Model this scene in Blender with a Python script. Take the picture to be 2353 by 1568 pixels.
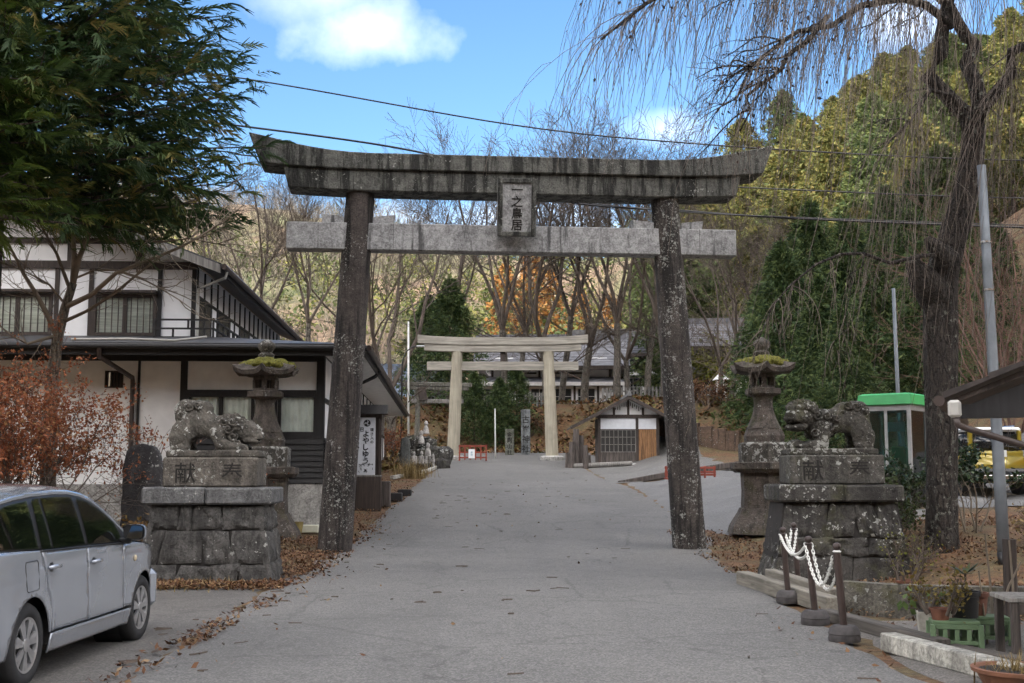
import bpy, bmesh, math, random
import numpy as np
from mathutils import Vector, Matrix
from mathutils.geometry import delaunay_2d_cdt

for o in list(bpy.data.objects):
    bpy.data.objects.remove(o)
SC = bpy.context.scene
COL = SC.collection
R = math.radians
rnd = random.Random(7)

# ------------------------------------------------------------------ camera
FPX = 2700.0                      # focal length in pixels of a 2352 px wide frame
PITCH = math.atan(306 / FPX)
EYE = 1.68
cam_d = bpy.data.cameras.new('camera')
cam_d.sensor_width = 36.0
cam_d.lens = FPX / 2352 * 36.0
cam_d.clip_end = 4000
cam = bpy.data.objects.new('camera', cam_d)
COL.objects.link(cam)
cam.location = (0, 0, EYE)
cam.rotation_euler = (R(90) + PITCH, 0, 0)
SC.camera = cam

# ------------------------------------------------------------------ sky, sun, exposure
SUN_EL, SUN_AZ = R(20), R(22)     # sun stands behind the viewer, to the left
sun_from = Vector((-math.sin(SUN_AZ) * math.cos(SUN_EL), -math.cos(SUN_AZ) * math.cos(SUN_EL), math.sin(SUN_EL)))
sd = bpy.data.lights.new('sun', 'SUN')
sd.energy = 2.0
sd.angle = R(0.5)
sd.color = (1.0, 0.93, 0.8)
sun = bpy.data.objects.new('sun', sd)
COL.objects.link(sun)
sun.rotation_euler = sun_from.to_track_quat('Z', 'Y').to_euler()
SC.view_settings.view_transform = 'Standard'
SC.view_settings.look = 'None'
SC.view_settings.gamma = 1
SC.view_settings.exposure = 2.3
SC.render.engine = 'CYCLES'
SC.cycles.max_bounces = 5
SC.cycles.use_adaptive_sampling = True
SC.cycles.adaptive_threshold = 0.03
SC.cycles.diffuse_bounces = 2
SC.cycles.glossy_bounces = 2
SC.cycles.transparent_max_bounces = 12
SC.cycles.transmission_bounces = 4

def pix_dir(u, v):
    dx, dy = (u - 1176) / FPX, (784 - v) / FPX
    c, s = math.cos(PITCH), math.sin(PITCH)
    return Vector((dx, c - dy * s, s + dy * c))
def P(u, v, y):
    """world point that stands y metres ahead and shows at u, v of a 2352x1568 frame"""
    d = pix_dir(u, v)
    t = y / d.y
    return Vector((d.x * t, y, EYE + d.z * t))

w = bpy.data.worlds.new('World')
SC.world = w
w.use_nodes = True
nt = w.node_tree
nt.nodes.clear()
def wn(t, **k):
    n = nt.nodes.new(t)
    for a, b in k.items():
        setattr(n, a, b)
    return n
wo = wn('ShaderNodeOutputWorld')
bg = wn('ShaderNodeBackground')
sky = wn('ShaderNodeTexSky', sky_type='NISHITA', sun_disc=False, sun_elevation=SUN_EL, sun_rotation=R(180) + SUN_AZ,
         altitude=700, air_density=1.0, dust_density=0.3, ozone_density=2.5)
bg.inputs['Strength'].default_value = 0.05
tc = wn('ShaderNodeTexCoord')
def wmath(op, a, b=None, c=None, clamp=False):
    n = wn('ShaderNodeMath', operation=op, use_clamp=clamp)
    for i, x in enumerate((a, b, c)):
        if x is None:
            continue
        if isinstance(x, (int, float)):
            n.inputs[i].default_value = x
        else:
            nt.links.new(x, n.inputs[i])
    return n.outputs[0]
cn = wn('ShaderNodeTexNoise', noise_dimensions='3D')
cn.inputs['Scale'].default_value = 9.0
cn.inputs['Detail'].default_value = 7.0
cn.inputs['Roughness'].default_value = 0.55
nt.links.new(tc.outputs['Generated'], cn.inputs['Vector'])
cover = None
def cloud(u, v, ru, rv, amt):
    """one cloud: a bank centred on a sky direction, with its angular half sizes"""
    global cover
    d = pix_dir(u, v).normalized()
    r = Vector((1, 0, 0)).cross(d)
    sub = wn('ShaderNodeVectorMath', operation='SUBTRACT')
    nt.links.new(tc.outputs['Generated'], sub.inputs[0])
    sub.inputs[1].default_value = d
    ax = Vector((0, 0, 1)).cross(d).normalized()
    ay = d.cross(ax).normalized()
    qs = []
    for a, rad in ((ax, ru), (ay, rv)):
        dt = wn('ShaderNodeVectorMath', operation='DOT_PRODUCT')
        nt.links.new(sub.outputs[0], dt.inputs[0])
        dt.inputs[1].default_value = a
        q = wmath('DIVIDE', dt.outputs['Value'], rad / FPX)
        qs.append(wmath('MULTIPLY', q, q))
    r2 = wmath('ADD', qs[0], qs[1])
    m = wmath('SUBTRACT', 1.0, wmath('SQRT', r2))
    m = wmath('MULTIPLY_ADD', wmath('SUBTRACT', cn.outputs['Fac'], 0.5), 3.0, m)
    m = wmath('MULTIPLY', wmath('SMOOTH_MIN', wmath('MAXIMUM', wmath('MULTIPLY', m, 0.62), 0.0), 1.0, 0.3), amt, clamp=True)
    cover = m if cover is None else wmath('MAXIMUM', cover, m)
cloud(850, 80, 205, 100, 0.2)
cloud(740, -10, 190, 100, 0.13)
cloud(1530, 300, 110, 45, 0.12)
cloud(2080, 60, 130, 80, 0.25)
cloud(1150, 500, 260, 60, 0.25)
# denser, brighter cloud added outside the view to lift light on the shaded foreground
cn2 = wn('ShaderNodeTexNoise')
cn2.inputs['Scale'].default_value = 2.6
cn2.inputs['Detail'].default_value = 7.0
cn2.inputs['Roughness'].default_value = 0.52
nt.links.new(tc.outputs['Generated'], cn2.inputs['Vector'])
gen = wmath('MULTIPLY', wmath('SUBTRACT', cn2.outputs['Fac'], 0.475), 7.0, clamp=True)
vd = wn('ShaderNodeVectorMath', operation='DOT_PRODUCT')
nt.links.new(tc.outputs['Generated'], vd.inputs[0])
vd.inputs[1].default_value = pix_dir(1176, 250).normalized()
off_view = wmath('MULTIPLY', wmath('SUBTRACT', 0.90, vd.outputs['Value']), 9.0, clamp=True)  # mask holding the added cloud clear of the view
cover = wmath('MAXIMUM', cover, wmath('MULTIPLY', gen, off_view))
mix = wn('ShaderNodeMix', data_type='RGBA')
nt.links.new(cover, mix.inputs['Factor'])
hs = wn('ShaderNodeHueSaturation')
hs.inputs['Saturation'].default_value = 1.12
nt.links.new(sky.outputs[0], hs.inputs['Color'])
nt.links.new(hs.outputs[0], mix.inputs['A'])
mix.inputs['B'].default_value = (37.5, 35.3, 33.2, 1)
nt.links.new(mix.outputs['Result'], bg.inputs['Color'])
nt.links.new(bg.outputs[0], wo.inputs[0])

# ------------------------------------------------------------------ object helpers
def tag(o, label=None, cat=None, group=None, kind=None):
    if label: o['label'] = label
    if cat: o['category'] = cat
    if group: o['group'] = group
    if kind: o['kind'] = kind
    elif cat: o['kind'] = 'thing'
    return o
def empty(name, loc=(0, 0, 0), rz=0.0, label=None, cat=None, group=None):
    o = bpy.data.objects.new(name, None)
    COL.objects.link(o)
    o.location = loc
    o.rotation_euler = (0, 0, rz)
    o.empty_display_size = 0.2
    return tag(o, label, cat, group)
def link(name, me, parent=None, mats=(), loc=(0, 0, 0), rot=(0, 0, 0), smooth=False):
    o = bpy.data.objects.new(name, me)
    COL.objects.link(o)
    if parent is not None:
        o.parent = parent
    o.location = loc
    o.rotation_euler = rot
    if mats and not me.materials:
        for m in (mats if isinstance(mats, (list, tuple)) else (mats,)):
            me.materials.append(m)
    if smooth:
        me.polygons.foreach_set('use_smooth', np.ones(len(me.polygons), bool))
    return o
def copy_tree(o, parent=None):
    c = o.copy()
    COL.objects.link(c)
    c.parent = parent
    for ch in list(o.children):
        copy_tree(ch, c)
    return c

class MB:
    """collects shapes for ONE mesh"""
    def __init__(s):
        s.v, s.f, s.mi = [], [], []
        s.m = 0
    def add(s, vs, fs):
        n = len(s.v)
        s.v.extend([tuple(p) for p in vs])
        s.f.extend([tuple(i + n for i in f) for f in fs])
        s.mi.extend([s.m] * len(fs))
        return s
    def box(s, lo, hi, M=None, taper=0.0):
        x0, y0, z0 = lo; x1, y1, z1 = hi
        cx, cy = (x0 + x1) / 2, (y0 + y1) / 2
        k = 1 - taper
        vs = [(x0, y0, z0), (x1, y0, z0), (x1, y1, z0), (x0, y1, z0)] + \
             [(cx + (x - cx) * k, cy + (y - cy) * k, z1) for x, y in ((x0, y0), (x1, y0), (x1, y1), (x0, y1))]
        if M is not None:
            vs = [M @ Vector(p) for p in vs]
        return s.add(vs, [(3, 2, 1, 0), (4, 5, 6, 7), (0, 1, 5, 4), (1, 2, 6, 5), (2, 3, 7, 6), (3, 0, 4, 7)])
    def bbox(s, lo, hi, b=0.01, M=None):
        """box with chamfered edges"""
        bm = bmesh.new()
        bmesh.ops.create_cube(bm, size=1)
        for v in bm.verts:
            v.co = Vector([lo[i] + (v.co[i] + .5) * (hi[i] - lo[i]) for i in range(3)])
        b = min(b, 0.45 * min(hi[i] - lo[i] for i in range(3)))
        bmesh.ops.bevel(bm, geom=list(bm.edges), offset=b, segments=1, affect='EDGES')
        return s.bm(bm, M)
    def bm(s, bm, M=None):
        bm.verts.index_update()
        vs = [(M @ v.co) if M is not None else v.co.copy() for v in bm.verts]
        fs = [[v.index for v in f.verts] for f in bm.faces]
        bm.free()
        return s.add(vs, fs)
    def tube(s, pts, rad, n=8, caps=True):
        pts = [Vector(p) for p in pts]
        if isinstance(rad, (int, float)):
            rad = [rad] * len(pts)
        vs, fs = [], []
        t0 = (pts[1] - pts[0]).normalized()
        up = Vector((0, 0, 1)) if abs(t0.z) < 0.9 else Vector((1, 0, 0))
        a = t0.cross(up).normalized()
        for i, p in enumerate(pts):
            t = (pts[min(i + 1, len(pts) - 1)] - pts[max(i - 1, 0)])
            if t.length < 1e-9: t = t0
            t.normalize()
            a = (a - t * a.dot(t))
            if a.length < 1e-6: a = t.orthogonal()
            a.normalize()
            b = t.cross(a)
            for k in range(n):
                q = 2 * math.pi * k / n
                vs.append(p + (a * math.cos(q) + b * math.sin(q)) * rad[i])
        for i in range(len(pts) - 1):
            for k in range(n):
                fs.append((i * n + k, i * n + (k + 1) % n, (i + 1) * n + (k + 1) % n, (i + 1) * n + k))
        if caps:
            fs.append(tuple(range(n))[::-1])
            fs.append(tuple((len(pts) - 1) * n + k for k in range(n)))
        return s.add(vs, fs)
    def lathe(s, prof, n=16, M=None, cap=True, rot=0.0):
        """prof: (radius, z) from the bottom up"""
        vs, fs = [], []
        for r, z in prof:
            for k in range(n):
                q = 2 * math.pi * k / n + rot
                vs.append(Vector((r * math.cos(q), r * math.sin(q), z)))
        for i in range(len(prof) - 1):
            for k in range(n):
                fs.append((i * n + k, i * n + (k + 1) % n, (i + 1) * n + (k + 1) % n, (i + 1) * n + k))
        if cap:
            fs.append(tuple(range(n))[::-1])
            fs.append(tuple((len(prof) - 1) * n + k for k in range(n)))
        if M is not None:
            vs = [M @ p for p in vs]
        return s.add(vs, fs)
    def prism(s, poly, axis, a, b, M=None):
        """poly of 2D points extruded along an axis from a to b; axis 'x': (y,z), 'y': (x,z), 'z': (x,y)"""
        n = len(poly)
        def mk(p, t):
            return Vector({'x': (t, p[0], p[1]), 'y': (p[0], t, p[1]), 'z': (p[0], p[1], t)}[axis])
        vs = [mk(p, a) for p in poly] + [mk(p, b) for p in poly]
        if M is not None:
            vs = [M @ p for p in vs]
        fs = [tuple(range(n)), tuple(range(n, 2 * n))[::-1]] + [(i, i + n, (i + 1) % n + n, (i + 1) % n) for i in range(n)]
        return s.add(vs, fs)
    def mesh(s, name):
        me = bpy.data.meshes.new(name)
        me.from_pydata([tuple(p) for p in s.v], [], s.f)
        if any(s.mi):
            me.polygons.foreach_set('material_index', s.mi)
        bm = bmesh.new()
        bm.from_mesh(me)
        bmesh.ops.recalc_face_normals(bm, faces=bm.faces)
        bm.to_mesh(me)
        bm.free()
        return me
    def build(s, name, mats, parent=None, loc=(0, 0, 0), rot=(0, 0, 0), smooth=False, auto=None):
        me = s.mesh(name)
        o = link(name, me, parent, mats, loc, rot, smooth)
        if auto:
            smooth_by_angle(me, auto)
        return o
def smooth_by_angle(me, deg):
    bm = bmesh.new()
    bm.from_mesh(me)
    lim = R(deg)
    for f in bm.faces: f.smooth = True
    for e in bm.edges:
        e.smooth = len(e.link_faces) == 2 and e.calc_face_angle(0) < lim
    bm.to_mesh(me)
    bm.free()
def bulk(name, verts, faces, mats, parent=None, tint=None, smooth=False, mi=None):
    """numpy arrays straight into a mesh; faces (n,3) or (n,4); tint = one value per face"""
    me = bpy.data.meshes.new(name)
    verts = np.asarray(verts, np.float32)
    faces = np.asarray(faces, np.int32)
    k = faces.shape[1]
    me.vertices.add(len(verts))
    me.vertices.foreach_set('co', verts.ravel())
    me.loops.add(faces.size)
    me.loops.foreach_set('vertex_index', faces.ravel())
    me.polygons.add(len(faces))
    me.polygons.foreach_set('loop_start', np.arange(0, faces.size, k, dtype=np.int32))
    if mi is not None:
        me.polygons.foreach_set('material_index', np.asarray(mi, np.int32))
    me.update(calc_edges=True)
    if tint is not None:
        at = me.attributes.new('tint', 'FLOAT', 'FACE')
        at.data.foreach_set('value', np.asarray(tint, np.float32))
    return link(name, me, parent, mats, smooth=smooth)

def text_mesh(body, size, depth=0.004, bold=0.0, vertical=False, spacing=1.0):
    """writing as a solid mesh, centred, in the x-z plane, facing -y"""
    mb = MB()
    lines = list(body) if vertical else [body]
    for i, ch in enumerate(lines):
        c = bpy.data.curves.new('writing', 'FONT')
        c.body = ch
        c.size = size
        c.extrude = depth
        c.offset = bold
        c.align_x = 'CENTER'
        c.resolution_u = 2
        o = bpy.data.objects.new('writing', c)
        COL.objects.link(o)
        bpy.context.view_layer.update()
        dg = bpy.context.evaluated_depsgraph_get()
        me = bpy.data.meshes.new_from_object(o.evaluated_get(dg))
        co = [v.co.copy() for v in me.vertices]
        if co:
            mx = (max(p.x for p in co) + min(p.x for p in co)) / 2
            my = (max(p.y for p in co) + min(p.y for p in co)) / 2
            off = -(i - (len(lines) - 1) / 2) * size * spacing
            mb.add([Vector((p.x - mx, -p.z, p.y - my + off)) for p in co], [tuple(f.vertices) for f in me.polygons])
        bpy.data.objects.remove(o)
        bpy.data.curves.remove(c)
        bpy.data.meshes.remove(me)
    return mb

# ------------------------------------------------------------------ materials
MATS = {}
class NT:
    def __init__(s, name):
        s.mat = bpy.data.materials.new(name)
        s.mat.use_nodes = True
        s.t = s.mat.node_tree
        s.b = s.t.nodes['Principled BSDF']
        s.tc = None
    def n(s, t, **k):
        x = s.t.nodes.new(t)
        for a, b in k.items():
            setattr(x, a, b)
        return x
    def l(s, a, b):
        s.t.links.new(a, b)
    def coord(s, scale=(1, 1, 1), src='Object', rot=(0, 0, 0)):
        if src == 'World':
            o = s.n('ShaderNodeNewGeometry').outputs['Position']
        else:
            o = s.n('ShaderNodeTexCoord').outputs[src]
        m = s.n('ShaderNodeMapping')
        m.inputs['Scale'].default_value = scale
        m.inputs['Rotation'].default_value = rot
        s.l(o, m.inputs[0])
        return m.outputs[0]
    def noise(s, scale, detail=4, rough=0.55, vec=None, dist=0.0):
        x = s.n('ShaderNodeTexNoise')
        x.inputs['Scale'].default_value = scale
        x.inputs['Detail'].default_value = detail
        x.inputs['Roughness'].default_value = rough
        x.inputs['Distortion'].default_value = dist
        if vec is not None: s.l(vec, x.inputs['Vector'])
        return x.outputs['Fac']
    def voro(s, scale, vec=None, feature='F1', out='Distance', rand=1.0):
        x = s.n('ShaderNodeTexVoronoi', feature=feature)
        x.inputs['Scale'].default_value = scale
        x.inputs['Randomness'].default_value = rand
        if vec is not None: s.l(vec, x.inputs['Vector'])
        return x.outputs[out]
    def ramp(s, f, stops):
        x = s.n('ShaderNodeValToRGB')
        e = x.color_ramp.elements
        while len(e) < len(stops): e.new(0.5)
        for i, (p, c) in enumerate(stops):
            e[i].position = p
            e[i].color = c if len(c) == 4 else (*c, 1)
        s.l(f, x.inputs[0])
        return x.outputs[0]
    def step(s, f, a, b):
        x = s.n('ShaderNodeMapRange', interpolation_type='SMOOTHSTEP')
        x.inputs['From Min'].default_value = a
        x.inputs['From Max'].default_value = b
        s.l(f, x.inputs[0])
        return x.outputs[0]
    def mix(s, f, a, b, blend='MIX'):
        x = s.n('ShaderNodeMix', data_type='RGBA', blend_type=blend)
        for key, v in (('Factor', f), ('A', a), ('B', b)):
            if isinstance(v, (int, float)): x.inputs[key].default_value = v
            elif isinstance(v, tuple): x.inputs[key].default_value = v if len(v) == 4 else (*v, 1)
            else: s.l(v, x.inputs[key])
        return x.outputs['Result']
    def math(s, op, a, b=None, clamp=False):
        x = s.n('ShaderNodeMath', operation=op, use_clamp=clamp)
        for i, v in enumerate((a, b)):
            if v is None: continue
            if isinstance(v, (int, float)): x.inputs[i].default_value = v
            else: s.l(v, x.inputs[i])
        return x.outputs[0]
    def bump(s, h, strength=0.4, dist=0.02):
        x = s.n('ShaderNodeBump')
        x.inputs['Strength'].default_value = strength
        x.inputs['Distance'].default_value = dist
        s.l(h, x.inputs['Height'])
        s.l(x.outputs[0], s.b.inputs['Normal'])
    def col(s, c):
        if isinstance(c, tuple): s.b.inputs['Base Color'].default_value = c if len(c) == 4 else (*c, 1)
        else: s.l(c, s.b.inputs['Base Color'])
    def rough(s, v):
        if isinstance(v, (int, float)): s.b.inputs['Roughness'].default_value = v
        else: s.l(v, s.b.inputs['Roughness'])
def plain(name, c, rough=0.7, var=0.25, scale=6, metal=0.0, bump=0.0, src='Object'):
    """one colour with mottled variation"""
    if name in MATS: return MATS[name]
    m = NT(name)
    v = m.coord(src=src)
    f = m.noise(scale, 6, 0.6, v)
    lo = tuple(x * (1 - var) for x in c); hi = tuple(min(1, x * (1 + var)) for x in c)
    m.col(m.ramp(f, [(0.36, lo), (0.64, hi)]))
    m.rough(rough)
    m.b.inputs['Metallic'].default_value = metal
    if bump: m.bump(m.noise(scale * 4, 5, 0.6, v), bump)
    MATS[name] = m.mat
    return m.mat
def stone(name, c, dark=0.45, spots=0.5, streak=0.5, moss=0.0, spot_scale=9, spot_c=(0.38, 0.385, 0.355), bump=0.5, src='World', streak_lo=0.46, dense=0.25):
    """weathered stone or concrete: mottled, black run marks, pale lichen spots"""
    if name in MATS: return MATS[name]
    m = NT(name)
    v = m.coord(src=src)
    vs = m.coord((1, 1, 0.1), src=src)
    f = m.noise(1.7, 8, 0.66, v)
    f2 = m.noise(30, 5, 0.72, v)
    f3 = m.noise(7.5, 7, 0.7, v, 0.4)
    base = m.ramp(f, [(0.4, tuple(x * 0.55 for x in c)), (0.5, c), (0.6, tuple(min(1, x * 1.5) for x in c))])
    base = m.mix(0.5, base, m.ramp(f3, [(0.4, tuple(x * 0.25 for x in c)), (0.5, c), (0.6, tuple(min(1, x * 1.9) for x in c))]))
    base = m.mix(0.4, base, m.ramp(f2, [(0.4, tuple(x * 0.35 for x in c)), (0.6, tuple(min(1, x * 1.7) for x in c))]))
    st = m.noise(5.0, 7, 0.7, vs)
    base = m.mix(m.math('MULTIPLY', m.step(st, streak_lo, streak_lo + 0.13), streak), base, tuple(x * (1 - dark) * 0.25 for x in c))
    if moss:
        mo = m.noise(3.0, 6, 0.6, v)
        base = m.mix(m.math('MULTIPLY', m.step(mo, 0.5, 0.66), moss), base, (0.075, 0.075, 0.022))
    if spots:
        # lichen: ragged pale patches of very different sizes
        wob = m.n('ShaderNodeTexNoise')
        wob.inputs['Scale'].default_value = spot_scale * 1.6
        wob.inputs['Detail'].default_value = 5
        m.l(v, wob.inputs['Vector'])
        off = m.n('ShaderNodeVectorMath', operation='SCALE'); off.inputs['Scale'].default_value = 1.6 / spot_scale
        sub = m.n('ShaderNodeVectorMath', operation='SUBTRACT'); sub.inputs[1].default_value = (.5, .5, .5)
        m.l(wob.outputs['Color'], sub.inputs[0]); m.l(sub.outputs[0], off.inputs[0])
        vv = m.n('ShaderNodeVectorMath', operation='ADD'); m.l(v, vv.inputs[0]); m.l(off.outputs[0], vv.inputs[1])
        sn = m.noise(1.3, 4, 0.6, v)
        zone = m.step(sn, 0.42, 0.6)
        for sc_k, rad in ((1.0, .30), (2.3, .30)):
            vo = m.n('ShaderNodeTexVoronoi'); vo.inputs['Scale'].default_value = spot_scale * sc_k
            m.l(vv.outputs[0], vo.inputs['Vector'])
            bw = m.n('ShaderNodeRGBToBW'); m.l(vo.outputs['Color'], bw.inputs[0])
            size = m.math('MULTIPLY', m.step(bw.outputs[0], .5, .85), m.math('MULTIPLY', m.math('ADD', zone, dense), rad * (0.6 + spots)))
            hit = m.step(m.math('SUBTRACT', size, vo.outputs['Distance']), 0.0, 0.03)
            hit = m.math('MULTIPLY', hit, m.step(f2, .3, .5))
            base = m.mix(m.math('MULTIPLY', hit, .85), base, spot_c)
    m.col(base)
    m.rough(0.9)
    m.bump(m.math('ADD', f3, m.math('MULTIPLY', f2, 0.6)), min(1.0, bump * 1.5), 0.04)
    MATS[name] = m.mat
    return m.mat
def wood(name, c, rough=0.75, axis='z', contrast=0.45, scale=1.0, src='Object'):
    if name in MATS: return MATS[name]
    m = NT(name)
    sc = {'x': (0.5, 9, 9), 'y': (9, 0.5, 9), 'z': (9, 9, 0.5)}[axis]
    v = m.coord(tuple(q * scale for q in sc), src=src)
    f = m.noise(2.2, 7, 0.65, v, 0.6)
    base = m.ramp(f, [(0.36, tuple(x * (1 - contrast) for x in c)), (0.5, c), (0.64, tuple(min(1, x * (1 + contrast)) for x in c))])
    f2 = m.noise(1.3, 4, 0.6, m.coord(src=src))
    base = m.mix(m.math('MULTIPLY', m.step(f2, 0.45, 0.75), 0.4), base, tuple(x * 0.5 for x in c))
    m.col(base)
    m.rough(rough)
    m.bump(f, 0.25, 0.01)
    MATS[name] = m.mat
    return m.mat
def leafmat(name, stops, rough=0.6, trans=0.25):
    """leaf colour picked per leaf by the 'tint' value"""
    if name in MATS: return MATS[name]
    m = NT(name)
    a = m.n('ShaderNodeAttribute', attribute_name='tint')
    c = m.ramp(a.outputs['Fac'], stops)
    f = m.noise(0.8, 3, 0.5, m.coord(src='World'))
    c = m.mix(m.math('MULTIPLY', m.step(f, 0.4, 0.7), 0.35), c, m.mix(1.0, c, (0.55, 0.6, 0.5), 'MULTIPLY'))
    m.col(c)
    m.rough(rough)
    m.b.inputs['Specular IOR Level'].default_value = 0.25
    if trans:
        tb = m.n('ShaderNodeBsdfTranslucent')
        m.l(c, tb.inputs[0])
        mx = m.n('ShaderNodeMixShader')
        mx.inputs[0].default_value = trans
        m.l(m.b.outputs[0], mx.inputs[1])
        m.l(tb.outputs[0], mx.inputs[2])
        m.l(mx.outputs[0], m.t.nodes['Material Output'].inputs[0])
    MATS[name] = m.mat
    return m.mat

def bark(name, c, c2, scale=1.0, spots=.4):
    """furrowed bark with lichen"""
    if name in MATS: return MATS[name]
    m = NT(name)
    v = m.coord(src='World')
    vs = m.coord((1, 1, .22), src='World')
    dv = m.n('ShaderNodeVectorMath', operation='ADD')
    nz = m.n('ShaderNodeTexNoise'); nz.inputs['Scale'].default_value = 6; nz.inputs['Detail'].default_value = 5
    m.l(vs, nz.inputs['Vector'])
    sc_ = m.n('ShaderNodeVectorMath', operation='SCALE'); sc_.inputs['Scale'].default_value = .12
    m.l(nz.outputs['Color'], sc_.inputs[0]); m.l(vs, dv.inputs[0]); m.l(sc_.outputs[0], dv.inputs[1])
    crack = m.voro(16 * scale, dv.outputs[0], feature='DISTANCE_TO_EDGE')
    plate = m.step(crack, 0.0, .16)
    f = m.noise(5, 8, .7, v); f2 = m.noise(34, 4, .7, v)
    col = m.mix(plate, tuple(x * .25 for x in c), m.ramp(f, [(.34, tuple(x * .55 for x in c)), (.5, c), (.66, c2)]))
    col = m.mix(.35, col, m.ramp(f2, [(.35, tuple(x * .3 for x in c)), (.65, tuple(min(1, x * 1.5) for x in c2))]))
    li = m.math('MULTIPLY', m.step(m.noise(9, 6, .72, v), .56, .62), m.math('MULTIPLY', m.step(m.noise(1.1, 3, .5, v), .42, .6), spots))
    col = m.mix(li, col, (.3, .31, .26))
    m.col(col)
    m.rough(.95)
    m.bump(m.math('ADD', plate, m.math('MULTIPLY', f2, .5)), 1.0, .05)
    MATS[name] = m.mat
    return m.mat
# ------------------------------------------------------------------ terrain
def ss(t):
    t = np.clip(t, 0, 1)
    return t * t * (3 - 2 * t)
def sramp(t, w):
    t = np.asarray(t, float)
    return np.where(t > w, t, np.where(t < -w, 0, (t + w) ** 2 / (4 * w)))
def prof(y):
    return 0.06 * sramp(y - 23, 3) - 0.06 * sramp(y - 71, 3)
def gz(x, y):
    x = np.asarray(x, float); y = np.asarray(y, float)
    z = prof(y)
    # planted bank on the right behind the guardian pedestal, and the car park it leads up to
    z = z + ss((x - 4.9) / 2.6) * ss((y - 13.3) / 8.5) * (0.72 - 0.42 * ss((y - 27) / 8))
    z = z + 0.05 * np.clip(x - 4, 0, 9) * ss((y - 27) / 6) * (1 - ss((y - 62) / 8))
    # sunken gutter yard at the right front
    # left verge rises a little towards the inn
    z = z + 0.07 * np.clip(-x - 4.0, 0, 9) * ss((y - 17.5) / 4)
    # terrace with the halls
    z = z + 3.5 * ss((y - 72.5) / 8)
    side = np.where(x > 4.5, ss((x - 4.5) / 3), ss((-x - 8) / 6))
    z = z + side * 2.6 * ss((y - 55) / 9) * (1 - ss((y - 72.5) / 8))
    # slope behind, mountains
    z = z + 0.232 * sramp(y - 110, 6) - 0.75 * sramp(y - 300, 20)
    z = z + 33 * np.exp(-((x + 125) / 75) ** 2 / 2 - ((y - 350) / 95) ** 2 / 2)
    x0 = 15.5 + 5 * np.exp(-((y - 95) / 18.) ** 2) - 2.5 * ss((y - 108) / 30)
    rr = 0.86 * sramp(x - x0, 3)
    z = z + 62 * (1 - np.exp(-rr / 62)) * ss((y + 5) / 45) * (1 - 0.9 * ss((y - 200) / 120))
    z = z + 40 * (1 - np.exp(-0.5 * sramp(-x - 32, 8) / 40)) * (1 - ss((y - 100) / 120))
    # the mountain behind the viewer that keeps the low sun off the valley floor
    z = z + 131 * ss((-y - 45) / 215)
    far = np.clip((np.hypot(x, y - 30) - 60) / 120, 0, 1)
    z = z + far * (3.2 * np.sin(x * 0.071 + 1.3) * np.cos(y * 0.053) + 1.7 * np.sin(x * 0.17 + y * 0.11) + 1.0 * np.sin(x * 0.31 - y * 0.27))
    near = 1 - np.clip((np.hypot(x, y - 30) - 40) / 60, 0, 1)
    off = np.where(x > 0, np.clip((x - 4.4) / 2, 0, 1), np.clip((-x - 4.2) / 2, 0, 1))
    z = z + near * off * 0.035 * (np.sin(x * 2.1 + y * 1.7) + np.sin(x * 3.7 - y * 2.9) * .6)
    return z
def gh(x, y):
    return float(gz(x, y))
def axis(breaks):
    out = [breaks[0][0]]
    for a, b, st in breaks:
        n = max(1, int(round((b - a) / st)))
        out += [a + (b - a) * (i + 1) / n for i in range(n)]
    return np.array(out)
gx = axis([(-900, -300, 60), (-300, -100, 12), (-100, -40, 5), (-40, -14, 2), (-14, 18, .5), (18, 60, 2), (60, 140, 5), (140, 300, 12), (300, 900, 60)])
gy = axis([(-500, -300, 40), (-300, -40, 12), (-40, 4, 4), (4, 30, .4), (30, 82, .75), (82, 120, 2), (120, 420, 6), (420, 1200, 60)])
def sheet(name, xs, ys, dz, mat, zf=None):
    X, Y = np.meshgrid(xs, ys)
    Z = (zf or gz)(X, Y) + dz
    nx, ny = len(xs), len(ys)
    idx = np.arange(nx * ny).reshape(ny, nx)
    f = np.stack([idx[:-1, :-1], idx[:-1, 1:], idx[1:, 1:], idx[1:, :-1]], -1).reshape(-1, 4)
    return bulk(name, np.stack([X, Y, Z], -1).reshape(-1, 3), f, mat, smooth=True)

m = NT('soil and leaf litter')
v = m.coord(src='World')
f = m.noise(0.9, 8, 0.65, v); f2 = m.noise(9, 6, 0.7, v)
near_c = m.mix(m.step(f, 0.4, 0.62), m.ramp(f2, [(0.3, (0.035, 0.02, 0.012)), (0.5, (0.12, 0.06, 0.028)), (0.7, (0.2, 0.105, 0.045))]),
               m.ramp(f2, [(0.3, (0.05, 0.04, 0.02)), (0.6, (0.13, 0.1, 0.045)), (0.75, (0.2, 0.15, 0.07))]))
f3 = m.noise(0.035, 7, 0.62, v); f4 = m.noise(0.35, 6, 0.7, v)
far_c = m.mix(m.step(f3, 0.42, 0.6), m.ramp(f4, [(0.36, (0.1, 0.075, 0.05)), (0.5, (0.19, 0.13, 0.09)), (0.64, (0.26, 0.19, 0.13))]),
              m.ramp(f4, [(0.36, (0.06, 0.07, 0.035)), (0.5, (0.12, 0.125, 0.06)), (0.64, (0.18, 0.17, 0.095))]))
sx = m.n('ShaderNodeSeparateXYZ')
m.l(v, sx.inputs[0])
m.col(m.mix(m.step(sx.outputs['Y'], 85, 130), near_c, far_c))
m.rough(0.95)
m.bump(m.math('ADD', m.noise(16, 8, 0.7, v), f4), 0.7, 0.05)
GROUND_M = m.mat
tag(sheet('ground', gx, gy, 0, GROUND_M), kind='structure')

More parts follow.
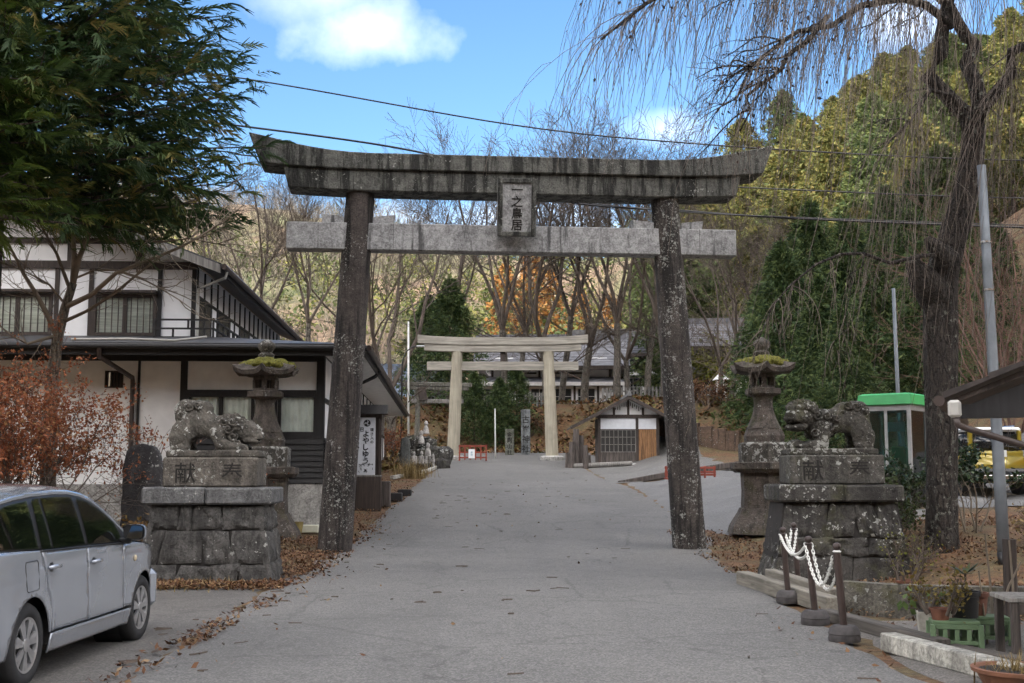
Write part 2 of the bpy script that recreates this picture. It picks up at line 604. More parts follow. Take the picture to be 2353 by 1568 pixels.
def asphalt(name, c, crack=0.0, fleck=1.0):
    m = NT(name)
    v = m.coord(src='World')
    big = m.noise(0.55, 6, 0.6, v)
    mid = m.noise(7, 6, 0.7, v)
    fine = m.voro(62, v, out='Color')
    base = m.ramp(big, [(0.4, tuple(x * .82 for x in c)), (0.6, tuple(x * 1.15 for x in c))])
    base = m.mix(0.35, base, m.ramp(mid, [(0.4, tuple(x * .7 for x in c)), (0.6, tuple(x * 1.3 for x in c))]))
    grey = m.n('ShaderNodeRGBToBW'); m.l(fine, grey.inputs[0])
    base = m.mix(0.48 * fleck, base, m.ramp(grey.outputs[0], [(0.2, tuple(x * .35 for x in c)), (0.55, c), (0.85, tuple(min(1, x * 2.1) for x in c))]))
    # tyre-polished lanes, patches
    vx = m.coord((1, 0.05, 1), src='World')
    lane = m.noise(0.9, 3, 0.5, vx)
    base = m.mix(m.math('MULTIPLY', m.step(lane, 0.5, 0.7), 0.22), base, tuple(x * .62 for x in c))
    if crack:
        cr = m.voro(0.42, m.coord(src='World'), feature='DISTANCE_TO_EDGE')
        wob = m.math('ADD', cr, m.math('MULTIPLY', m.math('SUBTRACT', m.noise(3, 6, .7, v), 0.5), 0.12))
        base = m.mix(m.math('MULTIPLY', m.math('SUBTRACT', 1.0, m.step(m.math('ABSOLUTE', wob), 0.0, 0.012)), crack), base, tuple(x * .3 for x in c))
    # darker repaired patches and damp stains, pale worn streaks
    pat = m.noise(0.16, 3, .45, v, .8)
    base = m.mix(m.math('MULTIPLY', m.step(pat, .54, .57), .25), base, tuple(x * .6 for x in c))
    stn = m.noise(1.7, 7, .72, v)
    base = m.mix(m.math('MULTIPLY', m.step(stn, .56, .7), .5), base, tuple(x * .5 for x in c))
    base = m.mix(m.math('MULTIPLY', m.step(stn, .42, .3), .35), base, tuple(min(1, x * 1.5) for x in c))
    m.col(base)
    m.rough(0.85)
    m.bump(m.math('ADD', grey.outputs[0], mid), 0.6, 0.008)
    return m.mat
ROAD_M = asphalt('worn grey asphalt', (0.128, 0.124, 0.117), crack=0.45)
APRON_M = asphalt('brownish old asphalt', (0.105, 0.098, 0.09), crack=0.5)
CONC_M = stone('pale concrete', (0.34, 0.33, 0.31), spots=0, streak=0.25, bump=0.25)
DKCONC_M = stone('damp dark concrete', (0.13, 0.12, 0.1), spots=0.15, streak=0.5, moss=0.5)

def strip(name, rows, n, dz, mat, jitter=0.06, seed=1):
    """paved sheet between two edges; rows of (y, x left, x right)"""
    rg = np.random.default_rng(seed)
    ys = np.concatenate([np.arange(a[0], b[0], 0.4) for a, b in zip(rows[:-1], rows[1:])] + [[rows[-1][0]]])
    yy = [r[0] for r in rows]
    xl = np.interp(ys, yy, [r[1] for r in rows]); xr = np.interp(ys, yy, [r[2] for r in rows])
    xl = xl + rg.normal(0, jitter, len(ys)); xr = xr + rg.normal(0, jitter, len(ys))
    t = np.linspace(0, 1, n)
    X = xl[:, None] + (xr - xl)[:, None] * t
    Y = np.repeat(ys[:, None], n, 1)
    Z = gz(X, Y) + dz
    Z[:, 0] -= 0.05; Z[:, -1] -= 0.05
    idx = np.arange(X.size).reshape(X.shape)
    f = np.stack([idx[:-1, :-1], idx[:-1, 1:], idx[1:, 1:], idx[1:, :-1]], -1).reshape(-1, 4)
    return tag(bulk(name, np.stack([X, Y, Z], -1).reshape(-1, 3), f, mat, smooth=True), kind='structure')
strip('road', [(-20, -3.3, 3.3), (8, -3.2, 3.3), (12, -3.25, 3.45), (17, -3.6, 3.7), (24, -3.75, 4.05), (27, -3.55, 4.6), (43, -3.6, 4.3), (47, -3.6, 3.7), (57, -3.4, 3.3), (60, -5.5, 4.6), (73.5, -6, 5)], 40, 0.035, ROAD_M)
strip('car_park', [(26.6, 5.2, 15), (29, 4.2, 17), (42, 4.2, 17), (44.5, 4.2, 12)], 30, 0.028, asphalt('pale car park asphalt', (0.135, 0.133, 0.13), fleck=0.7), seed=2)
strip('parking_apron', [(-20, -12, -3.0), (10, -12, -3.0), (16.6, -10, -3.4), (17.3, -9, -3.6)], 26, 0.024, APRON_M, seed=3)
strip('service_yard', [(3, 3.2, 9), (8, 3.2, 9), (11.0, 3.35, 8.5), (13.6, 3.5, 8.2)], 20, 0.02, asphalt('dirty yard concrete', (0.13, 0.12, 0.108), crack=.4), seed=4)
strip('hut_apron', [(44.6, 3.5, 4.6), (47, 3.6, 8.8), (57.6, 3.2, 9.2), (58.6, 3.2, 9)], 16, 0.03, asphalt('hut apron concrete', (0.135, 0.131, 0.124), crack=.4), seed=5)

# ------------------------------------------------------------------ fallen leaves
def scatter_leaves(name, regions, mat, size=(0.022, 0.055), lift=0.05, seed=0, label=None, mult=1):
    rg = np.random.default_rng(seed)
    xs, ys = [], []
    for n, x0, x1, y0, y1 in regions:
        n = int(n * mult)
        k = rg.random(n); 
        xs.append(x0 + (x1 - x0) * rg.random(n)); ys.append(y0 + (y1 - y0) * k)
    x = np.concatenate(xs); y = np.concatenate(ys)
    # gather into drifts
    d = np.sin(x * 1.9 + y * 0.7) + np.sin(x * 0.8 - y * 2.3 + 1) + rg.normal(0, .9, len(x))
    keep = d > -0.5
    x, y = x[keep], y[keep]
    n = len(x)
    z = gz(x, y) + 0.035 + rg.random(n) * lift
    s = size[0] + (size[1] - size[0]) * rg.random(n)
    a = rg.random(n) * 6.283
    tilt = rg.normal(0, 0.45, n); tilt2 = rg.normal(0, 0.45, n)
    ux = np.stack([np.cos(a), np.sin(a), tilt], -1); uy = np.stack([-np.sin(a), np.cos(a), tilt2], -1)
    c = np.stack([x, y, z], -1)
    curl = np.stack([np.zeros(n), np.zeros(n), s * rg.uniform(.1, .6, n)], -1)
    p = [c - ux * s[:, None] * .7, c - uy * s[:, None] * .38, c + ux * s[:, None] * .7 + curl, c + uy * s[:, None] * .38 + curl * .5]
    V = np.stack(p, 1).reshape(-1, 3)
    F = np.arange(4 * n).reshape(n, 4)
    o = bulk(name, V, F, mat, tint=rg.random(n))
    return tag(o, label, 'leaves', kind='stuff')
DRY = leafmat('dry fallen leaves', [(0.0, (0.03, 0.015, 0.009)), (0.3, (0.085, 0.036, 0.018)), (0.55, (0.14, 0.062, 0.028)), (0.8, (0.2, 0.115, 0.055)), (1.0, (0.27, 0.19, 0.11))], trans=0.1)
scatter_leaves('fallen_leaves', [(2600, -6.2, -3.3, 17.0, 18.0), (5200, -6, -3.35, 19, 27), (900, -3.9, -3.1, 17.5, 29), (1800, -5.2, -3.3, 28, 40), (5200, -8, -3.5, 38, 60), (200, -3.4, -2.95, 9, 17), (220, -3.3, -3.0, 11.5, 16),
                                (1300, -7.5, -5.4, 17.4, 22)], DRY, seed=1, label='brown fallen leaves drifted along the left verge', mult=1.8)
scatter_leaves('fallen_leaves', [(9000, 5.2, 11.5, 14.2, 24), (1600, 3.6, 5.2, 19.8, 28), (900, 3.7, 5.5, 13.6, 17), (700, 3.6, 7.5, 12.8, 14), (1600, 6, 9, 8.5, 13.5), (3500, 5, 14, 57, 66)], DRY, seed=2,
               label='brown fallen leaves covering the right bank', mult=1.7)
scatter_leaves('fallen_leaves', [(50, -3.4, 3.5, 8, 40), (60, -3, 3, 28, 56), (130, -3.3, -2.4, 10, 30), (50, 2.8, 3.4, 8, 14)], DRY, size=(0.02, 0.06), lift=0.01, seed=3, label='loose leaves strewn thinly across the asphalt road')
def twigs(name, n, reg, mat, seed, label):
    rg = np.random.default_rng(seed)
    mb_v, mb_f = [], []
    for i in range(n):
        x0, x1, y0, y1 = reg[i % len(reg)]
        x = rg.uniform(x0, x1); y = rg.uniform(y0, y1)
        a = rg.uniform(0, 6.28); L = rg.uniform(.06, .22); wd = rg.uniform(.004, .011)
        for k in range(rg.integers(1, 4)):
            aa = a + rg.normal(0, .5)
            d = np.array([math.cos(aa), math.sin(aa)]); e = np.array([-d[1], d[0]]) * wd
            pts = [(x, y), (x + d[0] * L * .5 + rg.normal(0, .02), y + d[1] * L * .5), (x + d[0] * L, y + d[1] * L)]
            b = len(mb_v)
            for (px, py), q in zip(pts, (1, .8, .3)):
                z = gh(px, py) + .042
                mb_v.append((px - e[0] * q, py - e[1] * q, z)); mb_v.append((px, py, z + wd * 1.6)); mb_v.append((px + e[0] * q, py + e[1] * q, z))
            for s in (0, 3):
                mb_f += [(b + s, b + s + 1, b + s + 4, b + s + 3), (b + s + 1, b + s + 2, b + s + 5, b + s + 4)]
    return tag(bulk(name, mb_v, mb_f, mat), label, 'twigs', kind='stuff')
twigs('fallen_twigs', 110, [(-3.3, 3.3, 9, 26), (-3.3, 0, 24, 45), (-3.6, -2.4, 10, 18), (-3.4, 3, 28, 50)], plain('twig litter', (0.055, 0.038, 0.026)), 5, 'dark broken twigs littering the asphalt road')

scatter_leaves('fallen_leaves', [(9000, -9, 14, 70.5, 81), (3000, 4.5, 14, 58, 68), (2600, -9, -4, 50, 66)], leafmat('slope litter', [(0, (.03, .02, .01)), (.35, (.12, .055, .022)), (.6, (.2, .1, .035)), (.8, (.16, .14, .04)), (1, (.06, .08, .025))], trans=.1), size=(.1, .26), lift=.18, seed=6, label='brown leaves and low plants covering the slopes around the wooden torii')
# ------------------------------------------------------------------ carved shapes from distance fields
def surface_net(fn, lo, hi, h):
    """mesh of the zero surface of fn(x,y,z) on a grid of step h"""
    ax = [np.arange(lo[i], hi[i] + h, h, dtype=np.float32) for i in range(3)]
    X, Y, Z = np.meshgrid(*ax, indexing='ij')
    D = fn(X, Y, Z)
    S = D < 0
    n = [len(a) for a in ax]
    c = [n[i] - 1 for i in range(3)]
    cnt = np.zeros(c); acc = np.zeros(c + [3])
    corners = [(i, j, k) for i in (0, 1) for j in (0, 1) for k in (0, 1)]
    def sl(a, o):
        return a[o[0]:o[0] + c[0], o[1]:o[1] + c[1], o[2]:o[2] + c[2]]
    for a in corners:
        for d in range(3):
            if a[d]: continue
            b = tuple(a[i] + (i == d) for i in range(3))
            da, db = sl(D, a), sl(D, b)
            cr = (da < 0) != (db < 0)
            t = np.where(cr, da / np.where(cr, da - db, 1), 0)
            p = np.stack([np.full(c, float(a[i])) + (t if i == d else 0) for i in range(3)], -1)
            acc += np.where(cr[..., None], p, 0); cnt += cr
    act = cnt > 0
    vid = np.full(c, -1); vid[act] = np.arange(act.sum())
    ijk = np.argwhere(act)
    V = (ijk + acc[act] / cnt[act][:, None]) * h + np.array(lo)
    F = []
    for d in range(3):
        e, g = [(1, 2), (2, 0), (0, 1)][d]
        s0 = [slice(1, c[i]) if i != d else slice(0, c[i]) for i in range(3)]
        nx = [slice(1, c[i]) if i != d else slice(1, c[i] + 1) for i in range(3)]
        A = S[tuple(s0)]; B = S[tuple(nx)]
        def cell(oe, og):
            q = list(s0)
            q[e] = slice(1 - oe, c[e] - oe); q[g] = slice(1 - og, c[g] - og)
            return vid[tuple(q)]
        q = np.stack([cell(1, 1), cell(0, 1), cell(0, 0), cell(1, 0)], -1)
        F += [q[A & ~B], q[~A & B][:, ::-1]]
    return V, np.concatenate(F)
def smin(a, b, k):
    h = np.clip(0.5 + 0.5 * (b - a) / k, 0, 1)
    return b + (a - b) * h - k * h * (1 - h)
def d_ell(X, Y, Z, c, r):
    q = np.sqrt(((X - c[0]) / r[0]) ** 2 + ((Y - c[1]) / r[1]) ** 2 + ((Z - c[2]) / r[2]) ** 2)
    return (q - 1) * min(r)
def d_cap(X, Y, Z, a, b, ra, rb):
    a = np.array(a, float); b = np.array(b, float)
    d = b - a
    t = np.clip(((X - a[0]) * d[0] + (Y - a[1]) * d[1] + (Z - a[2]) * d[2]) / (d @ d), 0, 1)
    return np.sqrt((X - a[0] - t * d[0]) ** 2 + (Y - a[1] - t * d[1]) ** 2 + (Z - a[2] - t * d[2]) ** 2) - (ra + (rb - ra) * t)
def d_box(X, Y, Z, lo, hi, r=0.02):
    q = [np.abs(A - (lo[i] + hi[i]) / 2) - (hi[i] - lo[i]) / 2 + r for i, A in enumerate((X, Y, Z))]
    o = np.sqrt(sum(np.maximum(a, 0) ** 2 for a in q))
    return o + np.minimum(np.maximum(np.maximum(q[0], q[1]), q[2]), 0) - r
def d_curl(X, Y, Z, c, r, nrm):
    """a snail curl of carved mane: a dome with a spiral groove"""
    n = np.array(nrm, float); n /= np.linalg.norm(n)
    u = np.cross(n, (0, 0, 1.0)); u /= np.linalg.norm(u); v = np.cross(n, u)
    P_ = [X - c[0], Y - c[1], Z - c[2]]
    a = sum(P_[i] * u[i] for i in range(3)); b = sum(P_[i] * v[i] for i in range(3)); d = sum(P_[i] * n[i] for i in range(3))
    rad = np.sqrt(a * a + b * b)
    sp = np.sin(rad / r * 7.0 - np.arctan2(b, a))
    return (np.sqrt(a * a + b * b + (d * 1.3) ** 2) - r) * 0.8 + 0.26 * r * sp * np.exp(-(rad / r - .55) ** 2 * 4)

CONCRETE = stone('torii concrete light', (0.28, 0.28, 0.28), spots=0.0, streak=0.85, dark=0.4, bump=0.3, streak_lo=0.54)
CONCDARK = stone('torii concrete blackened', (0.105, 0.105, 0.094), spots=0.3, streak=0.88, dark=0.7, spot_scale=12, bump=0.55, streak_lo=0.45)
COLUMN_M = stone('torii column stained', (0.06, 0.05, 0.044), spots=1.0, streak=0.8, dark=0.7, spot_scale=17, bump=0.6, spot_c=(0.31, 0.315, 0.29), dense=.34, streak_lo=.46)
COLUMN_L = stone('torii column stained dark', (0.055, 0.045, 0.04), spots=.8, streak=0.85, dark=0.7, spot_scale=19, bump=0.6, spot_c=(0.3, 0.305, 0.28), dense=.12, streak_lo=.45)
GRANITE = stone('granite capstone', (0.12, 0.12, 0.12), spots=0.3, streak=0.3, spot_scale=22)
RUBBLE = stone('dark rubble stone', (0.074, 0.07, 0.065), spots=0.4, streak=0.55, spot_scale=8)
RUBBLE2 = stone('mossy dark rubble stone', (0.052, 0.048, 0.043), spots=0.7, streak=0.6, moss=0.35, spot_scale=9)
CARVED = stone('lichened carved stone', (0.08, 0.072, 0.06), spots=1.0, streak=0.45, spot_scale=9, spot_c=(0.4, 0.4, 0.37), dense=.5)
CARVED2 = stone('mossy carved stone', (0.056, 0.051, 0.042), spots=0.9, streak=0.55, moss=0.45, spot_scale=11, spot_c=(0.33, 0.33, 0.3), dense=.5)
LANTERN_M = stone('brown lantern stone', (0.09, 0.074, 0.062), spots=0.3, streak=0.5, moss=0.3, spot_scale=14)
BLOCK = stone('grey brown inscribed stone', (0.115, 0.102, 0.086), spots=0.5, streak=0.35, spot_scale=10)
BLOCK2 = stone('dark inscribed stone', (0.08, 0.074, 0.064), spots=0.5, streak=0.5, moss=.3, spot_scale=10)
INK = plain('carved dark recess', (0.018, 0.016, 0.014), 0.9)
MOSS = plain('thick yellow green moss', (0.14, 0.135, 0.018), 0.95, 0.5, 22, bump=1.0)
MORTAR = plain('dark joint', (0.025, 0.022, 0.02), 0.95)

# ------------------------------------------------------------------ the great concrete torii
torii = empty('concrete_torii', (0.05, 24.5, 0), R(5.2), 'huge weathered grey concrete torii gate spanning the asphalt road', 'torii gate')
TI = torii.matrix_basis.inverted()
def tl(u, v, y):
    """frame position to the torii's own coordinates"""
    bpy.context.view_layer.update()
    return TI @ P(u, v, y)
bpy.context.view_layer.update()
TI = torii.matrix_world.inverted()
SP = 3.68     # half spacing of the columns at the foot
for s in (-1, 1):
    mb = MB()
    pts, rad = [], []
    zb = -0.15
    for k in range(15):
        t = k / 14
        pts.append((s * (SP - 0.43 * t), 0, zb + (7.54 - zb) * t))
        rad.append(0.352 - 0.055 * t)
    mb.tube(pts, rad, 32)
    mb.build('column', COLUMN_M if s > 0 else COLUMN_L, torii, smooth=False, auto=40)
    MB().bbox((s * SP - .62, -.5, -.1), (s * SP + .62, .5, 0.075), .02).build('base_slab', DKCONC_M, torii)
def beam(name, x0, x1, zb, zt, d, mat, up=0.0, flare=0.0, slant=0.0, n=28, curve_from=0.55):
    """beam across the gate whose ends sweep up; slant tilts the end faces"""
    mb = MB()
    vs, fs = [], []
    hw = max(abs(x0), abs(x1))
    for i in range(n + 1):
        t = i / n
        x = x0 + (x1 - x0) * t
        e = max(0, (abs(x) / hw - curve_from) / (1 - curve_from))
        dz = up * e ** 2.0
        sl = slant * (1 if x > 0 else -1) * (1 if i in (0, n) else 0)
        b, tp = zb + dz * .82, zt + dz + flare * e ** 2
        vs += [(x - sl, -d, b), (x - sl, d, b), (x + sl, d, tp), (x + sl, -d, tp)]
        if i:
            o = (i - 1) * 4
            for k in range(4):
                fs.append((o + k, o + (k + 1) % 4, o + 4 + (k + 1) % 4, o + 4 + k))
    fs += [(0, 1, 2, 3), (n * 4 + 3, n * 4 + 2, n * 4 + 1, n * 4)]
    mb.add(vs, fs)
    o = mb.build(name, mat, torii)
    bv = o.modifiers.new('bevel', 'BEVEL'); bv.width = .02; bv.segments = 1; bv.limit_method = 'ANGLE'; bv.angle_limit = R(50)
    return o
beam('top_beam', -5.42, 5.42, 7.97, 8.32, .44, CONCDARK, up=.12, flare=.26, slant=.12)
beam('second_beam', -4.78, 4.78, 7.53, 7.968, .36, CONCDARK, up=.07, slant=.06)
beam('tie_beam', -4.75, 4.75, 6.32, 6.89, .2, CONCRETE)
for x in (-2.55, 0.95, 3.95, -4.1):
    MB().box((x - .004, -.2035, 6.325), (x + .004, -.2, 6.885)).build('joint', MORTAR, torii)
for s in (-1, 1):
    for q in (-1, 1):
        cx = s * (SP - 0.40)
        a, b = cx + q * .30, cx + q * .74
        MB().prism([(a, 6.893), (b, 6.893), (b + q * .03, 7.08), (a, 7.03)], 'y', -.13, .13).build('wedge', CONCRETE, torii)
# name plaque, leaning out over the road
pl = empty('plaque', (0.0, -.52, 7.2))
pl.parent = torii
pl.rotation_euler = (R(9), 0, 0)
pb = MB().bbox((-.40, -.06, -.6), (.40, .08, .6), .03).build('plaque_board', CONCRETE, pl)
fr = MB()
for lo, hi in (((-.40, -.1, -.6), (-.3, -.06, .6)), ((.3, -.1, -.6), (.40, -.06, .6)), ((-.3, -.1, .5), (.3, -.06, .6)), ((-.3, -.1, -.6), (.3, -.06, -.5))):
    fr.bbox(lo, hi, .015)
fr.build('plaque_frame', CONCDARK, pl)
text_mesh('一之鳥居', .245, .004, .004, True, 1.0).build('inscription', INK, pl, (0, -.064, 0))
fr = MB(); fr.box((-.1, -.4, 6.7), (.1, -.205, 7.6)); fr.build('plaque_strut', CONCDARK, torii)

# ------------------------------------------------------------------ masonry pedestals with guardian lions
def pillow(w_pts, depth, rg, nx=11, nz=8, bulge=0.02):
    """rough stone: four corners on a face plane (Vectors), pushed out along the outward normal"""
    a, b, c, d = [Vector(p) for p in w_pts]     # bl, br, tr, tl
    nrm = (b - a).cross(d - a).normalized()
    vs, fs = [], []
    ph = [rg.random() * 6.28 for _ in range(4)]
    for j in range(nz + 1):
        for i in range(nx + 1):
            s, t = i / nx, j / nz
            p = a * (1 - s) * (1 - t) + b * s * (1 - t) + c * s * t + d * (1 - s) * t
            e = min(s, 1 - s, t, 1 - t)
            edge = min(1, e * max(nx, nz) / 1.1)
            k = -depth * (1 - edge) * .28 + bulge * (math.sin(s * 5 + ph[0]) * math.sin(t * 4 + ph[1]) + .5 * math.sin(s * 11 + t * 9 + ph[2])) + rg.uniform(-.011, .011) + .010 * math.sin(s * 17 + ph[3]) * math.sin(t * 13 + ph[1])
            vs.append(p + nrm * k)
    for j in range(nz):
        for i in range(nx):
            o = j * (nx + 1) + i
            fs.append((o, o + 1, o + nx + 2, o + nx + 1))
    n0 = len(vs)
    for p in (a, b, c, d): vs.append(p - nrm * depth)
    ring = [i for i in range(nx + 1)] + [j * (nx + 1) + nx for j in range(1, nz + 1)] + [nz * (nx + 1) + i for i in range(nx - 1, -1, -1)] + [j * (nx + 1) for j in range(nz - 1, 0, -1)]
    cor = [0, nx, nz * (nx + 1) + nx, nz * (nx + 1)]
    seg = []
    pos = {v_: i for i, v_ in enumerate(ring)}
    for q in range(4):
        i0, i1 = pos[cor[q]], pos[cor[(q + 1) % 4]]
        if i1 <= i0: i1 += len(ring)
        chain = [ring[i % len(ring)] for i in range(i0, i1 + 1)]
        fs.append(tuple(chain[::-1] + [n0 + q, n0 + (q + 1) % 4]))
    return vs, fs
def pedestal(loc, rz, label, courses, mat_r, mat_cap, mat_blk, lion_fn, lion_h, lion_label, mirror, seed, base_h=1.2, bw=2.12, tw=1.72, bd=1.5, td=1.22):
    rg = random.Random(seed)
    ped = empty('stone_pedestal', loc, rz, label, 'pedestal')
    core = MB().box((-bw / 2 + .07, -bd / 2 + .07, -.1), (bw / 2 - .07, bd / 2 - .07, base_h - .02), taper=.17).build('core', MORTAR, ped)
    def face(t, s, side):
        """corner on the battered face: s -1..1 along, t 0..1 up"""
        k = max(t, 0) ** .85
        hw = bw / 2 + (tw / 2 - bw / 2) * k; hd = bd / 2 + (td / 2 - bd / 2) * k
        z = -.08 + (base_h + .08) * t
        return {'f': Vector((s * hw, -hd, z)), 'r': Vector((hw, s * hd, z)), 'l': Vector((-hw, -s * hd, z)), 'b': Vector((-s * hw, hd, z))}[side]
    g = .006
    for side in ('f', 'r', 'l'):
        cs = courses if side == 'f' else [(t0, t1, sorted([-1] + [rg.uniform(-.3, .4)] + [1])) for t0, t1, _ in courses]
        for t0, t1, cuts in cs:
            for a, b in zip(cuts[:-1], cuts[1:]):
                j = [rg.uniform(-.06, .06) for _ in range(4)]
                e0 = g; 
                ja = (0 if a <= -1 else j[0]); jb = (0 if b >= 1 else j[1])
                q = [face(t0 + .006, a + e0 + ja, side), face(t0 + .006 + j[2] * .4, b - e0 + jb, side), face(t1 - .006 + j[3] * .4, b - e0 - jb, side), face(t1 - .006, a + e0 - ja, side)]
                mb = MB(); mb.add(*pillow(q, .1, rg))
                o = mb.build('stone', mat_r, ped, auto=38)
    z = base_h
    cw, cd, ch = tw / 2 + .12, td / 2 + .1, .27
    MB().bbox((-cw, -cd, z + .004), (-.035 * mirror, cd, z + ch), .03).build('capstone', mat_cap, ped)
    MB().bbox((-.02 * mirror, -cd + .012, z + .004), (cw, cd, z + ch - .006), .03).build('capstone', mat_cap, ped)
    z += ch
    bwid, bdep, bh = .73, .46, .46
    MB().bbox((-bwid, -bdep, z), (bwid, bdep, z + bh), .025).build('inscribed_block', BLOCK if mirror > 0 else BLOCK2, ped)
    for ch_, x in (('献', -.38), ('奉', .34)):
        text_mesh(ch_, .34, .004, .0015).build('inscription', INK, ped, (x, -bdep - .003, z + .22))
    z += bh
    V, F = lion_fn()
    lion = bulk('stone_guardian_lion', V, F, mat_blk if mirror > 0 else CARVED2, smooth=True)
    M = Matrix.Translation(loc) @ Matrix.Rotation(rz, 4, 'Z')
    lion.location = M @ Vector((0.02 * mirror, 0, z))
    lion.rotation_euler = (0, 0, rz)
    tag(lion, lion_label, 'statue')
    return ped
def rough_noise(X, Y, Z, a, f):
    return a * (np.sin(X * f + 1.3 * np.sin(Y * f * .7)) * np.sin(Y * f * 1.1 + 2) * np.sin(Z * f * .9 + .7 * np.sin(X * f)) + .5 * np.sin(X * f * 2.3 + 1) * np.sin(Z * f * 2.1) * np.sin(Y * f * 2.5))
def lion_a():
    def fn(X, Y, Z):
        d = d_box(X, Y, Z, (-.74, -.34, 0), (.72, .34, .11), .03)
        b = d_cap(X, Y, Z, (-.42, 0, .50), (.12, 0, .44), .215, .2)
        b = smin(b, d_ell(X, Y, Z, (-.36, 0, .60), (.30, .2, .22)), .08)         # raised rump
        b = smin(b, d_ell(X, Y, Z, (-.50, 0, .74), (.20, .15, .19)), .05)        # bushy tail laid over the back
        b = smin(b, d_ell(X, Y, Z, (-.28, 0, .78), (.2, .13, .13)), .05)
        for s in (-1, 1):
            b = smin(b, d_ell(X, Y, Z, (-.52, s * .17, .34), (.2, .12, .25)), .05)   # haunch
            b = smin(b, d_cap(X, Y, Z, (-.62, s * .22, .3), (-.6, s * .23, .14), .1, .085), .04)
            b = smin(b, d_ell(X, Y, Z, (-.52, s * .23, .145), (.14, .085, .065)), .03)
            b = smin(b, d_cap(X, Y, Z, (.04, s * .19, .36), (.10, s * .23, .2), .125, .095), .05)   # foreleg stretched out
            b = smin(b, d_cap(X, Y, Z, (.10, s * .23, .2), (.34, s * .23, .15), .09, .085), .04)
            b = smin(b, d_ell(X, Y, Z, (.38, s * .23, .155), (.12, .095, .075)), .02)
            for k in (-1, 0, 1):
                b = smin(b, d_ell(X, Y, Z, (.47, s * .23 + k * .05, .14), (.05, .028, .04)), .012)
        b = smin(b, d_ell(X, Y, Z, (.14, 0, .46), (.25, .24, .22)), .06)           # chest and shoulders
        h = d_ell(X, Y, Z, (.42, 0, .40), (.23, .21, .19))                        # head held low
        h = smin(h, d_ell(X, Y, Z, (.58, 0, .33), (.15, .16, .11)), .05)           # muzzle
        h = smin(h, d_ell(X, Y, Z, (.66, 0, .36), (.06, .08, .055)), .02)          # nose
        for s in (-1, 1):
            h = smin(h, d_cap(X, Y, Z, (.44, s * .16, .5), (.6, s * .09, .45), .05, .04), .02)    # brow
            h = smin(h, d_ell(X, Y, Z, (.56, s * .13, .40), (.04, .035, .035)), .01)               # eye
            h = smin(h, d_ell(X, Y, Z, (.34, s * .2, .48), (.09, .04, .06)), .02)                  # ear
            h = np.maximum(h, -d_ell(X, Y, Z, (.34, s * .235, .475), (.05, .02, .03)))
            h = smin(h, d_cap(X, Y, Z, (.46, s * .16, .28), (.62, s * .13, .26), .045, .04), .02)
        h = np.maximum(h, -d_ell(X, Y, Z, (.66, 0, .28), (.14, .17, .018)))
        b = smin(b, h, .04)
        rg = np.random.default_rng(4)
        for s in (-1, 1):
            for cx, cz, r in ((.26, .56, .075), (.20, .44, .08), (.27, .32, .075), (.12, .56, .07), (.08, .36, .07), (.36, .23, .06), (-.02, .52, .06), (-.45, .8, .08), (-.3, .82, .07), (-.56, .66, .075), (-.4, .62, .07)):
                yy = s * (.215 if cx > 0 else .15)
                b = np.minimum(b, d_curl(X, Y, Z, (cx, yy, cz), r, (.1, s, .15)))
        for cx, cz, r in ((.38, .6, .07), (.5, .56, .06), (.27, .66, .07), (.15, .67, .06), (.6, .5, .05)):
            for yy in (-.09, .03, .12):
                b = np.minimum(b, d_curl(X, Y, Z, (cx + yy * .2, yy, cz - abs(yy) * .3), r, (.2, -.5, 1)))
        b = b + rough_noise(X, Y, Z, .006, 42) + rough_noise(X + .3, Y, Z, .004, 95)
        d = smin(d, b, .02)
        hole = d_ell(X, Y, Z, (-.24, 0, .22), (.17, .6, .13))
        return np.maximum(d, -np.maximum(hole, .115 - Z))
    return surface_net(fn, (-.82, -.42, -.02), (.8, .42, 1.0), .011)
